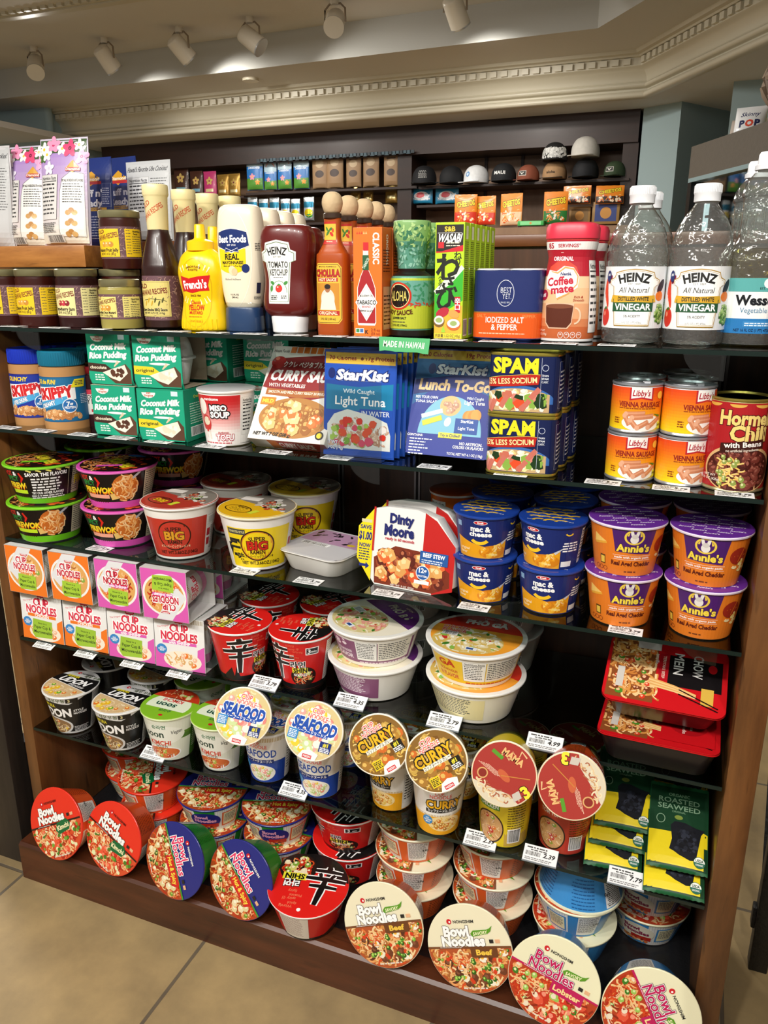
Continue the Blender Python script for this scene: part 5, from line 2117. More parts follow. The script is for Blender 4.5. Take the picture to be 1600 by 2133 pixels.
def salt():
    t = thing('salt_and_pepper_pack', 'shaker pack')
    for sx in (-1, 1):
        P = [(22.5, 0), (23.5, 1.5), (23.5, 90), (22.5, 92)]
        g = G()
        Rev(P).geo(g, lambda z: '#1c2a5e')
        s = g.obj('shaker', t, 'film')
        s.location = (sx * .0235, 0, 0)
        g = G()
        Rev([(22, 91.5), (22.6, 92), (22.4, 93.5), (20, 94)]).geo(g, '#e9ebef')
        c = g.obj('shaker_top', s, 'plastic')
    rv = Rev([(48, 2), (48, 91)], 1, .51, 3.4, 72)
    g = G()
    rv.geo(g, lambda z: '#1d2b66', [(48, 2), (48, 91)], caps=False)
    w = g.obj('shrink_wrap', t, 'film')
    a = Art()
    a.rect(-134, 3, 134, 36, '#e05a1c')
    a.rect(-134, 36, 134, 37.5, '#8a6a3a')
    a.ring(0, 62, 11.5, 17, .8, '#d8dce8')
    a.T('BEST', 1, 66, 7, '#e9ecf4', -.01, w=15)
    a.T('YET.', 2, 58, 7, '#e9ecf4', -.01, w=12)
    a.T('SINCE 1893', 0, 50, 2, '#c8cfe0', .02, w=12)
    a.T('SALT', -33, 32, 4, '#f08a4a', .02, w=14)
    a.T('PEPPER', 33, 32, 4, '#f08a4a', .02, w=18)
    a.T('IODIZED SALT', 0, 27, 7.5, '#f4f0ec', .02, w=52)
    a.T('& PEPPER', 0, 17.5, 7.5, '#f4f0ec', .02, w=36)
    a.micro(-36, 9.5, 74, 1, 1.3, 2, '#f4c8a8')
    a.obj('printed_label', w, rv.wrap(-90, 48), 4, 0, mat='gloss')
    return t


BUILD['salt'] = salt


def coffee():
    t = thing('creamer_bottle', 'bottle')
    P = smooth([(33, 1), (35.5, 4), (35.5, 40), (33, 78), (29.5, 106), (31.5, 116), (33, 124), (33, 131)], 4)
    rv = Rev(P, 1, .84, 2.6, 64)
    g = G()
    bands = ((6, '#b4512a'), (20, '#bf6236'), (34, '#cc7d50'), (50, '#d89e72'), (66, '#e2b88c'), (84, '#e6c49c'), (200, '#d24a3a'))
    rv.geo(g, lambda z: '#e9e9ea' if z < 3 else next(c for q, c in bands if z < q))
    g.obj('plastic_bottle', t, 'gloss')
    g = G()
    Rev([(33, 130), (34.5, 131), (34.5, 144), (32, 149), (26, 151), (.5, 151)], 1, .86, 2.6, 64).geo(g, '#d8324a')
    g.obj('lid', t, 'plastic')
    a = Art()
    L = 112
    top = [(-L, 84), (-24, 84), (-20, 96), (-8, 103), (0, 104), (8, 103), (20, 96), (24, 84), (L, 84), (L, 129), (-L, 129)]
    a.poly(top, '#b01f30')
    a.rect(-L, 117, L, 127, '#f0ece8')
    a.T('85', -18, 122, 6.5, '#b01f3a', .04)
    a.T('SERVINGS*', 8, 122, 4, '#b01f3a', .04, w=30)
    a.T('The', 0, 112, 3.5, '#f4e6e0', .03, sh=.3)
    a.T('ORIGINAL', 0, 106, 5, '#fff', .04, w=30)
    P = [(-24, 80), (-20, 92), (-8, 90), (2, 97), (16, 95), (24, 84), (22, 70), (8, 60), (-4, 54), (-6, 64), (-20, 68)]
    a.poly(P, '#f6f0e8')
    a.line([(-16, 90), (-6, 88), (4, 95), (16, 93), (22, 84), (21, 74), (10, 62), (-4, 55)], [1, 2, 2.4, 2, 1.6, 1.4, 1.8, 2.4], '#d8a05a')
    a.T('Nestlé.', 6, 87, 3.6, '#1c2f6a', .05)
    a.T('Coffee', -2, 78, 10, '#c0203a', .05, w=36, ang=6)
    a.T('mate', 2, 68, 9.5, '#c0203a', .05, w=30, ang=6)
    a.ell(-24, 60, 7, 7, '#a8203a')
    a.T('#1', -24, 60, 4.5, '#fff', .03)
    a.T('Rich &', 24, 58, 3, '#a8402c', .02, sh=.2)
    a.T('Smooth', 24, 54, 3, '#a8402c', .02, sh=.2)
    a.poly([(-19, 50), (19, 50), (17, 24), (12, 17), (-12, 17), (-17, 24)], '#e0b89a')
    a.poly([(-18, 46), (18, 46), (16, 25), (11, 18.5), (-11, 18.5), (-16, 25)], '#5a2a1c')
    a.ell(0, 46, 18, 3, '#7a4630')
    a.ring(20, 34, 7, 10, 2.2, '#e6c4a6', 14, -90, 90)
    a.T('NET WT', -23, 14, 2.6, '#f6e0d0', .02, w=12)
    a.T('6 OZ (170g)', -22, 9.5, 2.6, '#f6e0d0', .02, w=15)
    for k in range(4):
        a.ring(4 + k * 7.5, 9, 3, 4, .5, '#fff', 14)
        a.T('10', 4 + k * 7.5, 10, 2, '#fff', .03)
    a.facts(38, 12, 30, 92)
    a.obj('printed_label', t, rv.wrap(-98, 34), 4, 6, mat='gloss')
    return t


BUILD['coffee'] = coffee


def vinegar():
    t = thing('vinegar_bottle', 'bottle')
    P = smooth([(30, 0), (35, 3), (37.5, 12), (37.5, 100), (37, 116), (33, 136), (26, 152), (17, 164), (13.5, 170), (13.5, 174)], 4)
    rv = Rev(P, n=72)
    g = G()
    rv.geo(g, '#fff', [(.5, 7), (20, 3)] + P, caps=False)
    g.obj('clear_bottle', t, 'bottle_clear')
    g = G()
    Rev([(14, 171), (15.5, 172), (15.5, 180), (16, 181), (15.8, 191), (14.5, 192.5), (.5, 193)], n=48).geo(g, '#eceef2')
    for i in range(48):
        q = 2 * PI * i / 48
        g.tube([(16 * math.cos(q), 16 * math.sin(q), 182), (15.9 * math.cos(q), 15.9 * math.sin(q), 190.5)], .35, '#eceef2', 4)
    g.obj('screw_cap', t, 'plastic')
    a = Art()
    L = 92
    a.rect(-L, 20, L, 96, '#eceef0')
    for s, c in ((-1, '#d8301c'), (1, '#4a8a2a')):
        ins = lambda x, y: (s * x > 31) & (s * x < 46) & (y > 24) & (y < 86)
        if s < 0:
            a.ell(-40, 34, 8.5, 12, '#cf2a1e')
            a.ell(-42, 38, 2.4, 3, '#f08a70')
            a.poly([(-44, 44), (-40, 42), (-36, 45), (-40, 47)], '#2f6a1e')
            for k in range(5):
                a.ell(-38 - k, 56 + k * 4, 2.6, 11, '#e0401c', ang=12 - 6 * k)
            a.ell(-34, 80, 2.5, 6, '#8a2a4a', ang=-30)
        else:
            a.ell(38, 72, 5, 10, '#2a2230', ang=-35)
            a.ell(36, 60, 7, 6, '#e87a1c')
            a.chunks(lambda x, y: ((x - 39) / 11) ** 2 + ((y - 38) / 15) ** 2 < 1, (28, 22, 50, 54), 60, ('#4f8a2a', '#7ab04a', '#3a6a1e', '#9cc86a'), 3, 5, '#c8e09a', 6, .5)
    P = [(-22, 23), (22, 23), (27, 72), (33, 75), (33, 80), (26, 83), (24, 89), (12, 92), (0, 93), (-12, 92), (-24, 89), (-26, 83), (-33, 80), (-33, 75), (-27, 72)]
    a.poly(P, '#b08a3a')
    a.poly([(x * .965, 58 + (y - 58) * .965) for x, y in P], '#fdfdfb')
    a.line([(x * .92, 58 + (y - 58) * .93) for x, y in P], .5, '#b08a3a', closed=True)
    a.T('HEINZ', 0, 83, 10, '#1a1a1a', .06, w=40, arc=64)
    a.T('EST. 1869', 0, 75, 2.4, '#666', .0)
    a.T('All Natural', 0, 67.5, 6.5, '#1a1a1a', .0, w=36, sh=.2)
    a.rect(-25.5, 41, 25.5, 56.5, '#1c5230')
    a.poly([(-29, 53), (-27, 61), (0, 60), (27, 61), (29, 53), (24, 52), (0, 53), (-24, 52)], '#d8a82a')
    a.T('DISTILLED WHITE', 0, 56.7, 4.8, '#1a1a1a', .04, w=38)
    a.T('VINEGAR', 0, 46.8, 7.6, '#fff', .04, w=45)
    a.T('5% ACIDITY', 0, 35.5, 3, '#333', .01, w=20)
    a.T('16 FL OZ (1 PT) 473mL', 0, 27.5, 2.4, '#888', .0, w=24)
    a.ell(-36, 84, 4, 7, '#1c2a6a')
    a.T('#1', -36, 86, 3, '#fff', .03)
    a.obj('printed_label', t, rv.wrap(-86, 37.5), 4, 0, mat='paper')
    return t


BUILD['vinegar'] = vinegar


def oil():
    t = thing('oil_bottle', 'bottle')
    P = smooth([(33, 0), (37, 3), (38.5, 12), (38.5, 92), (37, 108), (28, 124), (25, 132), (24.5, 172), (27, 178), (26, 186), (22, 196), (16, 204), (14, 208)], 4)
    rv = Rev(P, 1, .9, 2.2, 72)
    g = G()
    rv.geo(g, '#fff', caps=False)
    for i in range(16):
        q = 2 * PI * i / 16
        g.tube([(25 * math.cos(q), 22.5 * math.sin(q), 134), (24.7 * math.cos(q), 22.2 * math.sin(q), 171)], 1.2, '#fff', 5)
    g.obj('clear_bottle', t, 'bottle_clear')
    g = G()
    Rev([(.5, 4), (32, 3), (36.5, 8), (37, 90), (36, 104), (30, 117), (.5, 117)], 1, .9, 2.2, 48).geo(g, '#fff')
    g.obj('cooking_oil', t, 'oil_yellow')
    g = G()
    Rev([(14, 206), (16.5, 207), (16.5, 212), (14, 214), (13.5, 224), (12, 227), (.5, 227)], n=40).geo(g, '#eceef4')
    g.obj('screw_cap', t, 'plastic')
    a = Art()
    L = 112
    a.rect(-L, 16, L, 82, '#eceeee')
    a.rect(-L, 66, L, 82, '#5aa8a6')
    a.rect(-L, 16, L, 34, '#2a78b8')
    a.T('Wesson', 0, 56, 11, '#14181e', .06, w=52)
    a.T('Vegetable Oil', 2, 44, 6, '#3a7aa0', .0, w=42)
    a.ell(10, 76, 6, 6, '#e9f2f2')
    a.T('EST. 1899', 8, 70, 2.6, '#14302e', .02)
    a.T('NET 16 FL OZ (1 PT) 473mL', -2, 20, 3.2, '#0f1c3a', .03, w=44)
    a.rect(-14, 24, 24, 31, '#3a86c2')
    a.micro(-12, 29, 30, 2, 1.2, 2.6, '#dfeefa')
    a.obj('printed_label', t, rv.wrap(-84, 38), 4, 0, mat='gloss')
    return t


clear('oil_yellow', '#e9dfa0', 1.2, .05)
BUILD['oil'] = oil


# ---- boxes
def boxy(name, cat, w, d, h, col, front, side=None, top=None, mat='paper', part='carton', bev=.0006):
    t = thing(name, cat)
    g = G()
    g.box(-w / 2, 0, 0, w / 2, d, h, col)
    g.obj(part, t, mat, bev=bev)
    for fn, nm, mp in ((front, 'front_print', flat((0, 0, 0), (1, 0, 0), (0, 0, 1))), (side, 'side_print', flat((w / 2, d / 2, 0), (0, 1, 0), (0, 0, 1))), (top, 'top_print', flat((0, d / 2, h), (1, 0, 0), (0, 1, 0)))):
        if fn:
            a = Art(5)
            fn(a, w, d, h)
            a.obj(nm, t, mp, mat=mat)
    return t


def tab_front(a, w, d, h):
    a.rect(-w / 2 + .5, .5, w / 2 - .5, h - .5, '#e8701a')
    for k in range(5):
        a.poly([(-17 + k * 3.4, h - 9), (-15.4 + k * 3.4, h - 5), (-13.8 + k * 3.4, h - 9)], '#c8401c' if k < 3 else '#f6b070')
    a.T('CLASSIC', 13, h - 28, 9, '#f6f0e6', .05, w=42, ang=-90)
    P = [(-15, 16), (11, 16), (13, 20), (12, 68), (6, 84), (2, 92), (1, 108), (-6, 108), (-7, 92), (-11, 84), (-16, 68), (-16, 20)]
    a.poly(P, '#f4f0ec')
    a.poly([(x * .93 - .1, 60 + (y - 60) * .97) for x, y in P], '#a81c24')
    a.rect(-15, 16, 11, 19, '#dfe2e6')
    a.rect(-7.5, 92, 2, 112, '#1f5a34')
    a.rect(-6.8, 112, 1.4, 119, '#d8d8d8')
    a.rect(-6.5, 118, 1.6, 129, '#c81c28')
    a.T('TABASCO', -2.5, 101, 4, '#d8e8d8', .03, ang=60, w=16)
    D = [(-2, 22), (15, 48), (-2, 74), (-19, 48)]
    a.poly(D, '#f6f6f2')
    a.line([(-2 + (x + 2) * .86, 48 + (y - 48) * .86) for x, y in D], .5, '#b81c28', closed=True)
    a.T('TABASCO', -2, 48, 5.6, '#1a1a1a', .04, w=30)
    a.T('BRAND', -2, 42, 2.8, '#b81c28', .03)
    a.T('McILHENNY CO.', -2, 57, 2.6, '#222', .03, w=20)
    a.T('PEPPER SAUCE', -2, 36, 2.6, '#222', .03, w=20)
    a.rect(-19, 5, -6, 12, '#e9eef0')
    a.rect(-12, 6, -7, 11, '#3a6aa8')
    a.rect(-18, 6, -13, 11, '#3a8a4a')
    a.T('K', -1.5, 7, 5, '#222', .05)
    a.T('2 fl oz', 12, 10, 4, '#8a3a14', .02, w=14)
    a.T('(59 ml)', 12, 4.6, 4, '#8a3a14', .02, w=14)


def tab_side(a, w, d, h):
    a.rect(-d / 2, 1, d / 2, h - 1, '#d8601a')
    a.T('ORIGINAL', 0, h - 30, 7, '#f6e8d8', .03, w=42, ang=-90)
    a.facts(-d * .4, 10, d * .8, h * .4, '#5a2a14', '#e8a878', False)
    a.micro(-d * .4, h * .8, d * .7, 8, 1.5, 4, '#5a2410')


BUILD['tabasco'] = lambda: boxy('hot_sauce_box', 'box', 44, 38, 149, '#e06a1a', tab_front, tab_side)


def was_front(a, w, d, h):
    a.rect(-w / 2 + .5, .5, w / 2 - .5, h - .5, '#b8dc1c')
    a.poly([(-w / 2 + .5, 62), (-w / 2 + .5, 28), (w / 2 - .5, 52), (w / 2 - .5, 92)], '#35b02c')
    a.poly([(-w / 2 + .5, 28), (-w / 2 + .5, 8), (w / 2 - .5, 8), (w / 2 - .5, 46)], '#f0b03a')
    a.line([(-w / 2 + 1, 62), (0, 78), (w / 2 - 1, 96)], [6, 10, 6], '#dfe8d8')
    a.rect(-19, 116, 19, h - 3, '#1c1712')
    a.poly([(-19, 116), (19, 116), (19, 124), (-19, 114)], '#c8202a')
    a.T('S&B', 0, h - 8.5, 6, '#e8c83a', .05, w=15)
    a.line([(-17, h - 13.5), (17, h - 13.5)], .5, '#e9e9e9')
    a.T('WASABI', 0, h - 20, 10, '#f6f6f4', .05, w=33, sh=.25)
    a.rect(-16, 120, -8, 128, '#c8202a')
    a.micro(-5, 127.5, 20, 2, 1.4, 3.6, '#e9e0c8')
    a.T('ね', 12, 110, 8, '#14180c', .02)
    a.T('り', 12, 102, 8, '#14180c', .02)
    a.T('わ', -2, 96, 24, '#14180c', .05)
    a.T('さ', -1, 75, 16, '#14180c', .05)
    a.T('び', -3, 54, 22, '#14180c', .05)
    a.T('グ', -12, 81, 4.5, '#14180c', .02)
    a.T('ル', -12, 76, 4.5, '#14180c', .02)
    a.T('テ', -12, 71, 4.5, '#14180c', .02)
    a.T('ン', -12, 66, 4.5, '#14180c', .02)
    a.rect(9, 36, 17, 57, '#c8202a')
    a.T('辛', 13, 51, 6, '#fff', .03)
    a.T('口', 13, 43, 6, '#fff', .03)
    a.ell(-8, 36, 10, 6, '#b8243a', ang=25)
    a.ell(8, 34, 8, 5, '#e8a050', ang=-20)
    for x, y in ((-13, 24), (8, 20)):
        a.ell(x, y, 10 if x > 0 else 8, 8, '#c86a2c' if x > 0 else '#7a5a2a')
        a.ell(x, y + 1.5, 9 if x > 0 else 7, 6, '#f4f0e4')
        a.ell(x, y + 1.5, 5, 3.4, '#9ab06a')
    a.poly([(-10, 9), (-3, 9), (-6.5, 19)], '#9ccc3a')
    a.rect(-w / 2 + .5, 1, w / 2 - .5, 8, '#e8cf3a')
    a.T('内容量 1.52 OZ (43g)', 0, 4.6, 3.4, '#222', .02, w=36)


def was_side(a, w, d, h):
    a.rect(-d / 2, 1, d / 2, h - 1, '#b4dc22')
    a.micro(-d * .36, h * .84, d * .7, 30, 1.2, 2.6, '#4a6a10')
    a.rect(-d * .2, h * .86, d * .2, h * .97, '#e9f0d0')
    a.bars(-d * .34, 6, d * .66, 20)


BUILD['wasabi'] = lambda: boxy('wasabi_box', 'box', 41, 24, 153, '#b8dc1c', was_front, was_side)


def house_front(a, w, d, h):
    a.rect(-w / 2 + .5, .5, w / 2 - .5, h - .5, '#e9e4dc')
    for k in range(6):
        a.rect(-w / 2 + 34 + k * 12, h - 12, -w / 2 + 44 + k * 12, h - 1, '#e07a2a')
    a.T('House Foods', -w / 2 + 18, h - 9, 5, '#333', .02, w=28, sh=.2)
    a.poly([(-w / 2 + 1, h * .55), (-w / 2 + 10, h * .86), (w / 2 - 30, h * .92), (w / 2 - 1, h * .8), (w / 2 - 1, h * .5), (0, h * .4), (-30, h * .5)], '#8a1a1c')
    a.ell(-50, h * .82, 13, 11, '#b8201c')
    a.ell(-54, h * .86, 4, 3, '#e87a60')
    a.T('ククレ ベジタブルカレー', 8, h * .8, 8, '#f4f0ec', .03, w=96)
    a.T('CURRY SAUCE', 6, h * .68, 17, '#f2f0ee', .07, w=126, sh=.2)
    a.T('WITH VEGETABLES', -24, h * .575, 6, '#f0e6e0', .03, w=66)
    a.poly([(-58, h * .47), (-58, h * .54), (0, h * .52), (62, h * .55), (62, h * .48), (0, h * .45)], '#a8622a')
    a.T('SMOOTH AND MILD CURRY READY IN MINUTES', 0, h * .502, 4.6, '#f6ecd8', .03, w=108)
    a.ell(4, h * .24, 62, h * .21, '#b07a3a', 48)
    ins = lambda x, y: ((x - 4) / 60) ** 2 + ((y - h * .24) / (h * .2)) ** 2 < 1
    a.chunks(ins, (-60, 0, 66, h * .45), 60, ('#a87034', '#9a6028', '#bc8440'), 5, 10, '#d8a860')
    a.chunks(ins, (-60, 0, 66, h * .45), 24, ('#e0bc78', '#e87a3a', '#e8c890', '#d86a2c'), 7, 12, '#f4e0b0', 5)
    a.rect(-62, h * .36, -36, h * .44, '#e8862a')
    a.T('MILD', -49, h * .4, 6, '#f6e04a', .05, w=20)
    a.T('NET WT 7 OZ (200 g)', -26, h * .06, 5.5, '#222', .04, w=66, sh=.2)
    a.ell(w / 2 - 12, h * .08, 7, 7, '#1a1a1a')
    a.ell(w / 2 - 12, h * .08, 4.5, 4.5, '#e8c82a')


def house_bottom(a, w, d, h):
    a.rect(-w / 2 + .5, .5, w / 2 - .5, h - .5, '#b8342a')
    a.rect(-w / 2 + .5, .5, -w / 2 + 34, h - .5, '#e9e4dc')
    a.rect(-w / 2 + 34, .5, -w / 2 + 50, h - .5, '#e07a2a')
    a.T('CURRY SAUCE', 14, h / 2, h * .5, '#f6f0ec', .06, w=62)


def curry_box():
    t = thing('curry_box', 'box')
    w, h, d = 136, 165, 32
    g = G()
    g.box(-w / 2, 0, 0, w / 2, d, h, '#e9e4dc')
    g.obj('carton', t, 'paper', bev=.0006)
    a = Art(5)
    house_front(a, w, d, h)
    a.obj('front_print', t, flat((0, 0, 0), (1, 0, 0), (0, 0, 1)), mat='paper')
    a = Art(5)
    house_bottom(a, w, 0, d)
    a.obj('end_print', t, flat((0, d, 0), (1, 0, 0), (0, -1, 0)), mat='film')
    return t


BUILD['curry_box'] = curry_box


def pud_front(flav):
    def f(a, w, d, h):
        G_ = '#15a07c'
        a.poly([(-w / 2, 14), (-w / 2 + 5, 1), (w / 2 - 3, 1), (w / 2, 14), (w / 2 - 1, h - 2), (-w / 2 + 1, h - 2)], G_)
        a.ell(-w * .24, h * .93, 13, 9, '#f2f0e8', 24, 180, 360)
        a.T('sun', -w * .24, h * .93, 4, '#b8402c', .04)
        a.T('tropics', -w * .24, h * .875, 4, '#b8402c', .04, w=17)
        a.rect(w * .24, h * .88, w * .38, h * .97, '#cfe0e8')
        a.T('Coconut Milk', 0, h * .74, 9.5, '#f6f6f2', .07, w=w * .84, sh=.25, ang=3)
        a.T('Rice Pudding', -2, h * .58, 9.5, '#f6f6f2', .07, w=w * .86, sh=.25, ang=3)
        a.ell(4, h * .46, 19, 2, '#f2f2ee')
        a.poly([(-w / 2, h * .26), (-w / 2, h * .42), (-w * .1, h * .4), (w * .05, h * .3), (-w * .15, h * .24)], '#3f261c' if flav == 'chocolate' else '#e8cf2a')
        a.T(flav, -w * .27, h * .335, 5, '#f6ead0' if flav == 'chocolate' else '#2a3a1c', .03, w=w * .38)
        a.poly([(-w * .12, h * .22), (w * .1, h * .32), (w * .36, h * .42), (w * .47, h * .3), (w * .47, 3), (w * .1, 3), (-w * .02, h * .12)], '#5a3a28')
        a.poly([(-w * .18, h * .24), (w * .1, h * .33), (w * .34, h * .4), (w * .4, h * .24), (w * .2, h * .08), (0, h * .14)], '#efe6d4')
        ins = lambda x, y: ((x - w * .16) / (w * .2)) ** 2 + ((y - h * .24) / (h * .12)) ** 2 < 1
        a.chunks(ins, (-w * .1, h * .1, w * .4, h * .4), 30, ('#4a2a1c', '#5a3422') if flav == 'chocolate' else ('#f2eadc', '#e4d6bc', '#f6f0e4'), 3, 6, None)
        a.line([(w * .2, h * .46), (w * .1, h * .36)], [5, 2], '#d8c8a8')
        a.micro(-w * .36, h * .2, 20, 3, 2, 4, '#e6f4e8')
    return f


def pud_side(a, w, d, h):
    a.poly([(-d / 2, 14), (-d / 2 + 4, 1), (d / 2 - 4, 1), (d / 2, 14), (d / 2, h - 2), (-d / 2, h - 2)], '#12906e')
    a.T('Creamy', 0, h * .84, 4.5, '#e8d82a', .04, w=22)
    a.micro(-d * .3, h * .72, d * .6, 9, 1.4, 4, '#dff0e4')
    a.bars(-d * .28, h * .1, d * .5, h * .16)


def pudding(flav, side=True):
    def f():
        t = thing('pudding_carton', 'carton')
        w, d, h = 88, 82, 86
        P = [(0, 10), (4, 0), (d - 4, 0), (d, 10), (d, h - 2), (0, h)]
        g = G()
        T_ = 1.0
        if side:
            g.prism([(y, z) for y, z in P], 'x', -w / 2, w / 2, '#12906e')
            g.obj('carton', t, 'paper')
        else:                                   # an open sleeve: front, foot, back and top boards round two cups
            g.prism([(0, 10), (4, 0), (4 + T_, 0), (T_, 10), (T_, h), (0, h)], 'x', -w / 2, w / 2, '#12906e')
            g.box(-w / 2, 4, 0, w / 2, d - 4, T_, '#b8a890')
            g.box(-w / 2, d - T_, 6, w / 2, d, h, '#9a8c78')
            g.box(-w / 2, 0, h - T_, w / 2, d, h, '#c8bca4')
            g.obj('carton_sleeve', t, 'paper')
            for sy in (1,):
                g = G()
                Rev([(22, 3), (24, 5), (33, 44), (38, 45), (38, 48), (34, 50), (30, 70), (24, 82), (.5, 85)], n=40).geo(g, '#d8d8d4')
                c = g.obj('pudding_tub', t, 'plastic')
                c.location = (.004, .042, 0)
        a = Art(5)
        pud_front(flav)(a, w, d, h)
        a.obj('front_print', t, flat((0, 0, 0), (1, 0, 0), (0, 0, 1)), mat='paper')
        if side:
            a = Art(5)
            pud_side(a, w, d, h)
            a.obj('side_print', t, flat((w / 2, d / 2, 0), (0, 1, 0), (0, 0, 1)), mat='paper')
        return t
    return f


BUILD['pud_choc'] = pudding('chocolate', False)
BUILD['pud_orig'] = pudding('original', False)
BUILD['pud_orig_closed'] = pudding('original', True)


# ---- cup noodle cartons
def cn_top_front(col, word, c2, noods):
    def f(a, w, d, h):
        a.rect(-w / 2 + .5, .5, w / 2 - .5, h - .5, col)
        R = w * .46
        a.ell(0, h / 2, R * 1.04, R * 1.04, '#f0f0ee', 48)
        a.ell(0, h / 2, R * .94, R * .94, '#e0a860', 48)
        a.poly([(-w / 2 + 2, h * .5), (-R * .3, h - 1), (R * .45, h - 1), (-R * .55, h * .28)], '#e2e3e6')
        ins = lambda x, y: (x * x + (y - h / 2) ** 2 < (R * .9) ** 2) & ((x > -R * .2) | (y < h * .4))
        a.noodles(ins, (-R, 0, R, h), 170, noods, 2.2, 13, .6)
        a.chunks(ins, (-R, 0, R, h), 12, ('#e8602c', '#f2a03a', '#8ab04a', '#f4d8a0'), 3, 5, '#f8e0b0')
        a.T('CUP', -R * .2, h * .72, h * .13, '#c8203a', .06, w=R * .62, o=('#fff', .1))
        a.T('NOODLES', -R * .04, h * .585, h * .13, '#c8203a', .06, w=R * 1.25, o=('#fff', .1))
        a.ell(-R * .0, h * .86, 8, 4.4, '#c8203a', 20, 180, 360)
        a.T('NISSIN', 0, h * .845, 2.6, '#fff', .03)
        a.rect(-R * .4, h * .46, R * .55, h * .52, c2)
        a.T(word, R * .05, h * .49, h * .045, '#fff', .04)
        a.poly([(-R * .5, h * .2), (-R * .45, h * .43), (R * .55, h * .41), (R * .5, h * .12), (-R * .4, h * .1)], '#a6cc3a')
        a.T('Now in a', 0, h * .37, h * .035, '#22301a', .02)
        a.T('Paper Cup &', R * .03, h * .29, h * .06, '#22301a', .02, w=R * .82)
        a.T('Microwavable', R * .02, h * .19, h * .06, '#22301a', .02, w=R * .86)
    return f


def cn_low_front(c2, word, green=True):
    def f(a, w, d, h):
        a.rect(-w / 2 + .5, .5, w / 2 - .5, h - .5, '#e9e9e8')
        V = []
        k = 0
        while k * 1.9 < w - 4:
            x = -w / 2 + 1.5 + k * 1.9
            V += [(x, h * .9), (x + .9, h * .9), (x + .9, h * .985), (x, h * .985)]
            k += 1
        a.put(V, [(i, i + 1, i + 2, i + 3) for i in range(0, len(V), 4)], '#9a8a5a')
        a.ell(0, h * .93, 9, 6, '#c8203a')
        a.T('NISSIN', 0, h * .93, 2.8, '#fff', .03)
        a.T('CUP', 0, h * .78, h * .15, '#d8304a', .06, w=w * .38, o=('#fff', .1))
        a.T('NOODLES', 0, h * .63, h * .15, '#d8304a', .06, w=w * .74, o=('#fff', .1))
        a.T('The Original', -w * .32, h * .8, 3, '#d8304a', .0, ang=15)
        a.poly([(-w / 2 + .5, h * .5), (-w * .2, h * .46), (w * .3, h * .44), (w / 2 - .5, h * .5), (w / 2 - .5, .5), (-w / 2 + .5, .5)], '#e9e9e8')
        a.rect(-w * .34, h * .48, w * .34, h * .54, c2)
        a.T(word, 0, h * .51, h * .05, '#fff', .04)
        a.poly([(-w / 2 + .5, .5), (-w / 2 + .5, h * .38), (-w * .3, h * .34), (-w * .3, h * .1), (w * .1, .5)], c2)
        a.poly([(w / 2 - .5, .5), (w / 2 - .5, h * .5), (w * .36, h * .42), (w * .34, h * .1), (w * .1, .5)], c2)
        ins = lambda x, y: ((x - w * .05) / (w * .36)) ** 2 + ((y - h * .18) / (h * .17)) ** 2 < 1
        a.ell(w * .05, h * .18, w * .38, h * .18, '#f2e8d4')
        a.noodles(ins, (-w * .4, 0, w * .5, h * .4), 80, NOOD, 2, 11, .6)
        a.chunks(ins, (-w * .4, 0, w * .5, h * .4), 14, ('#e8782c', '#f0b89a', '#d8a86a'), 3, 6, '#f8e0c0')
        a.ell(-w * .36, h * .36, 9.5, 9.5, '#3a86c8')
        a.T('NO', -w * .36, h * .39, 2.8, '#fff', .03)
        a.T('ADDED', -w * .36, h * .36, 2.8, '#fff', .03)
        a.T('MSG', -w * .36, h * .33, 2.8, '#fff', .03)
        if green:
            a.poly([(-w * .26, h * .14), (-w * .22, h * .44), (w * .24, h * .42), (w * .22, h * .08), (-w * .2, h * .05)], '#9cc23a')
            a.T('Now in a', 0, h * .36, h * .035, '#22301a', .02)
            a.T('Paper Cup &', 0, h * .28, h * .06, '#22301a', .02, w=w * .4)
            a.T('Microwavable', 0, h * .18, h * .06, '#22301a', .02, w=w * .43)
    return f


def cn_box(front, lying, w=82, d=88, h=94):
    def f():
        t = thing('noodle_carton', 'carton')
        g = G()
        th = .7
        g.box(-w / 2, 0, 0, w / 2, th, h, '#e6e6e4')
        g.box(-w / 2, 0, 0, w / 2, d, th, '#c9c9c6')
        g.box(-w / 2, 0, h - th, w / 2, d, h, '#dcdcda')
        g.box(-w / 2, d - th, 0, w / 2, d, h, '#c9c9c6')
        g.obj('sleeve', t, 'paper')
        g = G()
        P = [(29, 0), (30, 2), (38, 78), (41, 79), (41, 82), (38, 83)]
        rv = Rev(P, n=48)
        rv.geo(g, '#e9e9e8')
        c = g.obj('paper_cup', t, 'plastic')
        a = Art(2)
        band(a, 108, 68, 7, '#a89868')
        for x in (-56, 56):
            a.T('CUP', x, 56, 11, '#d8304a', .06, w=26, o=('#fff', .08))
            a.T('NOODLES', x, 43, 11, '#d8304a', .06, w=56, o=('#fff', .08))
        a.rect(-108, 3, 108, 20, '#d88ab8')
        a.obj('cup_print', c, Rev([(30, 2), (38, 78)]).wrap(-90), 5, 0)
        if lying:
            c.rotation_euler = (PI / 2, 0, 0)
            c.location = (0, .085, h / 2 * .001)
        else:
            c.rotation_euler = (0, 0, R_(40))
            c.location = (0, d / 2 * .001, .001)
        a = Art(9)
        front(a, w, d, h)
        a.obj('front_print', t, flat((0, 0, 0), (1, 0, 0), (0, 0, 1)), mat='paper')
        return t
    return f


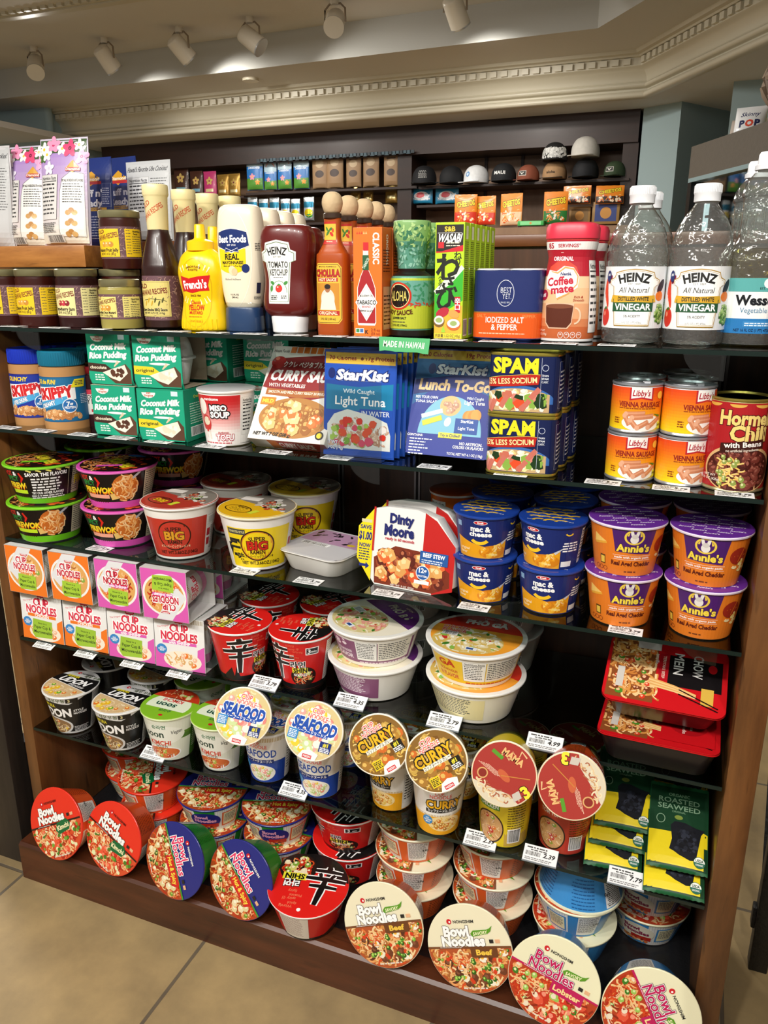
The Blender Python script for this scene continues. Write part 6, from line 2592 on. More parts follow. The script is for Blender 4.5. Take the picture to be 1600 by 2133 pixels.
OR, PK = '#ee7a24', '#dc5cb4'
BUILD['cn_orange'] = cn_box(cn_top_front(OR, 'CHICKEN', OR, NOOD), True)
BUILD['cn_pink'] = cn_box(cn_top_front(PK, 'with SHRIMP', '#dc5cb4', REDN), True)
BUILD['cn_low_orange'] = cn_box(cn_low_front(OR, 'CHICKEN'), False, 92, 86, 100)
BUILD['cn_low_pink'] = cn_box(cn_low_front(PK, 'with SHRIMP'), False, 92, 86, 100)
BUILD['cn_low_plain'] = cn_box(cn_low_front(PK, 'with SHRIMP', False), False, 92, 86, 100)


# ---- cans
def spam():
    t = thing('meat_can', 'can')
    rv = Rev([(48, 3), (48, 80)], 1, .58, 4.2, 96)
    g = G()
    rv.geo(g, '#14204e', [(46, 1.5), (48, 4), (48, 79), (46.5, 81)])
    g.obj('can_body', t, 'gloss')
    for nm, P in (('bottom_rim', [(46, 0), (48.8, .3), (49.4, 2), (48.6, 4), (47, 4)]), ('lid', [(47, 79), (48.8, 79), (49.6, 81), (49, 83), (47.6, 83), (47, 81.5), (1, 81.5)])):
        g = G()
        Rev(P, 1, .58, 4.2, 96).geo(g, '#b8a848')
        g.obj(nm, t, 'metal')
    a = Art(6)
    a.rect(-125, 4.5, 125, 78.5, '#14204e')
    a.ell(4, 16, 50, 24, '#3a6ab0', 40, 0, 180)
    ins = lambda x, y: (y > 5) & (y < 36 - (x - 2) ** 2 / 260) & (abs(x) < 44)
    bb = (-46, 4, 48, 38)
    a.poly([(-46, 5)] + [(x, 36 - (x - 2) ** 2 / 260) for x in range(-46, 47, 4)] + [(46, 5)], '#c8a87a')
    a.chunks(ins, bb, 70, ('#e8dca0', '#f2ecc8', '#e4d48a', '#f6f2e0'), 3, 6, '#fbf8e4')
    a.chunks(ins, bb, 34, ('#c8705a', '#d8887a', '#2a4a24', '#8ab04a', '#e0502c', '#1f3a1c'), 4, 8, None, 5)
    for x, y, q in ((-14, 18, 60), (14, 14, 50), (26, 30, 48), (-30, 12, 65)):
        a.rect(x - 9, y - 3.5, x + 9, y + 3.5, '#c97262', q)
    a.T('SPAM', -1, 66, 18, '#f2e02a', .07, w=60)
    a.poly([(-46, 36), (-46, 46), (-20, 51), (20, 55), (32, 54.5), (30, 42), (0, 39)], '#b8281e')
    a.line([(-46, 46.5), (-20, 51.5), (20, 55.5), (32, 55)], .6, '#e8c860')
    a.T('25% LESS SODIUM', -6, 45.6, 7, '#f2e8a8', .03, w=68, ang=4)
    a.ring(38, 64, 4, 4, .7, '#c9d2e8', 16)
    for k, q in enumerate(('THAN', 'SPAM', 'CLASSIC')):
        a.T(q, 38, 54 - k * 4.2, 2.6, '#e9eef8', .02, w=8.5)
    a.line([(33, 6), (33, 77)], .4, '#c9d2e8')
    a.line([(-43, 6), (-43, 77)], .4, '#c9d2e8')
    a.rect(50, 6, 100, 77, '#101a44')
    a.facts(58, 10, 34, 62, '#e9eef8', '#182458', False)
    a.obj('printed_label', t, rv.wrap(-92, 48), 4, 0, mat='gloss')
    return t


BUILD['spam'] = spam


def tincan(name, R, h, body, rimc, side, deg, lidc='#b9bdc4', ring=True):
    t = thing(name, 'can')
    rv = Rev([(R, 0), (R, h)])
    g = G()
    Rev([(R - 2, 1), (R, 4), (R, h - 5), (R - 1.2, h - 3)], n=64).geo(g, body)
    g.obj('can_body', t, 'gloss')
    g = G()
    Rev([(R - 2.5, 0), (R + .2, .3), (R + .8, 2), (R, 4), (R - 1, 4)], n=64).geo(g, rimc)
    g.obj('bottom_rim', t, 'metal')
    g = G()
    Rev([(R - 2, h - 4), (R, h - 4), (R + 1, h - 2.4), (R + .8, h - .3), (R - .6, h), (R - 1.6, h - 2.6), (R - 4, h - 3), (1, h - 3)], n=64).geo(g, lidc)
    l = g.obj('lid', t, 'metal')
    if ring:
        g = G()
        g.tube([(R * .45 * math.cos(x) - R * .2, R * .3 * math.sin(x), h - 2) for x in np.linspace(0, 2 * PI, 20)[:-1]], 1.2, '#c9ccd2', 6, True)
        g.tube([(R * .2, 0, h - 2.4), (R * .5, 0, h - 2.2)], 3, '#c9ccd2', 6)
        g.obj('pull_ring', l, 'metal')
    a = Art(8)
    side(a, R, h)
    a.obj('printed_label', t, rv.wrap(deg), 4, 0, mat='gloss')
    return t


def lib_side(a, R, h):
    L = PI * R
    n = 14
    for k in range(n):
        f = k / (n - 1)
        c = [int(u + (v - u) * f) for u, v in zip((244, 208, 28), (224, 74, 26))]
        a.rect(-L, 4.5 + (h - 9.5) * k / n, L, 4.5 + (h - 9.5) * (k + 1) / n, '#%02x%02x%02x' % tuple(c))
    a.poly([(-15, h - 5), (-15, h - 22), (0, h - 19), (15, h - 22), (15, h - 5)], '#b8202c')
    a.poly([(-13, h - 5), (-13, h - 19.5), (0, h - 17), (13, h - 19.5), (13, h - 5)], '#f0ece8')
    a.T("Libby's", 0, h - 12, 7.5, '#a81c30', .03, w=22, sh=.15)
    a.T('VIENNA SAUSAGE', 0, h - 27, 6.4, '#8a1c1c', .05, w=58)
    a.micro(-28, h - 31.5, 56, 1, 1.2, 2, '#8a3a14')
    a.ell(4, 14, 27, 11, '#f2f0ea', 30)
    for x, y, q, l in ((-6, 26, 4, 12), (4, 22, 5, 14), (-16, 17, -60, 7), (-8, 13, -50, 6), (4, 12, 30, 8), (20, 15, 35, 11)):
        q = R_(q)
        P = [(x - l * math.cos(q), y - l * math.sin(q)), (x + l * math.cos(q), y + l * math.sin(q))]
        a.line(P, 6.4, '#c8805a')
        a.line([(P[0][0], P[0][1] + 1), (P[1][0], P[1][1] + 1)], 2, '#dc9c78')
        a.ell(P[0][0], P[0][1], 3, 3.4, '#e0a888', 12)
    a.poly([(18, 26), (30, 24), (28, 21)], '#3f7a2a')
    a.rect(26, 6, 32, 15, '#d8e04a')
    a.T('160', 29, 11, 3, '#222', .05)
    a.ell(27, h - 15, 5, 5, '#f2d24a')
    a.facts(38, 8, 24, h - 16, '#3a2a10', '#e8c83a', False)
    a.micro(-34, 20, 8, 3, 1.4, 3, '#8a3a14')


BUILD['vienna'] = lambda: tincan('sausage_can', 32, 65, '#c9ccd2', '#b9bdc4', lib_side, -72)
BUILD['vienna_turned'] = lambda: tincan('sausage_can', 32, 65, '#c9ccd2', '#b9bdc4', lib_side, -56)


def chili_side(a, R, h):
    L = PI * R
    a.rect(-L, 5, L, h - 5, '#a81c22')
    for k in range(8):
        a.ell(-L + 20 + k * 30, h - 7, 10, 4, '#d8a84a', 16, 180, 360)
    a.T('Hormel', 0, h * .8, h * .14, '#e9cf7a', .06, w=62, o=('#4a0c10', .04))
    a.T('Chili', 6, h * .64, h * .15, '#e9cf7a', .06, w=46, o=('#4a0c10', .04))
    a.ell(0, h * .26, 46, h * .26, '#d8b07a', 40)
    a.ell(0, h * .25, 43, h * .24, '#4a1c18', 40)
    ins = lambda x, y: (x / 42) ** 2 + ((y - h * .25) / (h * .235)) ** 2 < 1
    a.chunks(ins, (-44, 4, 44, h * .5), 110, ('#5a241e', '#6e3028', '#481612', '#7a3a30'), 4, 7, '#9a5a4c', 9, .65)
    a.noodles(ins, (-26, 10, 0, h * .35), 50, ('#e8bc60', '#f0cc7a'), 2, 10, .2)
    a.chunks(ins, (-26, 6, 6, h * .4), 8, ('#8a9a4a',), 3, 4, '#d8d8a0')
    a.poly([(-26, h * .44), (-26, h * .53), (24, h * .585), (25, h * .49)], '#3a140f')
    a.T('with Beans', 0, h * .525, h * .052, '#f6f0ea', .04, w=44, ang=5)
    a.T('no artificial ingredients', 0, h * .465, h * .026, '#f0e0d0', .02, w=38, ang=5)
    a.T('NET WT', -36, h * .17, 3, '#f0e4d8', .02)
    a.T('15 OZ (425g)', -34, h * .13, 3, '#f0e4d8', .02)


BUILD['chili'] = lambda: tincan('chili_can', 38.5, 119, '#a8a25a', '#b8b088', chili_side, -80, '#a89848', False)


# ---- pouches and packets
def pouch(name, cat, w, h, d, col, art, mat='film', seal=8, part='pouch', k=14, zig=False, back=True):
    t = thing(name, cat)

    def thick(X, Z):
        u = np.clip(1 - (2 * X / w) ** 2, 0, 1) ** .6
        v = np.clip(Z / (h * .12), 0, 1) ** .5 * np.clip((h - seal - Z) / (h * .75), 0, 1) ** .6
        return d / 2 * u * v + .6
    nx, nz = k, k + 6
    xs, zs = np.linspace(-w / 2, w / 2, nx + 1), np.linspace(0, h, nz + 1)
    V, F = [], []
    for s_ in (-1, 1):
        for z in zs:
            for x in xs:
                V.append((x, s_ * float(thick(np.array(x), np.array(z))), z + (1.2 * ((round((x + w / 2) / w * nx)) % 2) if zig and z in (zs[0], zs[-1]) else 0)))
    m = (nx + 1) * (nz + 1)
    for j in range(nz):
        for i in range(nx):
            a, b = j * (nx + 1) + i, j * (nx + 1) + i + 1
            c, e = b + nx + 1, a + nx + 1
            F += [(a, b, c, e), (m + b, m + a, m + e, m + c)]
    for j in range(nz):
        a, e = j * (nx + 1), (j + 1) * (nx + 1)
        F += [(m + a, a, e, m + e), (a + nx, m + a + nx, m + e + nx, e + nx)]
    for i in range(nx):
        F.append((i + 1, i, m + i, m + i + 1))
        q = nz * (nx + 1) + i
        F.append((q, q + 1, m + q + 1, m + q))
    g = G()
    g.add(V, F, col)
    g.obj(part, t, mat, 60)
    a = Art(11)
    art(a, w, h)
    a.obj('front_print', t, lambda X, Y, off: np.stack([X, -thick(X, Y) - off, Y], 1), 9, 9, mat=mat, base=.35)
    return t


def hib(a, x, y, s, c1, c2='#f6d83a'):
    for k in range(5):
        q = k * 72 + 18
        a.ell(x + s * .5 * math.cos(R_(q)), y + s * .5 * math.sin(R_(q)), s * .55, s * .34, c1, 12, ang=q)
    a.ell(x, y, s * .22, s * .22, c2, 10)


def bag_floral(a, w, h):
    n = 12
    for k in range(n):
        f = k / (n - 1)
        c = [int(u + (v - u) * f) for u, v in zip((232, 230, 214), (168, 132, 206))]
        a.rect(-w / 2 + 2, 4 + (h - 8) * k / n, w / 2 - 2, 4 + (h - 8) * (k + 1) / n, '#%02x%02x%02x' % tuple(c))
    a.rect(-w / 2 + 2, h * .86, w / 2 - 2, h - 3, '#3f5a34')
    for x, y, s, c, c2 in ((-.4, .9, 13, '#fbfbf4', '#f0c83a'), (-.2, .94, 15, '#f09ac0', '#c83a70'), (0, .9, 12, '#fbfbf4', '#f0c83a'), (.16, .9, 16, '#e0487a', '#701c3a'), (.34, .93, 11, '#fbfbf4', '#f0c83a'), (.4, .82, 14, '#f0a0cc', '#c04080'), (-.42, .82, 9, '#4f7a3a', '#3a5a2a'), (-.32, .85, 12, '#fbfbf4', '#f0c83a')):
        hib(a, x * w, y * h, s, c, c2)
    hib(a, -w * .26, h * .72, 12, '#e9e4f2', '#d8d0e8')
    a.poly([(0, h * .08), (0, h * .5), (w * .04, h * .62), (w * .2, h * .68), (w * .44, h * .66), (w * .46, h * .08)], '#f0efea')
    a.line([(0, h * .08), (0, h * .5), (w * .04, h * .62), (w * .2, h * .68), (w * .44, h * .66)], .9, '#555')
    a.facts(-w * .44, h * .24, w * .38, h * .42, '#444', '#dcdad8')
    a.micro(-w * .44, h * .21, w * .36, 6, 1.3, 3, '#555')
    a.poly([(w * .12, h * .72), (w * .24, h * .79), (w * .36, h * .72), (w * .24, h * .67)], '#d8a02a')
    a.rect(w * .1, h * .685, w * .38, h * .72, '#b8282c')
    a.T('Diamond', w * .24, h * .705, 4.4, '#f6f0e0', .04, w=w * .26)
    a.T('TRY ALL 10 DELICIOUS FLAVORS', w * .23, h * .6, 4, '#333', .05, w=w * .4)
    a.micro(w * .06, h * .57, w * .36, 8, 1.6, 4.4, '#444')
    for k, y in enumerate((.3, .2, .1)):
        for q in range(3):
            a.ell(w * (.17 + q * .06), h * y + (q % 2) * 4, 5.4, 4.6, ('#c89a5a', '#b8823f', '#d8b070')[q], 12)
    a.bars(-w * .3, 6, w * .34, 11, '#333', '#e0e0da')


def bag_blue(a, w, h):
    a.rect(-w / 2 + 2, 3, w / 2 - 2, h - 3, '#182f74')
    a.poly([(-w * .25, h * .76), (0, h * .85), (w * .25, h * .76), (0, h * .68)], '#d8a02a')
    a.rect(-w * .28, h * .7, w * .28, h * .735, '#b8282c')
    a.T('Diamond', 0, h * .76, 6, '#f6f0e0', .04, w=w * .46)
    a.T("Ruff n'", 0, h * .6, 12, '#e9ecf4', .06, w=w * .62)
    a.T('Ready', 3, h * .49, 12, '#e9ecf4', .06, w=w * .6)
    a.rect(-w * .34, h * .4, w * .4, h * .44, '#d8a82a')
    a.T('HAWAIIAN COOKIES', 0, h * .42, 3.4, '#182f74', .03, w=w * .6)
    a.micro(-w * .36, h * .34, w * .74, 9, 1.6, 5, '#c9d2e8')
    a.facts(w * .3, h * .45, w * .18, h * .26, '#c9d2e8', '#22387c', False)


def bag_grey(a, w, h):
    a.rect(-w / 2 + 2, 3, w / 2 - 2, h - 3, '#c9ccce')
    a.T("Hawaii's Favorite Ube Cookies!", 0, h * .9, 9, '#2a2a33', .02, w=w * .9, sh=.3)
    a.facts(-w * .44, h * .3, w * .5, h * .5, '#333', '#d8dadb')
    a.micro(w * .1, h * .78, w * .34, 16, 1.4, 5, '#444')


BUILD['bag_floral'] = lambda: pouch('cookie_bag', 'cookie bag', 104, 186, 40, '#c8c0d4', bag_floral)
BUILD['bag_blue'] = lambda: pouch('cookie_bag', 'cookie bag', 96, 165, 36, '#182f74', bag_blue)
BUILD['bag_grey'] = lambda: pouch('cookie_bag', 'cookie bag', 112, 150, 34, '#c9ccce', bag_grey)
BUILD['bag_white'] = lambda: pouch('cookie_bag', 'cookie bag', 104, 186, 40, '#d8d6da', bag_grey)


def tuna(a, w, h):
    a.rect(-w / 2 + 1, 2, w / 2 - 1, h - 2, '#1c4fb4')
    a.rect(-w / 2 + 2, h * .87, w / 2 - 2, h - 4, '#d8b23a')
    a.T('70 Calories', -w * .24, h * .925, 6, '#8a2418', .04, w=w * .38)
    a.ell(w * .03, h * .92, 2.4, 2.4, '#6a2a18')
    a.T('17g Protein', w * .27, h * .925, 6, '#8a2418', .04, w=w * .38)
    a.T('StarKist', w * .04, h * .77, 14, '#dfe4ee', .07, w=w * .72, sh=.2, o=('#12246a', .06))
    a.ell(-w * .39, h * .78, 6, 8, '#12246a')
    a.poly([(-w / 2 + 4, h * .44), (-w / 2 + 4, h * .68), (0, h * .66), (w / 2 - 4, h * .7), (w / 2 - 4, h * .44)], '#157fae')
    a.T('Wild Caught', 0, h * .62, 6, '#e6f2f8', .02, w=w * .44)
    a.T('Light Tuna', w * .02, h * .53, 12.5, '#fff', .02, w=w * .7)
    a.rect(w * .02, h * .385, w * .47, h * .46, '#1c4fb4')
    a.T('IN WATER', w * .24, h * .42, 7, '#e9eef8', .02, w=w * .38)
    a.poly([(-w / 2 + 7, 12), (-w / 2 + 7, h * .3), (-w * .34, h * .4), (-w * .15, h * .45), (w * .2, h * .4), (w * .4, h * .34), (w / 2 - 6, h * .22), (w / 2 - 6, 12)], '#e4e8e4')
    ins = lambda x, y: (y > 14) & (y < h * .4 - (x - 2) ** 2 / 150) & (abs(x) < w * .44)
    bb = (-w / 2, 10, w / 2, h * .44)
    a.chunks(ins, bb, 90, ('#c8a088', '#d8b8a0', '#b88a70'), 4, 8, '#ead4c0', 6, .5)
    a.chunks(ins, bb, 40, ('#7aa83a', '#a8cc5a', '#d8301c', '#e0502c', '#f2ece8', '#d84a6a'), 4, 8)
    a.T('NET WT', -w * .38, h * .13, 4.5, '#fff', .03, o=('#1c4fb4', .04))
    a.T('2.6 OZ (74g)', -w * .33, h * .08, 4.5, '#fff', .03, w=w * .26, o=('#1c4fb4', .04))


BUILD['tuna'] = lambda: pouch('tuna_pouch', 'pouch', 116, 158, 9, '#1c4fb4', tuna)


def lunch(a, w, h):
    a.rect(-w / 2 + 1, 1, w / 2 - 1, h - 1, '#1a2f8e')
    a.poly([(-w / 2 + 1, h * .46), (-w / 2 + 1, h - 10), (w / 2 - 1, h - 10), (w / 2 - 1, h * .56), (0, h * .7), (-w * .3, h * .6)], '#155f9a')
    a.rect(-w / 2 + 2, h * .9, w / 2 - 2, h - 2, '#c8a42e')
    a.T('260 Calories', -w * .26, h * .945, 6, '#8a2418', .04, w=w * .36)
    a.T('19g Protein', w * .26, h * .945, 6, '#8a2418', .04, w=w * .34)
    a.T('StarKist', w * .06, h * .81, 13, '#d8dee8', .06, w=w * .6, sh=.2, o=('#12246a', .06))
    a.ell(-w * .3, h * .81, 6, 8, '#12246a')
    a.poly([(-w / 2 + 1, h * .56), (-w / 2 + 1, h * .7), (0, h * .76), (w / 2 - 1, h * .76), (w / 2 - 1, h * .62), (0, h * .64)], '#12246a')
    a.T('Lunch To-Go', 0, h * .66, 15, '#d8bc8a', .06, w=w * .86, sh=.1)
    a.T('MIX YOUR OWN', -w * .32, h * .54, 4, '#e6eef8', .03, w=w * .27)
    a.T('TUNA SALAD', -w * .32, h * .5, 4, '#e6eef8', .03, w=w * .27)
    a.ell(0, h * .2, w * .38, h * .36, '#7ab8d0', 40, 0, 180)
    a.ell(-w * .02, h * .47, 16, 15, '#d8b47a')
    ins = lambda x, y: ((x + w * .02) / 14) ** 2 + ((y - h * .47) / 13) ** 2 < 1
    a.chunks(ins, (-20, 40, 20, h * .6), 60, ('#b88a72', '#a87860', '#caa088'), 3, 5, '#e0c0a8')
    a.T('Wild Caught', w * .26, h * .55, 4, '#e6eef8', .02, w=w * .2)
    a.T('Light Tuna', w * .26, h * .51, 5.4, '#fff', .02, w=w * .24)
    for k in range(4):
        a.ell(w * .2 + k * 4, h * .38 + k * .8, 8, 9, ('#c88a3a', '#d89c48')[k % 2], 16)
    a.rect(-w * .34, h * .3, -w * .1, h * .35, '#c8d03a', 20)
    a.rect(-w * .36, h * .37, -w * .1, h * .41, '#e0ecf4', 18)
    a.ell(-w * .03, h * .32, 5, 7, '#f0f4f6', ang=-20)
    a.rect(w * .06, h * .22, w * .33, h * .36, '#1a4a9a')
    a.T('StarKist', w * .2, h * .335, 4, '#fff', .04)
    a.T('Light Tuna', w * .2, h * .27, 4, '#fff', .02)
    a.rect(-w * .12, h * .17, w * .16, h * .22, '#e8e04a')
    a.T('Try it Chilled!', w * .02, h * .195, 4, '#1a2f6a', .04, w=w * .24)
    a.T('CONTAINS:', -w * .4, h * .18, 3.2, '#fff', .03)
    a.micro(-w * .46, h * .15, w * .3, 6, 1.7, 4.4, '#e6eef8', .4)
    a.T('NO ARTIFICIAL', w * .28, h * .13, 4, '#fff', .03, w=w * .27)
    a.T('COLORS OR FLAVORS', w * .25, h * .095, 4, '#fff', .03, w=w * .36)
    a.T('TOTAL NET WT 4.1 OZ (116g)', w * .22, h * .03, 3.6, '#fff', .02, w=w * .42)


def lunchpack():
    t = thing('lunch_kit', 'lunch kit')
    w, h = 128, 158
    g = G()
    P = [(-w / 2 + 6, 0), (w / 2 - 6, 0), (w / 2, 6), (w / 2, h - 6), (w / 2 - 6, h), (-w / 2 + 6, h), (-w / 2, h - 6), (-w / 2, 6)]
    g.prism([(x, z) for x, z in P], 'y', 0, 1.2, '#1a2f8e')
    g.obj('card_lid', t, 'paper')
    a = Art(5)
    lunch(a, w, h)
    a.obj('front_print', t, flat((0, 0, 0), (1, 0, 0), (0, 0, 1)), mat='paper')
    g = G()
    g.prism([(-w / 2 + 6, 4), (w / 2 - 6, 4), (w / 2 - 10, h - 8), (-w / 2 + 10, h - 8)], 'y', 1.4, 30, '#9aa0a8')
    g.obj('tray', t, 'acrylic', bev=.003)
    return t


BUILD['lunch'] = lunchpack


def seaweed(a, w, h):
    a.rect(-w / 2 + 1, 5, w / 2 - 1, h - 5, '#123a22')
    a.rect(-w / 2 + 1, 7, w / 2 - 6, h * .42, '#e6cf1c')
    a.poly([(-w / 2 + 1, h * .4), (-w * .1, h * .4), (w * .3, h * .5), (w / 2 - 1, h * .46), (w / 2 - 1, h * .3), (-w / 2 + 1, h * .3)], '#e6cf1c')
    a.T('ORGANIC', 0, h * .87, 5, '#7a9a7c', .02, w=w * .36)
    a.T('ROASTED', 0, h * .8, 8, '#7f9f82', .02, w=w * .7)
    a.T('SEAWEED', 0, h * .72, 8, '#7f9f82', .02, w=w * .72)
    a.T('ORIGINAL', 0, h * .665, 3, '#6a8a6c', .02)
    a.ell(0, h * .6, 6, 3.6, '#7a8a3a')
    a.ring(-w * .3, h * .56, 6, 7, 1, '#8aa88c', 14)
    a.poly([(-w * .14, h * .22), (-w * .06, h * .2), (w * .02, h * .17), (w * .2, h * .13), (w * .3, h * .14), (w * .38, h * .44), (w * .44, h * .5), (w * .3, h * .51), (w * .1, h * .55), (-w * .06, h * .55), (-w * .13, h * .5), (-w * .1, h * .34)], '#15171e')
    ins = lambda x, y: (abs(x - w * .14) < w * .2) & (abs(y - h * .34) < h * .14)
    a.chunks(ins, (-w * .1, h * .15, w * .4, h * .5), 60, ('#1f222c', '#0f1016', '#2c303c'), 2, 4, None)
    a.ell(w * .36, h * .13, 8.5, 8.5, '#1a5a34')
    a.ell(w * .36, h * .13, 7.8, 7.8, '#f2f4ee')
    a.ell(w * .36, h * .13, 7.8, 7.8, '#2a6a58', 20, 180, 360)
    a.T('USDA', w * .36, h * .15, 3.8, '#1a4a34', .05, w=11)
    a.T('ORGANIC', w * .36, h * .105, 2.4, '#f2f4ee', .03, w=11)


ink('packet', .42, bump=.3, bscale=55)
MATS['packet'].node_tree.nodes['Principled BSDF'].inputs['Specular IOR Level'].default_value = .3
BUILD['seaweed'] = lambda: pouch('seaweed_packet', 'packet', 86, 134, 11, '#1c5a34', seaweed, mat='packet', seal=6, k=22, zig=True)


# ---- trays
def tray(name, cat, w, d, h, lidc, rim, body, art, lid_t=1.2, r=10, low='#15110f'):
    t = thing(name, cat)
    k = 5
    def rr(w_, d_, r_):
        P = []
        for cx_, cy_, a0 in ((w_ / 2 - r_, d_ / 2 - r_, 0), (-w_ / 2 + r_, d_ / 2 - r_, 90), (-w_ / 2 + r_, -d_ / 2 + r_, 180), (w_ / 2 - r_, -d_ / 2 + r_, 270)):
            for i in range(k + 1):
                q = R_(a0 + 90 * i / k)
                P.append((cx_ + r_ * math.cos(q), cy_ + r_ * math.sin(q)))
        return P
    rings = [(rr(w * .8, d * .8, r), 0), (rr(w * .82, d * .82, r), 2), (rr(w * .95, d * .95, r), h - 4), (rr(w, d, r), h - 2), (rr(w, d, r), h)]
    V, F, C = [], [], []
    n = len(rings[0][0])
    for P, z in rings:
        V += [(x, y, z) for x, y in P]
    for j in range(len(rings) - 1):
        for i in range(n):
            F.append((j * n + i, j * n + (i + 1) % n, (j + 1) * n + (i + 1) % n, (j + 1) * n + i))
            C.append(body if j < 2 else rim)
    F += [list(range(n))[::-1]]
    C += [body]
    g = G()
    g.add(V, F, C)
    g.obj('tray', t, 'gloss')
    g = G()
    g.prism(rr(w - 1, d - 1, r), 'z', h, h + lid_t, lidc)
    l = g.obj('film_lid', t, 'film')
    a = Art(3)
    art(a, w - 2, d - 2)
    a.obj('lid_print', l, flat((0, 0, h + lid_t), (1, 0, 0), (0, 1, 0)), mat='film')
    return t


def chow(a, w, d):
    a.rect(-w / 2 + 2, -d / 2 + 8, w / 2 - 2, d / 2 - 8, '#c8141c')
    a.rect(-w / 2 + 8, -d / 2 + 2, w / 2 - 8, d / 2 - 2, '#c8141c')
    a.rect(w * .02, -d * .16, w * .46, d * .3, '#141012')
    a.T('CHOW', w * .26, d * .18, 13, '#e9e6e4', .02, ang=-90, w=d * .34)
    a.T('MEIN', w * .1, d * .18, 13, '#e9e6e4', .02, ang=-90, w=d * .32)
    a.ell(w * .38, d * .18, 6, 8, '#b8141c')
    a.rect(w * .3, -d * .36, w * .4, -d * .12, '#d8b04a')
    a.rect(-w * .06, -d * .1, w * .02, d * .3, '#b01420')
    a.T('TERIYAKI BEEF', -w * .02, d * .1, 4, '#e9c8b8', .02, ang=-90, w=d * .34)
    ins = lambda x, y: (x < -w * .05 - (y + d * .1) * .1) & (x > -w / 2 + 4) & (abs(y) < d / 2 - 6)
    a.rect(-w / 2 + 4, -d / 2 + 6, -w * .08, d / 2 - 6, '#8a4a24')
    a.noodles(ins, (-w / 2, -d / 2, 0, d / 2), 260, ('#d8944a', '#e8b070', '#c87c38', '#f0c890'), 3.2, 20, .45)
    a.chunks(ins, (-w / 2, -d / 2, 0, d / 2), 26, ('#d83a24', '#4a8a2a', '#7a3a20', '#e87a3a'), 3, 7, '#f0b890')
    for k in range(6):
        a.line([(-w * .12, -d * .1 - k * 2.6), (w * .08, -d * .16 - k * 2), (w * .26, -d * .24 - k * 1.2)], 2.4, ('#e0a860', '#f0c88a')[k % 2])
    for k in range(2):
        a.line([(w * .12, -d * .2 - k * 8), (w * .44, -d * .38 - k * 5)], 2, '#1a0c0c')
    a.T('terrific', -w * .08, d * .2, 5, '#e9dcd8', .02, ang=-90)
    a.rect(-w * .4, -d * .3, -w * .34, d * .0, '#cfc8c0')
    a.rect(-w * .26, d * .33, -w * .06, d * .46, '#d8ccc8')


def chow2(a, w, d):
    chow(a, w, d)
    a.rect(w * .02, -d * .4, w * .46, d * .4, '#c8141c')
    a.ell(w * .24, 0, w * .16, d * .22, '#a81018')
    a.T('Japanese', w * .27, 0, 5, '#e9c8c0', .03, ang=-90)
    a.T('Stir Fry Noodles', w * .21, 0, 5, '#e9c8c0', .03, ang=-90)


BUILD['chow_mein'] = lambda: tray('noodle_tray', 'noodle tray', 168, 128, 44, '#c8141c', '#c8141c', '#1a1416', chow, r=16)
BUILD['stir_fry'] = lambda: tray('noodle_tray', 'noodle tray', 168, 128, 44, '#c8141c', '#c8141c', '#1a1416', chow2, r=16)


def rice_lid(a, w, d):
    a.rect(-w / 2 + 5, -d / 2 + 5, w / 2 - 5, d / 2 - 5, '#c9c8cc')
    a.rect(-w / 2 + 5, 0, w / 2 - 5, d / 2 - 5, '#b890b0')
    a.chunks(lambda x, y: (abs(x) < w * .44) & (y > 4) & (y < d * .44), (-w / 2, 0, w / 2, d / 2), 14, ('#1a1418', '#241a20'), 5, 11, None, 5, .4)
    a.bars(-w * .35, -d * .12, w * .4, d * .08)
    a.ell(w * .3, d * .1, 8, 5, '#d8b83a')


BUILD['rice'] = lambda: tray('rice_bowl', 'rice bowl', 132, 128, 34, '#c9c8cc', '#e9e8e4', '#d8d6d0', rice_lid, r=24)


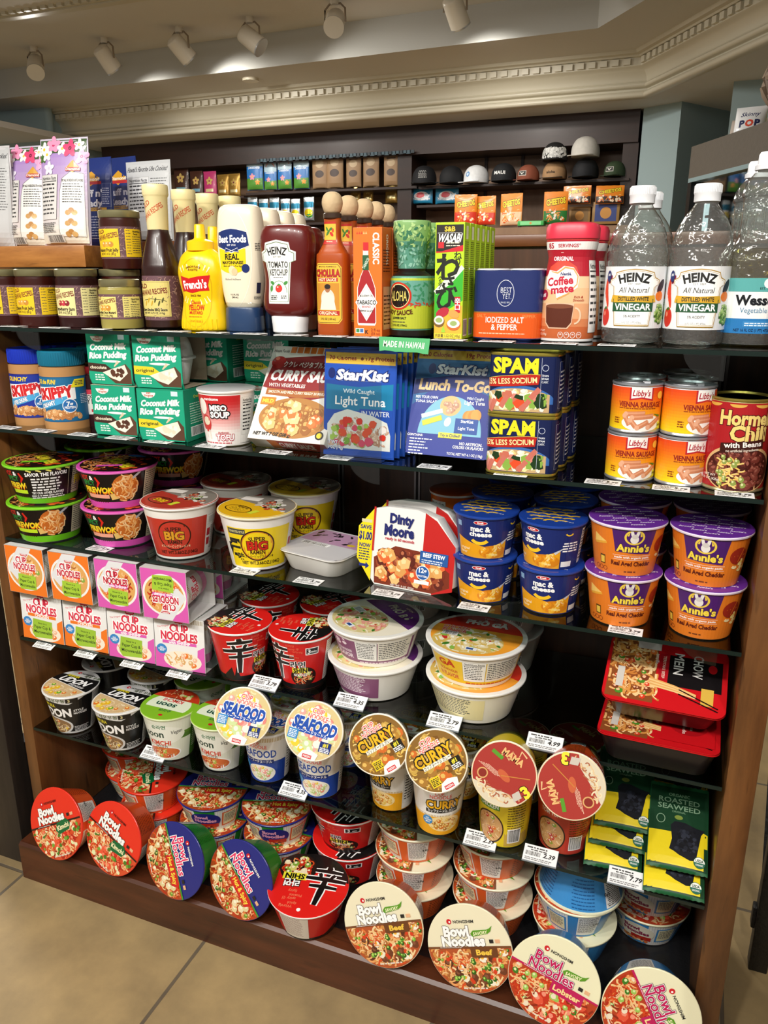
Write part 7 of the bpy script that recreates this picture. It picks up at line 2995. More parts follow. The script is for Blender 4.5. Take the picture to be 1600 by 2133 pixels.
def stew(a, w, h):
    P = OCT(w, h)
    a.poly(P, '#eceae6')
    a.poly([(w * .3, h * .9), (w * .5, h * .62), (w * .5, h * .08), (w * .3, 0), (w * .18, h * .3), (w * .18, h * .98)], '#c01f1c')
    ins = lambda x, y: (x > -w * .3) & (x < w * .43) & (y > 4 + abs(x) * .04) & (y < h * .5 - ((x + 5) / 30) ** 2 * 1.6)
    bb = (-w * .33, 2, w * .46, h * .52)
    a.poly([(-w * .32, h * .34), (-w * .1, h * .52), (w * .2, h * .5), (w * .46, h * .3), (w * .47, h * .12), (w * .3, 2), (-w * .3, 2)], '#7a2f18')
    a.chunks(ins, bb, 90, ('#7a2a1a', '#8a3a22', '#a04a2a', '#5e2014'), 6, 11, '#b86a48', 6)
    a.chunks(ins, bb, 34, ('#e0a860', '#e8bc7a', '#d8562a', '#e06a34', '#d89a54'), 7, 13, '#f4d8a0', 5)
    a.poly([(-w * .5, h * .3), (-w * .5, h * .7), (-w * .34, h * .95), (-w * .34, h * .03)], '#f0d81c')
    a.rect(-w * .345, h * .42, -w * .325, h * .97, '#c01f1c')
    a.rect(-w * .47, h * .76, -w * .36, h * .8, '#d8d0a0')
    a.T('SAVE', -w * .42, h * .7, 6, '#1c2a7a', .05, w=w * .12)
    a.T('$1.00', -w * .42, h * .59, 12, '#1c2a7a', .06, w=w * .14)
    a.T('NOW', -w * .42, h * .47, 6, '#1c2a7a', .05, w=w * .12)
    a.micro(-w * .48, h * .43, w * .12, 5, 1.8, 4.2, '#1c2a6a')
    a.poly([(-w * .47, h * .2), (-w * .4, h * .2), (-w * .4, h * .17), (-w * .36, h * .215), (-w * .4, h * .26), (-w * .4, h * .235), (-w * .47, h * .235)], '#1c2a7a')
    a.T('Dinty', -w * .05, h * .86, 14, '#1c2468', .07, w=w * .25)
    a.T('Moore', -w * .07, h * .71, 16, '#1c2468', .07, w=w * .31)
    a.T('ready in 60 seconds', -w * .06, h * .605, 4.4, '#c01f3a', .03, w=w * .3)
    a.rect(w * .16, h * .37, w * .44, h * .52, '#2458a0')
    a.T('BEEF STEW', w * .3, h * .475, 6, '#fff', .05, w=w * .22)
    a.micro(w * .18, h * .42, w * .22, 2, 1.6, 3.4, '#dfe8f4')
    a.ell(w * .2, h * .25, 11.5, 11.5, '#fff')
    a.ell(w * .2, h * .25, 10.5, 10.5, '#2458a0')
    a.T('12g', w * .2, h * .28, 7, '#fff', .05)
    a.T('PROTEIN', w * .2, h * .21, 2.8, '#fff', .03)
    a.rect(w * .12, h * .11, w * .27, h * .155, '#f4f4f2')
    a.T('NET WT. 9 OZ (255g)', -w * .0, h * .035, 3, '#f4e8e0', .02)


def OCT(w, h):
    return [(-w * .5, h * .3), (-w * .3, 0), (w * .3, 0), (w * .5, h * .12), (w * .5, h * .62), (w * .3, h * .93), (w * .1, h), (-w * .2, h * .99), (-w * .34, h * .95), (-w * .5, h * .7)]


def stewpack():
    t = thing('stew_tray', 'meal tray')
    w, h = 168, 128
    g = G()
    g.prism(OCT(w, h), 'y', 0, 26, '#e9e7e4')
    g.obj('card_sleeve', t, 'paper', bev=.001)
    a = Art(5)
    stew(a, w, h)
    a.obj('front_print', t, flat((0, 0, 0), (1, 0, 0), (0, 0, 1)), mat='film')
    return t


BUILD['stew'] = stewpack


# ---- price tickets
def ticket(price=None, w=44, h=22, holder=False):
    def f():
        t = thing('price_ticket', 'price tag')
        g = G()
        g.box(-w / 2, 0, -h, w / 2, .8, 0, '#eef0f2')
        g.obj('card', t, 'paper')
        a = Art(2)
        a.micro(-w * .42, -h * .12, w * .6, 1, h * .08, 3, '#444')
        a.micro(-w * .3, -h * .27, w * .5, 1, h * .07, 3, '#555')
        a.bars(-w * .44, -h * .66, w * .44, h * .26, '#333', '#eef0f2')
        a.micro(-w * .44, -h * .78, w * .8, 2, h * .05, h * .1, '#777')
        a.T(price or '3.29', w * .26, -h * .5, h * .26, '#222', .04, w=w * .34, sh=.2)
        a.obj('ticket_print', t, flat((0, 0, 0), (1, 0, 0), (0, 0, 1)), mat='paper')
        if holder:
            g = G()
            g.box(-w / 2 - .5, .8, -h - 2, w / 2 + .5, 2.2, .5, '#7a8288')
            g.obj('ticket_holder', t, 'plastic')
        return t
    return f


for p in ('499', '239', '379', '435', '779', '279'):
    BUILD['tag' + p] = ticket(p[0] + '.' + p[1:], 53, 26, True)
BUILD['tag'] = ticket('3.79', 46, 24)
# ------------------------------------------------------------------ stocking the shelves
Z0, Z1, Z2_, Z3_, Z4 = [z + .0004 for z in ZS]
ZD = DECK + .0004
EPS = .0006


def pc(key, px, y, z, h, label, group=None, **k):          # px: column of its middle, h: height of that middle
    return put(key, XP(px, y, z + h), y, z, label, group, **k)


# top shelf
g1 = 'fruit jelly jars on the top shelf'
pc('jelly', 13, .068, Z0, .05, 'yellow labelled jelly jar cut by the left edge of the photo')
pc('jelly', 79, .065, Z0, .05, 'yellow labelled passion fruit jelly jar, second from the left in the bottom jar row')
pc('jam', 163, .065, Z0, .05, 'strawberry jam jar with a pale yellow label under the wooden ledge')
pc('jelly', 253, .132, Z0, .05, 'jelly jar hidden behind the onion mustard jar, carrying another jar')
pc('jelly', 252, .132, Z0 + .0955, .05, 'yellow labelled jelly jar stacked on top of another jar')
pc('mustard_jar', 252, .055, Z0, .04, 'short greenish onion mustard jar with a pale label')
for px, y, l in ((333, .082, 'dark barbecue sauce bottle with cream neck wrap, frontmost of its row'), (390, .165, 'second barbecue sauce bottle from the front, behind the yellow mustard bottle'),
                 (438, .24, 'third barbecue sauce bottle from the front, only its cream cap and neck showing'), (484, .295, 'rearmost barbecue sauce bottle, only the cap showing behind the mayonnaise')):
    pc('bbq', px, y, Z0, .12, l, 'barbecue sauce bottles on the top shelf')
pc('mustard', 422, .066, Z0, .08, 'bright yellow squeeze mustard bottle with a red flag logo', 'mustard bottles on the top shelf')
pc('mustard', 449, .128, Z0, .08, 'yellow mustard bottle peeking out behind the front mustard bottle', 'mustard bottles on the top shelf')
for px, y, l in ((505, .078, 'cream mayonnaise squeeze bottle with blue and yellow label, frontmost'), (543, .145, 'second mayonnaise bottle, right behind the front one'),
                 (575, .21, 'third mayonnaise bottle from the front, a pale shoulder behind the ketchup'), (600, .272, 'rearmost mayonnaise bottle of the row')):
    pc('mayo', px, y, Z0, .1, l, 'mayonnaise bottles on the top shelf')
pc('ketchup', 602, .06, Z0, .08, 'dark red ketchup squeeze bottle with white keystone label and cap', 'ketchup bottles on the top shelf')
pc('ketchup', 622, .125, Z0, .08, 'second ketchup bottle just behind the front one', 'ketchup bottles on the top shelf')
for k, (px, y) in enumerate(((694, .06), (727, .12), (759, .178), (783, .232), (805, .29))):
    pc('cholula', px, y, Z0, .12, ('front', 'second', 'third', 'fourth', 'rearmost')[k] + ' hot sauce bottle with a round wooden cap, counted from the shelf edge', 'hot sauce bottles with wooden caps')
for k in range(5):
    put('tabasco', XP(766, .028, Z0 + .07), .028 + k * .041, Z0, ('orange pepper sauce box with a printed red bottle, front of its row', 'second orange pepper sauce box from the front', 'third orange pepper sauce box from the front',
        'fourth orange pepper sauce box from the front', 'rearmost orange pepper sauce box')[k], 'orange pepper sauce boxes')
for k in range(3):
    put('aloha', XP(858, .066, Z0 + .08), .066 + k * .062, Z0, ('green patterned soy sauce bottle with a round red and black logo, frontmost', 'second green soy sauce bottle behind the front one', 'third green soy sauce bottle, furthest back')[k], 'green soy sauce bottles')
for k in range(6):
    put('wasabi', XP(935, .03, Z0 + .07), .03 + k * .0275, Z0, ('bright green wasabi box with big black brush characters, frontmost', 'second green wasabi box from the front', 'third green wasabi box from the front',
        'fourth green wasabi box from the front', 'fifth green wasabi box from the front', 'rearmost green wasabi box')[k], 'green wasabi boxes')
for k in range(2):
    put('salt', XP(1061, .066, Z0 + .05) + .003 * k, .066 + k * .055, Z0, ('blue and orange salt and pepper shaker pair, frontmost', 'second salt and pepper pair hidden behind the front one')[k], 'salt and pepper packs')
for k in range(2):
    put('coffee', XP(1187, .074, Z0 + .07) + .004 * k, .074 + k * .068, Z0, ('coffee creamer bottle with a red lid and heart logo, frontmost', 'second coffee creamer bottle behind the front one')[k], 'creamer bottles')
pc('vinegar', 1322, .072, Z0, .07, 'clear vinegar bottle with white cap, left of the two in front', 'vinegar bottles')
pc('vinegar', 1453, .074, Z0, .07, 'clear vinegar bottle with white cap beside the oil bottle', 'vinegar bottles')
pc('vinegar', 1352, .158, Z0, .16, 'vinegar bottle standing behind the left front vinegar bottle', 'vinegar bottles')
pc('oil', 1571, .09, Z0, .07, 'clear vegetable oil bottle with a teal, white and blue label at the right edge', 'vegetable oil bottles')
pc('oil', 1578, .178, Z0, .2, 'vegetable oil bottle behind the front one, only its cap showing', 'vegetable oil bottles')

# cookie bags above
ZL = 1.2845
pc('bag_white', -18, .2, ZL, .08, 'pale cookie bag cut by the left edge of the photo', None, lean=4)
pc('bag_floral', 52, .212, ZL, .08, 'lilac cookie bag with tropical flowers, left of the two', 'lilac flowered cookie bags', lean=6)
pc('bag_floral', 132, .165, ZL, .08, 'lilac cookie bag with tropical flowers, right of the two', 'lilac flowered cookie bags', lean=6, rz=3)
pc('bag_blue', 196, .285, ZL + .002, .08, 'dark blue cookie bag beside the lilac bags', 'dark blue cookie bags', lean=3, rz=-6)
pc('bag_blue', 262, .39, 1.299, .07, 'second dark blue cookie bag, half hidden by the grey bag', 'dark blue cookie bags', rz=-10, lean=-2)
pc('bag_grey', 312, .345, 1.299, .06, 'silver grey cookie bag with script writing behind the sauce caps', None, lean=2, rz=-4)

# second shelf
gp = 'peanut butter jars on the second shelf'
put('pb_blue', -.9218, .079, Z1, 'chunky peanut butter jar with a royal blue lid at the left edge', gp)
put('pb_teal', -.839, .068, Z1, 'creamy peanut butter jar with a teal lid', gp)
put('pb_blue', -.918, .165, Z1, 'peanut butter jar in the dark behind the royal blue lidded jar', gp)
put('pb_teal', -.835, .160, Z1, 'peanut butter jar in the dark behind the teal lidded jar', gp)
pc('fruit_jar', 196, .108, Z1, .06, 'dark fruit spread jar with a pinkish lid beside the peanut butter')
g2 = 'green rice pudding cartons'
xa, xb = XP(236, .02, Z1 + .04), XP(338, .018, Z1 + .04)
put('pud_choc', xa, .024, Z1, 'green chocolate rice pudding carton, bottom left of the front four', g2, rz=3)
put('pud_orig_closed', xb, .016, Z1, 'green original rice pudding carton, bottom right of the front four', g2, rz=4)
put('pud_choc', xa - .004, .028, Z1 + .0863, 'green chocolate rice pudding carton, top left of the front four', g2, rz=2)
put('pud_orig', xb - .004, .022, Z1 + .0863, 'open sided green rice pudding carton showing its white tub, top right of the front four', g2, rz=6)
for k, (x, y, z) in enumerate(((xa + .01, .115, 0), (xa + .008, .115, .0863), (xb + .02, .108, 0), (xb + .02, .115, .0863), (xb + .125, .14, 0), (xb + .125, .14, .0863), (xb + .12, .228, .0), (xb + .12, .228, .0863))):
    if k in (2, 3, 4, 5, 6, 7):
        put('pud_orig_closed', x, y + .008, Z1 + z, 'green rice pudding carton in the dark row behind the miso cup, %s' % {2: 'left, bottom', 3: 'left, top', 4: 'middle, bottom', 5: 'middle, top', 6: 'rearmost, bottom', 7: 'rearmost, top'}[k], g2, rz=0)
pc('miso', 474, .05, Z1, .05, 'red and white tofu miso soup cup')
pc('curry_box', 592, .012, Z1 + .0185, .03, 'mild curry sauce box leaning back', None, lean=35, rz=-1)
for k in range(5):
    put('tuna', XP(744, .022, Z1 + .07) + .0035 * k, .024 + k * .0138, Z1 + .0014, ('blue light tuna pouch with a salad picture, frontmost', 'second blue tuna pouch from the front', 'third blue tuna pouch from the front', 'fourth blue tuna pouch from the front', 'rearmost blue tuna pouch')[k], 'blue tuna pouches', lean=5)
g = G(1)
x_ = XP(727, .006, Z1 + .05)
g.box(x_ - .047, .004, Z1, x_ + .052, .0055, Z1 + .118)
g.box(x_ - .047, .0055, Z1, x_ + .052, .09, Z1 + .0006)
tag(g.obj('acrylic_stand', None, 'acrylic'), 'clear acrylic stand holding the blue tuna pouches', 'display stand')
pc('lunch', 930, .03, Z1 + .012, .06, 'blue tuna lunch kit with crackers pictured, leaning back', None, lean=20, rz=-2)
g3 = 'blue luncheon meat cans'
for r_, y in enumerate((.034, .094, .154)):
    for q, z in enumerate((0, .0835)):
        put('spam', XP(1090, .034, Z1 + .04) + .003 * r_, y, Z1 + z, 'blue and yellow luncheon meat can, %s, %s' % (('front row', 'middle row', 'back row')[r_], ('bottom', 'top')[q]), g3, rz=2)
g4 = 'small orange sausage cans'
xa, xb = XP(1314, .058, Z1 + .03), XP(1420, .056, Z1 + .03)
put('vienna', xa, .058, Z1, 'small orange sausage can, front left, bottom', g4)
put('vienna_turned', xb, .056, Z1, 'small orange sausage can, front right, bottom, beside the chili', g4)
put('vienna', xa + .001, .058, Z1 + .0655, 'small orange sausage can, front left, top', g4, rz=-3)
put('vienna_turned', xb + .001, .058, Z1 + .0655, 'small orange sausage can, front right, top', g4, rz=8)
for x, y, l in ((xa, .128, 'second row, left'), (xb + .002, .128, 'second row, right'), (xb - .008, .198, 'rearmost')):
    for q in (0, 1):
        put('vienna', x, y, Z1 + .0655 * q, 'silver rimmed sausage can, %s, %s' % (l, ('bottom', 'top')[q]), g4, rz=40)
pc('chili', 1534, .056, Z1, .06, 'tall red chili can with a gold rim')

# third shelf
g5 = 'fire noodle bowls on the third shelf'
xa, xb = -.888, -.742
put('fire_green', xa, .042, Z2_, 'black and green fire noodle bowl, bottom of the left front stack', g5)
put('fire_green_back', xa + .001, .044, Z2_ + .0735, 'black and green fire noodle bowl showing its text side, top of the left front stack', g5)
put('fire_pink', xb, .072, Z2_, 'black and pink fire noodle bowl, bottom of the right front stack', g5)
put('fire_pink', xb + .003, .07, Z2_ + .0735, 'black and pink fire noodle bowl, top of the right front stack', g5)
put('fire_pink', xb + .006, .235, Z2_, 'dark pink edged noodle bowl at the back, bottom', g5)
put('fire_pink', xb + .006, .235, Z2_ + .0735, 'dark pink edged noodle bowl at the back, top', g5, rz=22)
put('fire_green', xa - .0, .2, Z2_, 'green fire noodle bowl behind the left stack, bottom', g5)
put('fire_green', xa - .0, .2, Z2_ + .0735, 'green fire noodle bowl behind the left stack, top', g5)
g6 = 'big ramen bowls on the third shelf'
put('big_red', -.6, .058, Z2_, 'white and red big ramen bowl in front', g6)
put('big_yellow', -.447, .064, Z2_, 'white and yellow big ramen bowl in front', g6)
put('big_red', -.58, .21, Z2_, 'big ramen bowl with a dark lid behind the red one', g6)
put('big_yellow', -.435, .214, Z2_, 'big ramen bowl with a dark lid behind the yellow one', g6)
pc('rice', 684, .096, Z2_, .03, 'low white rice bowl with a pink film lid', None, rz=-12)
pc('stew', 838, .036, Z2_, .06, 'beef stew meal tray with a yellow coupon strip, in front', 'beef stew trays', lean=9, rz=-6)
pc('stew', 862, .078, Z2_, .09, 'second beef stew meal tray just behind the front one', 'beef stew trays', lean=9, rz=-6)
pc('rice', 850, .235, Z2_, .03, 'low bowl in the dark behind the beef stew')
g7 = 'blue macaroni cups'
for key, x, y, l in (('mac', -.051, .064, 'left'), ('mac_turned', .0495, .06, 'right')):
    for q in (0, 1):
        put('mac' if not q else key, x, y, Z2_ + .0695 * q, 'blue macaroni and cheese cup, front %s, %s' % (l, ('bottom', 'top')[q]), g7, rz=-6 if q == 0 and l == 'right' else 0)
for x, y, l in ((-.051, .166, 'second row left'), (.05, .164, 'second row right'), (-.051, .267, 'rear left'), (.05, .267, 'rear right')):
    for q in (0, 1):
        put('mac', x, y, Z2_ + .0695 * q, 'blue macaroni and cheese cup, %s, %s' % (l, ('bottom', 'top')[q]), g7, rz=10 * q)
g8 = 'orange and purple cheddar pasta cups'
for x, y, l in ((.1525, .0585, 'front left'), (.261, .0585, 'front right')):
    for q in (0, 1):
        put('annie', x, y + .001 * q, Z2_ + .0755 * q, 'orange cheddar pasta cup with purple lid, %s, %s' % (l, ('bottom', 'top')[q]), g8, rz=9 if x < .2 else -15)
for x, y, l in ((.1525, .1668, 'second row left'), (.261, .1668, 'second row right'), (.1525, .2738, 'rear left'), (.2600, .2732, 'rear right')):
    for q in (0, 1):
        put('annie', x, y, Z2_ + .0755 * q, 'orange cheddar pasta cup with purple lid, %s, %s' % (l, ('bottom', 'top')[q]), g8, rz=15)
pc('orange_cup', 948, .215, Z2_, .1, 'tall orange noodle cup in the dark behind the macaroni cups')

# fourth shelf
g9 = 'cup noodle cartons on the fourth shelf'
X4 = [-.900, -.797, -.690, -.585]
for k, (x, key, l) in enumerate(zip(X4, ('cn_low_orange', 'cn_low_orange', 'cn_low_pink', 'cn_low_plain'), ('leftmost chicken', 'second chicken', 'first shrimp', 'shrimp carton without green note, rightmost'))):
    put(key, x, .001 + .002 * (k % 2), Z3_, 'cup noodle carton in the bottom row, %s' % l, g9, lean=3, rz=(0, 1, 2, 4)[k], M=Matrix.Diagonal((1.1, 1, 1, 1)))
X5 = [-.9115, -.808, -.704, -.599]
for k, (x, key, l) in enumerate(zip(X5, ('cn_orange', 'cn_orange', 'cn_pink', 'cn_pink'), ('orange, leftmost', 'orange, second from left', 'pink, third from left', 'pink, upside down, rightmost'))):
    o = put(key, x + .004, -.012 + .002 * (k % 3), Z3_ + .1015, 'square cup noodle carton in the upper row, %s' % l, g9, rz=(0, 1, 1, 3)[k], M=Matrix.Diagonal((1.12, 1, 1, 1)) @ (Matrix.Translation((0, 0, .094)) @ Matrix.Rotation(PI, 4, 'Y') if k == 3 else Matrix.Identity(4)))
for k, (x, z) in enumerate(((-.60, 0), (-.60, .1015), (-.70, .1015))):
    put('cn_low_pink', x, .105, Z3_ + z, 'noodle carton standing in the dark second row, %s' % ('bottom', 'top right', 'top left')[k], g9)
g10 = 'red spicy noodle cups on the fourth shelf'
put('shin_cup', -.4785, .04, Z3_, 'red spicy noodle cup with a large black character, front left', g10)
put('shin_cup_turned', -.365, .054, Z3_, 'red spicy noodle cup turned to its noodle picture, front right', g10)
put('shin_cup', -.488, .16, Z3_, 'red spicy noodle cup behind, left', g10)
put('shin_cup', -.366, .172, Z3_, 'red spicy noodle cup behind, right', g10, rz=-25)
g11 = 'rice noodle bowls on the fourth shelf'
xa, xb = -.240, -.063
put('pho_bo_back', xa - .001, .086, Z3_, 'purple beef rice noodle bowl, bottom of its stack', g11, rz=0)
put('pho_bo', xa, .086, Z3_ + .0632, 'purple beef rice noodle bowl with white rim, top of its stack', g11)
put('pho_ga_back', xb, .084, Z3_, 'red and yellow chicken rice noodle bowl, bottom of its stack', g11)
put('pho_ga', xb - .001, .083, Z3_ + .0632, 'red chicken rice noodle bowl with white rim, top of its stack', g11)
for x, l in ((xa, 'beef'), (xb, 'chicken')):
    for q in (0, 1):
        put('white_bowl', x - .0, .2465, Z3_ + .0762 * q, 'plain white noodle bowl in the dark behind the %s noodle stack, %s' % (l, ('bottom', 'top')[q]), g11, M=Matrix.Diagonal((.99, .99, 1, 1)))
g12 = 'black and red noodle trays'
put('stir_fry', .224, .066, Z3_, 'red and black stir fry noodle tray, lower of the two', g12, rz=-1)
put('chow_mein', .2245, .088, Z3_ + .079, 'red and black chow mein tray, upper of the two, tilted forward', g12, n=(.0, -.42, 1), up=(0, 1, .4), roll=-.6)
put('chow_mein', .222, .225, Z3_, 'noodle tray in the dark at the back', g12)

# lowest glass shelf
g13 = 'cups on the lowest glass shelf'
put('udon', -.886, .04, Z4, 'black tempura udon cup, leftmost in front', g13)
put('udon', -.752, .03, Z4, 'black tempura udon cup, second from left in front', g13, rz=2)
put('udon', -.889, .155, Z4, 'black udon cup in the row behind, left', g13, rz=150)
put('udon', -.765, .15, Z4, 'black udon cup in the row behind, right', g13)
put('soon', -.645, .04, Z4, 'green lidded kimchi noodle cup, left', g13)
put('soon', -.537, .047, Z4, 'green lidded kimchi noodle cup, partly under the lying seafood cup', g13, rz=-4)
put('soon', -.652, .155, Z4, 'green kimchi noodle cup in the row behind, left', g13, rz=60)
put('soon', -.535, .16, Z4, 'green kimchi noodle cup in the row behind, right', g13, rz=20)
xa, xb = XP(560, .047, Z4 + .05), XP(668, .042, Z4 + .05)
put('seafood', xa, .047, Z4, 'white and blue seafood noodle cup standing, left', g13, rz=-6)
put('seafood', xb, .042, Z4, 'white and blue seafood noodle cup standing, right', g13, rz=-3)
put('seafood', xa + .004, .146, Z4, 'seafood noodle cup standing in the second row, left', g13)
put('seafood', xb + .008, .142, Z4, 'seafood noodle cup standing in the second row, right', g13)
xc, xd = XP(818, .058, Z4 + .05), XP(914, .03, Z4 + .05)
put('curry_turned', xc, .058, Z4, 'yellow curry noodle cup standing, left', g13)
put('curry', xd, .03, Z4, 'yellow curry noodle cup standing, right', g13)
put('curry', xc + .006, .16, Z4, 'curry noodle cup standing in the second row, left', g13)
put('curry', xd + .008, .13, Z4, 'curry noodle cup standing in the second row, right', g13)
xe, xf = XP(1052, .046, Z4 + .06), XP(1178, .07, Z4 + .06)
put('mama_yellow', xe, .046, Z4, 'yellow noodle cup standing under a lying cup with red lid', g13)
put('mama_red', xf, .066, Z4, 'red shrimp noodle cup standing under a lying cup with red lid', g13)
put('mama_yellow', xe + .002, .16, Z4, 'noodle cup standing in the second row, left of the red lids', g13)
put('mama_orange', xf - .002, .18, Z4, 'noodle cup standing in the second row, right of the red lids', g13)
g14 = 'cups lying on top of the standing cups'


def lying(key, px, py, z, h, n, roll, label):
    x, y = on(px, py, z)
    nn = Vector(n).normalized()
    p = Vector((x, y, z)) - nn * h
    put(key, p.x, p.y, p.z, label, g14, n=n, roll=roll)


lying('seafood', 506, 1492, .533, .104, (.34, -.86, .38), -14, 'seafood noodle cup lying with its lid to the front, left')
lying('seafood', 654, 1523, .533, .104, (.26, -.88, .38), -14, 'seafood noodle cup lying with its lid to the front, right')
lying('curry', 789, 1551, .533, .104, (.2, -.9, .38), 34, 'curry noodle cup lying with its lid to the front, left')
lying('curry', 909, 1585, .533, .104, (.16, -.9, .36), 34, 'curry noodle cup lying with its lid to the front, right')
lying('mama_yellow', 1050, 1612, .546, .12, (.12, -.9, .34), 8, 'yellow noodle cup lying with its red lid to the front')
lying('mama_orange', 1190, 1637, .548, .12, (.04, -.9, .34), 150, 'orange noodle cup lying with its red lid to the front')
g15 = 'green and yellow seaweed packets'
for px, py, z, l, ln, rz in ((1275, 1812, .358, 'bottom of the left pile', 61, 5), (1284, 1768, .383, 'middle of the left pile', 61, 2), (1296, 1728, .409, 'top of the left pile', 60, 4),
                             (1402, 1868, .358, 'bottom of the right pile', 61, 4), (1409, 1815, .39, 'top of the right pile', 60, 3)):
    x, y = on(px, py, z)
    put('seaweed', x, y, z, 'green and yellow roasted seaweed packet, ' + l, g15, lean=ln, rz=rz)
for x, y, z, l in ((.177, .19, Z4 + .002, 'left'), (.268, .19, Z4 + .002, 'right'), (.177, .215, Z4 + .002, 'far left'), (.268, .215, Z4 + .002, 'far right')):
    put('seaweed', x, y, z, 'dark seaweed packet leaning behind the pile, ' + l, g15, lean=16)

# bottom deck: bowls lying on their sides, lids forward
g16 = 'noodle bowls lying along the front of the bottom deck'
for key, px, py, roll, yaw, l in (('kimchi', 116, 1702, 28, -5, 'red kimchi noodle bowl lying on its side, leftmost'), ('kimchi', 235, 1747, -20, -6, 'red kimchi noodle bowl lying on its side, second from the left'),
                             ('hot', 363, 1793, -62, -8, 'blue and green hot noodle bowl lying on its side, left one'), ('hot', 500, 1833, -44, -8, 'blue and green hot noodle bowl lying on its side, right one'),
                             ('beef', 798, 1927, 22, 0, 'cream beef noodle bowl lying on its side, left one'), ('beef', 978, 1976, 18, 0, 'cream beef noodle bowl lying on its side, right one'),
                             ('lobster', 1153, 2045, -14, 0, 'cream and pink lobster noodle bowl lying on its side, left one'), ('lobster', 1356, 2098, -62, 7, 'cream and pink lobster noodle bowl lying on its side at the bottom right')):
    el = R_(16.5)
    n_ = Vector((math.sin(R_(yaw)) * math.cos(el), -math.cos(R_(yaw)) * math.cos(el), math.sin(el)))
    zc = ZD + .0731 * math.cos(el) + .0025
    x, y = on(px, py, zc)
    if px in (116, 1356):                   # the end bowls stand a little proud of the posts
        y -= .016
        x = XP(px, y, zc)
    p = Vector((x, y, zc)) - n_ * .0649
    put(key, p.x, p.y, p.z, l, g16, n=n_, roll=roll)
put('shin_bowl_front', -.342, .006, ZD + .003, 'red spicy noodle bowl standing upright at the front of the deck', None, n=(.02, -.05, 1), up=(0, 1, 0), roll=-2)
g17 = 'stacked noodle bowls on the bottom deck'
for key, x, y, cnt, l in (('kimchi', -.886, .208, 2, 'red kimchi bowl, far left stack'), ('kimchi', -.768, .118, 2, 'red kimchi bowl, second stack from the left'),
                          ('hot', -.62, .12, 2, 'green hot noodle bowl, left of two stacks'), ('hot', -.4725, .133, 2, 'green hot noodle bowl, right of two stacks'),
                          ('shin_bowl', -.323, .148, 2, 'red spicy bowl stack'),
                          ('beef', -.176, .12, 3, 'cream beef bowl, left stack'), ('beef', -.0285, .131, 3, 'cream beef bowl, right stack'),
                          ('lobster', .12, .131, 3, 'blue lobster bowl, left stack'), ('lobster', .241, .160 + .03, 2, 'blue lobster bowl, right stack')):
    if key == 'lobster' and x > .2:
        x = .239
        y = .226
    hh = .0835 if key == 'shin_bowl' else .0652
    r = random.Random(int(x * 1000) + 7)
    for q in range(cnt):
        flip = key == 'lobster' and x < .2 and q == 2
        lab = l + ', ' + (('bottom', 'top') if cnt == 2 else ('bottom', 'middle', 'top'))[q]
        rz = {'kimchi': -50, 'hot': 10, 'shin_bowl': 0, 'beef': -80, 'lobster': -70 if x < .2 else -25}[key] + r.uniform(-14, 14)
        if flip:
            put(key, x + .006, y, ZD + hh * q + .0648, lab + ' and upside down', g17, M=Matrix.Rotation(PI, 4, 'X') @ Matrix.Rotation(.4, 4, 'Z'))
        else:
            put(key, x, y + r.uniform(-.003, .003), ZD + hh * q, lab, g17, rz=rz)
# price tickets: flat on the glass, or clipped to the edge on the two lower shelves
gt = 'price tickets on the shelf edges'


def flat_ticket(px, i, label, key='tag', y=.022):
    z = ZS[i] + .0014
    put(key, XP(px, .01, z), y, z, label, gt, lean=90)


T0 = (('under the first jelly jar', 24), ('under the second jelly jar', 112), ('under the strawberry jam', 202), ('under the mustard jar', 292), ('under the barbecue sauce', 362), ('under the yellow mustard', 442), ('under the mayonnaise', 520),
      ('under the ketchup', 605), ('under the hot sauce bottle', 688), ('under the pepper sauce box', 760), ('under the wasabi box', 935), ('under the salt and pepper', 1035), ('under the creamer', 1165), ('under the left vinegar', 1285))
for l, px in T0:
    put('tag', XP(px, .012, Z0), .026, ZS[0] + .0014, 'white price ticket lying on the top glass shelf ' + l, gt, lean=90)
for l, px in (('the royal blue jar', 15), ('the teal lidded jar', 88), ('the fruit spread', 172), ('the chocolate pudding', 250), ('the original pudding', 333), ('the miso cup', 440), ('the curry box', 575), ('the tuna stand', 702), ('the lunch kit', 905),
              ('the luncheon meat', 1066), ('the first sausage can', 1256), ('the second sausage can', 1398), ('the chili can', 1530)):
    flat_ticket(px, 1, 'white price ticket on the second glass shelf in front of ' + l)
for l, px in (('the pink fire bowl', 208), ('the yellow big ramen bowl', 510), ('the rice bowl', 643), ('the beef stew', 808), ('the macaroni cups', 988), ('the pasta cups', 1303)):
    flat_ticket(px, 2, 'white price ticket on the third glass shelf in front of ' + l)
for l, px in (('leftmost', 92), ('second', 178), ('third', 275), ('rightmost', 372)):
    put('tag', XP(px, -.006, Z3_), .008, ZS[3] + .0014, 'white price ticket under the bottom noodle cartons, ' + l, gt, lean=70)


def edge_ticket(px, py, i, key, label):
    z = ZS[i] + .0125
    put(key, XP(px, .003, z), .0195, z, label, gt, lean=64)


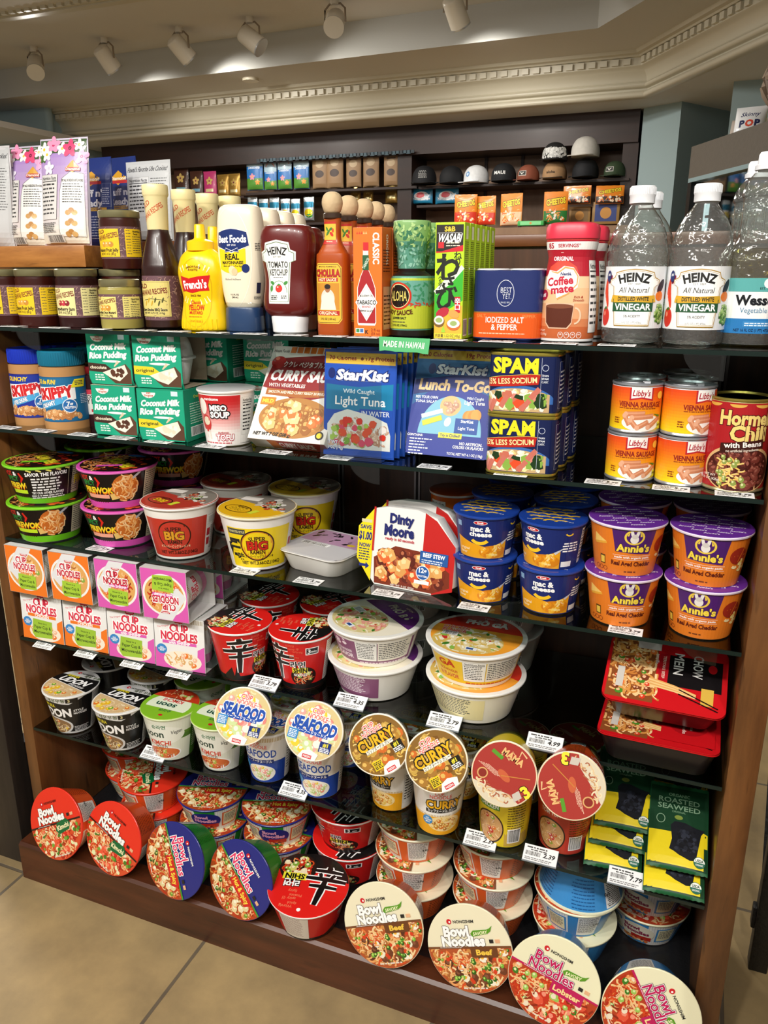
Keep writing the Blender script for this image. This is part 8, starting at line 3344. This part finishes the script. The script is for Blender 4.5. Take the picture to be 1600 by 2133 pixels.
edge_ticket(548, 1408, 3, 'tag379', 'price ticket in a grey holder between the red noodle cups')
edge_ticket(728, 1450, 3, 'tag435', 'price ticket in a grey holder below the purple noodle bowls')
edge_ticket(924, 1490, 3, 'tag279', 'price ticket in a grey holder below the chicken noodle bowls')
edge_ticket(1134, 1540, 3, 'tag499', 'price ticket reading 4.99 above the lying cups with red lids')
edge_ticket(318, 1560, 4, 'tag279', 'price ticket beside the green kimchi cup')
edge_ticket(610, 1635, 4, 'tag435', 'price ticket between the seafood cups')
edge_ticket(1000, 1740, 4, 'tag239', 'price ticket at the foot of the yellow noodle cup')
edge_ticket(1125, 1775, 4, 'tag239', 'price ticket reading 2.39 at the foot of the red shrimp cup')
edge_ticket(1305, 1812, 4, 'tag779', 'price ticket under the seaweed packets')
# green hanging flag
t = thing('shelf_flag')
tag(t, 'small green flag hanging from the top shelf edge with white capitals', 'shelf flag')
g = G()
r = random.Random(1)
P = [(-37, 8)] + [(-36 + 8 * i, -11 + r.uniform(-1, 1)) for i in range(10)] + [(38, 9)]
g.prism(P, 'y', -.4, .4, '#58b878')
g.obj('card', t, 'paper')
a = Art()
a.T('MADE IN HAWAII', 0, -1, 8, '#f2f8f2', .03, w=60, sh=.1)
a.obj('flag_print', t, flat((0, -.4, 0), (1, 0, 0), (0, 0, 1)), mat='paper')
t.location = (XP(841, -.004, ZS[0] - .004), -.0035, ZS[0] - .005)
t.rotation_euler = (0, R_(1.5), 0)
# ------------------------------------------------------------------ goods on the far wall
def simple_bag(w, h, c, art, mat='film', name='snack_bag', cat='bag'):
    return lambda: pouch(name, cat, w, h, 34, c, art, mat, seal=7, k=8, zig=name == 'chip_bag')


def kraft(a, w, h):
    a.rect(-w / 2 + 2, 4, w / 2 - 2, h - 4, '#a58460')
    a.ell(0, h * .62, w * .26, w * .22, '#c9b08c')
    a.rect(-w * .3, h * .72, w * .3, h * .76, '#4a3626')
    a.ell(0, h * .36, w * .28, w * .2, '#4a3a34')
    a.micro(-w * .3, h * .86, w * .6, 2, 3, 7, '#6a4e36')


def blueb(a, w, h):
    a.rect(-w / 2 + 2, 4, w / 2 - 2, h * .34, '#5a9a3a')
    a.rect(-w / 2 + 2, h * .3, w / 2 - 2, h * .62, '#2a7ac8')
    a.rect(-w / 2 + 2, h * .6, w / 2 - 2, h - 4, '#b8d4e4')
    a.ring(0, h * .7, w * .36, h * .2, 5, '#e87a6a', 16, 20, 160)
    a.T('Seaside', 0, h * .58, 14, '#e9f2fa', .03, w=w * .7, sh=.2)
    hib(a, -w * .1, h * .34, 17, '#f0a0b8')
    hib(a, w * .22, h * .2, 14, '#f0a03a')


def goldb(c):
    def f(a, w, h):
        a.rect(-w / 2 + 2, 4, w / 2 - 2, h - 4, c)
        hib(a, 0, h * .62, 24, '#d8b86a', '#8a3a4a')
        a.rect(-w * .3, h * .2, w * .3, h * .32, '#7ab0c8' if c == '#4a2a1e' else '#e8d8a0')
    return f


def silv(a, w, h):
    a.rect(-w / 2 + 2, 4, w / 2 - 2, h - 4, '#c9d0d4')
    a.rect(-w / 2 + 2, h * .55, w / 2 - 2, h * .8, '#2a7a9a')
    a.ell(0, h * .34, w * .4, h * .16, '#e8c81c')
    a.ell(w * .1, h * .2, w * .3, h * .08, '#3a8a3a')


def cheet(c2, word='CHEETOS'):
    def f(a, w, h):
        a.rect(-w / 2 + 2, 4, w / 2 - 2, h - 4, '#ee8a1c')
        a.rect(-w / 2 + 2, 4, w / 2 - 2, h * .42, c2)
        a.T(word, 0, h * .7, h * .17, '#f6d82a', .08, w=w * .8, o=('#2a1408', .06), ang=8)
        ins = lambda x, y: (abs(x) < w * .42) & (y < h * .5) & (y > 8)
        a.noodles(ins, (-w / 2, 0, w / 2, h * .55), 60, ('#f07a1c', '#e8541c', '#f8b04a'), 6, 22, .4)
        a.chunks(ins, (-w / 2, 0, w / 2, h * .5), 10, ('#f4ece0', '#fbe4c8'), 6, 11, None)
    return f


def hurri(a, w, h):
    a.rect(-w / 2 + 2, 4, w / 2 - 2, h - 4, '#1f86b0')
    a.ell(0, h * .45, w * .34, h * .26, '#f0f0f0')
    a.ell(-w * .05, h * .5, w * .2, h * .16, '#d83a44')
    a.T('Yummy Chips', 0, h * .3, h * .12, '#f6f8fa', .04, w=w * .8, sh=.2, o=('#16506e', .05))


BUILD['kraft_bag'] = simple_bag(110, 235, '#9a7a56', kraft, 'paper', 'coffee_bag', 'coffee bag')
BUILD['blue_bag'] = simple_bag(98, 190, '#5a8ab8', blueb)
BUILD['brown_bag'] = simple_bag(92, 150, '#4a2a1e', goldb('#4a2a1e'))
BUILD['pink_bag_small'] = simple_bag(92, 150, '#c83a78', goldb('#c83a78'))
BUILD['gold_bag'] = simple_bag(92, 150, '#a8823a', goldb('#a8823a'), 'foil')
BUILD['silver_bag'] = simple_bag(76, 150, '#c9d0d4', silv, 'foil')
BUILD['cheese_red'] = simple_bag(150, 190, '#ee8a1c', cheet('#d8341c'), 'film', 'chip_bag', 'chip bag')
BUILD['cheese_pale'] = simple_bag(150, 190, '#ee8a1c', cheet('#f0c8a0'), 'film', 'chip_bag', 'chip bag')
BUILD['cheese_green'] = simple_bag(165, 215, '#ee8a1c', cheet('#2a7a34'), 'film', 'chip_bag', 'chip bag')
BUILD['cheese_wide'] = simple_bag(200, 125, '#ee8a1c', cheet('#3a2a20'), 'film', 'chip_bag', 'chip bag')
BUILD['chips_blue'] = simple_bag(150, 105, '#1f86b0', hurri, 'film', 'chip_bag', 'chip bag')


def bgp(key, x0, x1, yb, Y, label, group, w=None, hpx=None, **k):
    """goods standing on the far wall's shelves: left, right and foot in the picture, depth on the shelf"""
    p, q, m = far(x0, yb, Y), far(x1, yb, Y), far((x0 + x1) / 2, yb, Y)
    wd = q[0] - p[0]
    sc = wd / w if w else 1
    return put(key, m[0], m[1], m[2] + .001, label, group, M=Matrix.Scale(sc, 4), **k)


gk = 'kraft coffee bags on the far wall'
for x0, x1, yb, l in ((652, 684, 393, 'tall, first from the left'), (682, 716, 392, 'tall, second from the left'), (722, 753, 390, 'third from the left'), (757, 790, 389, 'fourth from the left'), (800, 831, 387, 'fifth from the left'), (834, 858, 386, 'last, by the dark upright')):
    bgp('kraft_bag', x0, x1, yb, 3.34, 'brown kraft coffee bag on the far wall, ' + l, gk, .11)
for x0, x1, l in ((730, 752, 'left'), (757, 778, 'middle'), (803, 830, 'right')):
    bgp('gold_bag', x0, x1, 424, 3.42, 'small gold bag under the kraft coffee bags, ' + l, 'small gold bags under the coffee', .092)
for k, (x0, x1) in enumerate(((516, 550), (552, 578), (580, 609), (613, 645))):
    bgp('blue_bag', x0, x1, 397 - k, 3.34, 'blue and white seaside snack bag on the far wall, %s from the left' % ('first', 'second', 'third', 'fourth')[k], 'blue snack bags on the far wall', .098)
for key, x0, x1, l in (('brown_bag', 366, 396, 'dark brown, leftmost'), ('brown_bag', 399, 425, 'dark brown, second'), ('pink_bag_small', 427, 453, 'bright pink'), ('gold_bag', 455, 478, 'gold, left'), ('gold_bag', 478, 502, 'gold, right')):
    bgp(key, x0, x1, 411, 3.34, 'small sweets bag on the far wall, ' + l, 'small sweets bags on the far wall', .092)
for k, (x0, x1) in enumerate(((518, 538), (541, 560), (563, 583), (586, 605), (607, 626), (634, 655))):
    bgp('silver_bag', x0, x1, 460, 3.34, 'silver bag with a yellow picture below the blue snack bags, %s from the left' % ('first', 'second', 'third', 'fourth', 'fifth', 'sixth')[k], 'silver fruit bags', .076)
gc = 'orange cheese snack bags on the far counter'
for key, x0, x1, yb, Y, l, rz in (('cheese_red', 947, 992, 469, 3.16, 'red lower half, leftmost', 8), ('cheese_red', 989, 1032, 469, 3.18, 'red lower half, second from left', -5), ('cheese_pale', 1040, 1088, 470, 3.16, 'pale lower half, third from left', -12),
                          ('cheese_green', 1131, 1180, 468, 3.16, 'green lower half', 6)):
    bgp(key, x0, x1, yb, Y, 'orange cheese snack bag on the far counter, ' + l, gc, .15 if key[7] != 'g' else .165, rz=rz)
for x0, x1, l in ((856, 901, 'left'), (907, 955, 'right')):
    bgp('chips_blue', x0, x1, 425, 3.36, 'blue potato chip bag under the black caps, ' + l, 'blue potato chip bags', .15)


def carton(w, d, h, c, c2, name='cardboard_box'):
    def f():
        def fr(a, w_, d_, h_):
            a.rect(-w_ * .4, h_ * .12, w_ * .4, h_ * .88, c2)
            a.ell(0, h_ * .5, h_ * .26, h_ * .26, '#d89a4a')
        return boxy(name, 'box', w, d, h, c, fr)
    return f


BUILD['blue_box'] = carton(150, 90, 120, '#a8824a', '#3a4a8a')
BUILD['kraft_box'] = carton(150, 90, 120, '#a8824a', '#8a6a3c')
BUILD['paper_box'] = carton(190, 60, 30, '#dcdedd', '#b8c8c8', 'paper_tray')
BUILD['green_pack'] = carton(200, 90, 34, '#3fae54', '#8adf9a', 'green_pack')
bgp('kraft_box', 1184, 1228, 468, 3.3, 'plain brown cardboard box on the far counter', None, .15)
bgp('blue_box', 1232, 1288, 467, 3.28, 'cardboard box with a blue panel on the far counter', None, .15)
bgp('cheese_wide', 1172, 1230, 426, 3.26, 'orange cheese snack bag lying on top of the cardboard boxes, left', gc, .2, rz=-4)
bgp('cheese_wide', 1240, 1298, 425, 3.26, 'orange cheese snack bag lying on top of the cardboard boxes, right', gc, .2, rz=6)
bgp('paper_box', 925, 985, 476, 3.14, 'white paper tray at the front of the far counter', None, .19)
bgp('green_pack', 1078, 1132, 470, 3.1, 'flat green pack on the far counter', None, .2)


def cap(c, brim, art=None, spots=None, back=None):
    def f():
        t = thing('baseball_cap', 'cap')
        P = smooth([(88, 0), (90, 25), (84, 62), (62, 96), (30, 112), (2, 116)], 4)
        rv = Rev(P, .92, 1.05, 2, 40)
        g = G()
        rv.geo(g, c)
        g.obj('crown', t, 'matte')
        g = G()
        n = 16
        V = [(72 * math.cos(q), -60 + 0 * q, 6) for q in np.linspace(PI, 0, n)] + [(80 * math.cos(q), -72 - 78 * math.sin(q), -6 + 6 * abs(math.cos(q))) for q in np.linspace(PI, 0, n)]
        V += [(x, y, z + 4) for x, y, z in V]
        F = [(i, i + 1, n + i + 1, n + i) for i in range(n - 1)] + [(2 * n + i + 1, 2 * n + i, 3 * n + i, 3 * n + i + 1) for i in range(n - 1)] + [(n + i, n + i + 1, 3 * n + i + 1, 3 * n + i) for i in range(n - 1)]
        g.add(V, F, brim)
        g.obj('brim', t, 'matte')
        if back:
            g = G()
            Rev([(p[0] + 1, p[1]) for p in P[4:16]], .92, 1.05, 2, 40).geo(g, back, caps=False)
        if art or spots:
            a = Art(4)
            if spots:
                a.chunks(lambda x, y: (abs(x) < 120) & (y > 8) & (y < 80), (-120, 8, 120, 80), 150, ('#e9e9e6', '#c8c8c4'), 5, 10, None, 6)
            if art:
                art(a)
            a.obj('logo', t, rv.wrap(-90, 88), 8, 8, mat='matte', base=1.2)
        return t
    return f


def word(s, c, y=50, h=20, w=80):
    return lambda a: a.T(s, 0, y, h, c, .04, w=w)


def patch(a):
    a.rect(-34, 30, 34, 66, '#d8d4cc')
    a.rect(-30, 34, 30, 62, '#3a3a38')
    a.poly([(-20, 56), (0, 38), (20, 56), (10, 56), (0, 46), (-10, 56)], '#e9e6de')


def dots(a):
    for k in range(4):
        a.T('ALOHA'[k:k + 1] * 4, 0, 74 - k * 13, 8, '#c9c9c6', .02, w=56)


def badge(a):
    a.ell(0, 52, 15, 17, '#4a8ac8')
    a.ell(0, 52, 8, 10, '#d8e8f6')


BUILD.update(cap_a=cap('#17181c', '#111216', dots), cap_b=cap('#121316', '#0e0f12'), cap_c=cap('#e4e6e8', '#dcdee2', badge), cap_d=cap('#131519', '#1a1c20', word('MAUI', '#f0f0ee')),
             cap_e=cap('#8a4a34', '#7a4030', patch), cap_f=cap('#1a1a1a', '#151515', None, True), cap_g=cap('#b08a62', '#1c1714', word('aloha', '#3a2a1c', 40, 16, 60)), cap_h=cap('#d4d0c8', '#c9c5bc'), cap_i=cap('#15161a', '#101114'), cap_j=cap('#34462c', '#2c3c26', patch))
gh = 'caps on the far wall shelf'
for key, x0, x1, yb, l, rz in (('cap_a', 860, 908, 384, 'black cap with small pale letters, leftmost', 10), ('cap_b', 917, 964, 383, 'plain black cap left of the white badge cap', -8), ('cap_c', 968, 1016, 382, 'white cap with a blue round badge', -25), ('cap_d', 1024, 1074, 379, 'black cap with large white letters', -6),
                             ('cap_e', 1078, 1122, 377, 'rust brown cap with a square patch', -20), ('cap_g', 1130, 1180, 374, 'tan fronted black cap at the bottom of a pile', -8), ('cap_i', 1192, 1246, 371, 'plain black cap under the white one', -14), ('cap_j', 1258, 1302, 368, 'dark green cap with a square patch, rightmost', -22)):
    bgp(key, x0, x1, yb, 3.32, l, gh, .166, rz=rz)
for key, x0, x1, yb, l, rz in (('cap_f', 1130, 1182, 336, 'black and white patterned cap on top of the tan one', -6), ('cap_h', 1190, 1248, 328, 'white cap on top of the black one', -14)):
    bgp(key, x0, x1, yb, 3.32, l, gh, .166, rz=rz)

# ------------------------------------------------------------------ drinks cooler on the right
zt = aty(1441, 306, 2.5)[2]
A_, B_ = Vector(on(1441, 306, zt)), Vector(on(1600, 252, zt))
d_ = (B_ - A_).normalized()
ang = math.atan2(d_.y, d_.x)
MC = Matrix.Translation((A_.x, A_.y, 0)) @ Matrix.Rotation(ang, 4, 'Z')
u = thing('drinks_cooler', 'cooler')
tag(u, 'dark drinks cooler with a glass door behind the vinegar bottles', 'cooler')
W_, D_ = 1.0, .6
u.matrix_world = MC
g = G(1)
g.box(0, .06, 0, .03, D_, zt, '#3a342e')
g.box(W_ - .03, .06, 0, W_, D_, zt, '#3a342e')
g.box(.03, D_ - .03, 0, W_ - .03, D_, zt, '#15181a')
g.box(0, .06, zt - .03, W_, D_, zt, '#4a443c')
g.obj('cabinet', u, 'gloss')
g = G(1)
g.box(0, 0, zt - .115, W_, .06, zt - .0, '#5a5248')
g.obj('header', u, 'matte')
g = G(1)
for x in (0, W_ - .05):
    g.box(x, .0, .2, x + .03, .05, zt - .13, '#1a1a1a')
g.box(0, 0, zt - .13, W_, .05, zt - .115, '#8aa0a4')
g.obj('door_frame', u, 'gloss')
g = G(1)
g.box(.03, .02, .2, W_ - .03, .024, zt - .13)
g.obj('door_glass', u, 'acrylic')
m, N, L = _new('lit_tube')
N['Principled BSDF'].inputs['Emission Color'].default_value = (.75, .95, 1, 1)
N['Principled BSDF'].inputs['Emission Strength'].default_value = 2.2
MATS['lit_tube'] = m
g = G(1)
g.box(.035, .06, .3, .05, .075, zt - .16)
g.obj('light_strip', u, 'lit_tube')
zs = 1.27
for z in (zs, zs + .185):
    g = G(1)
    g.box(.05, .06, z - .01, W_ - .05, D_ - .05, z, '#2a2e30')
    g.obj('rack_shelf', u, 'metal')


def ecan():
    t = thing('drink_can', 'can')
    g = G()
    Rev([(24, 0), (33, 6), (33, 150), (26, 160), (26, 163), (1, 161)], n=28).geo(g, lambda z: '#0c0e0c' if z < 150 else '#c9ccd0')
    g.obj('can_body', t, 'gloss')
    a = Art()
    for k in (-1, 0, 1):
        a.line([(k * 11 - 2, 118), (k * 11 + 1, 90), (k * 11 - 1, 60), (k * 11 + 2, 42)], [4, 7, 6, 2], '#4fd82a')
    a.obj('logo', t, Rev([(33, 0), (33, 160)]).wrap(-90), 4, 0)
    return t


def dbottle():
    t = thing('drink_bottle', 'bottle')
    g = G()
    Rev(smooth([(30, 0), (33, 8), (33, 130), (28, 160), (14, 190), (13, 215)], 3), n=24).geo(g, '#1c2a22')
    g.obj('bottle_body', t, 'gloss')
    g = G()
    Rev([(14, 212), (15, 214), (15, 228), (1, 229)], n=20).geo(g, '#2a3a30')
    g.obj('cap', t, 'plastic')
    return t


BUILD['ecan'], BUILD['dbottle'] = ecan, dbottle
for k in range(9):
    p = MC @ Vector((.24 + k * .073, .12, zs + .001))
    put('ecan', p.x, p.y, p.z, 'black drink can with green claw marks inside the cooler, %s from the left' % ('first second third fourth fifth sixth seventh eighth ninth'.split()[k]), 'drink cans in the cooler', rz=math.degrees(ang))
for k in range(6):
    p = MC @ Vector((.26 + k * .078, .14, zs + .186))
    put('dbottle', p.x, p.y, p.z, 'dark drink bottle on the upper cooler rack, %s from the left' % ('first second third fourth fifth sixth seventh eighth'.split()[k]), 'drink bottles in the cooler', M=Matrix.Scale(.5, 4))


def topb(c, t_):
    def f(a, w, h):
        a.rect(-w / 2 + 4, 6, w / 2 - 4, h - 6, c)
        t_(a, w, h)
    return f


def pop(a, w, h):
    a.T('Skinny', 0, h * .7, 30, '#1c2a5a', .02, w=w * .6, sh=.3)
    for s, c, x in (('P', '#1c2a5a', -50), ('O', '#e0503a', 0), ('P', '#1c2a5a', 52)):
        a.T(s, x, h * .36, 46, c, .08)


BUILD['pop_bag'] = lambda: pouch('popcorn_bag', 'bag', 210, 200, 90, '#eef0f2', topb('#eef0f2', pop), k=10)
BUILD['pale_bag'] = lambda: pouch('snack_bag', 'bag', 200, 190, 90, '#c9bdb4', topb('#c9bdb4', lambda a, w, h: a.ell(0, h * .7, w * .3, h * .16, '#8a4a54')), k=10)
BUILD['lime_bag'] = lambda: pouch('snack_bag', 'bag', 200, 190, 80, '#a8b81c', topb('#a8b81c', lambda a, w, h: a.rect(-w * .3, h * .3, w * .3, h * .5, '#c8d84a')), k=10)
for key, x, y, z, rz, ln, l in (('pale_bag', .13, .16, .0, 60, 50, 'crumpled pale bag with a red mark on top of the cooler, leftmost'), ('pop_bag', .235, .1, .0, 52, 14, 'white popcorn bag with big blue and red letters on top of the cooler'), ('lime_bag', .33, .26, .0, 52, 12, 'lime green bag on top of the cooler')):
    p = MC @ Vector((x, y, zt + .002 + z))
    put(key, p.x, p.y, p.z + .004, l, None, rz=rz + math.degrees(ang), lean=ln, M=Matrix.Scale(.5 if key == 'pop_bag' else .72, 4))
u = thing('driftwood_ball', 'ornament')
tag(u, 'grey brown woven driftwood ball on top of the cooler at the right edge', 'ornament')
r = random.Random(8)
g = G(1)
for _ in range(46):
    ax = Vector((r.gauss(0, 1), r.gauss(0, 1), r.gauss(0, 1))).normalized()
    b_ = ax.orthogonal().normalized()
    c_ = ax.cross(b_)
    a0, R1 = r.uniform(0, 6.28), .115 * r.uniform(.9, 1.05)
    g.tube([(b_ * math.cos(a0 + t * .22) + c_ * math.sin(a0 + t * .22)) * R1 * r.uniform(.97, 1.03) for t in range(9)], [.006, .011, .013, .013, .012, .013, .013, .011, .005], r.choice(('#8a7866', '#76665a', '#9c8a76', '#5e5046')), 6)
g.obj('woven_sticks', u, 'matte')
p = MC @ Vector((.49, .14, zt + .132))
u.location = p

# ------------------------------------------------------------------ track spotlights on the ceiling
m, N, L = _new('lamp_glow')
N['Principled BSDF'].inputs['Emission Color'].default_value = (1, .88, .66, 1)
N['Principled BSDF'].inputs['Emission Strength'].default_value = 10
MATS['lamp_glow'] = m


def lamp():
    t = thing('track_spotlight', 'spotlight')
    g = G()
    Rev(smooth([(1, 70), (22, 68), (42, 56), (48, 40), (50, -70)], 3) + [(50, -72), (46, -72), (42, -50), (1, -50)], n=36).geo(g, '#d8d0c0', caps=False)
    g.obj('housing', t, 'plastic')
    g = G()
    Rev([(46, -71), (51.5, -71), (51.5, -78), (46, -78)], n=36).geo(g, '#c9c9c9')
    g.obj('front_ring', t, 'metal')
    g = G()
    Rev([(1, -51.5), (38, -51.5), (41, -60), (38, -62), (1, -63)], n=30).geo(g, '#fff')
    g.obj('bulb', t, 'lamp_glow')
    return t


BUILD['lamp'] = lamp
for k, (px, py, d, wt, l) in enumerate(((86, 106, (.48, -.6, -.64), 22, 'facing down, leftmost'), (232, 88, (.25, .62, -.8), 30, 'turned to the wall, second from the left'), (386, 66, (.42, .66, -.75), 30, 'turned to the wall, third from the left'),
                           (532, 46, (.8, .1, -.62), 30, 'tilted to the right showing its reflector'), (708, 8, (.26, -.8, -.54), 22, 'glowing towards the viewer'), (957, -18, (.2, .66, -.8), 30, 'at the top edge of the photo'))):
    x, y = on(px, py, Z3 - .01)
    y -= .06
    n_ = -Vector(d).normalized()
    c_ = Vector((x, y, Z3 - .105))
    o = put('lamp', c_.x, c_.y, c_.z, 'white ceiling track spotlight ' + l, 'track spotlights on the ceiling', n=n_, up=(0, 1, 0.1))
    g = G(1)
    g.tube([(x, y, Z3), (x, y, Z3 - .03)], .022, '#d8d0c0', 14)
    g.tube([(x - .058, y, Z3 - .11), (x - .056, y, Z3 - .05), (x - .03, y, Z3 - .026), (x + .03, y, Z3 - .026), (x + .056, y, Z3 - .05), (x + .058, y, Z3 - .11)], .005, '#8a7a66', 8)
    b_ = g.obj('bracket', None, 'plastic')
    b_.parent = o
    b_.matrix_parent_inverse = o.matrix_world.inverted()
    PROTO.pop('lamp')
    s_ = c_ + Vector(d).normalized() * .09
    spot(tuple(s_), tuple(s_ + Vector(d)), wt, 125, .04, blend=.9)
g = G(1)
x, y = on(522, 164, Z2)
g.tube([(x, y, Z2), (x, y, Z2 - .014)], .05, '#cfc6b0', 28)
tag(g.obj('smoke_detector', None, 'plastic'), 'small round detector on the lower ceiling', 'detector')
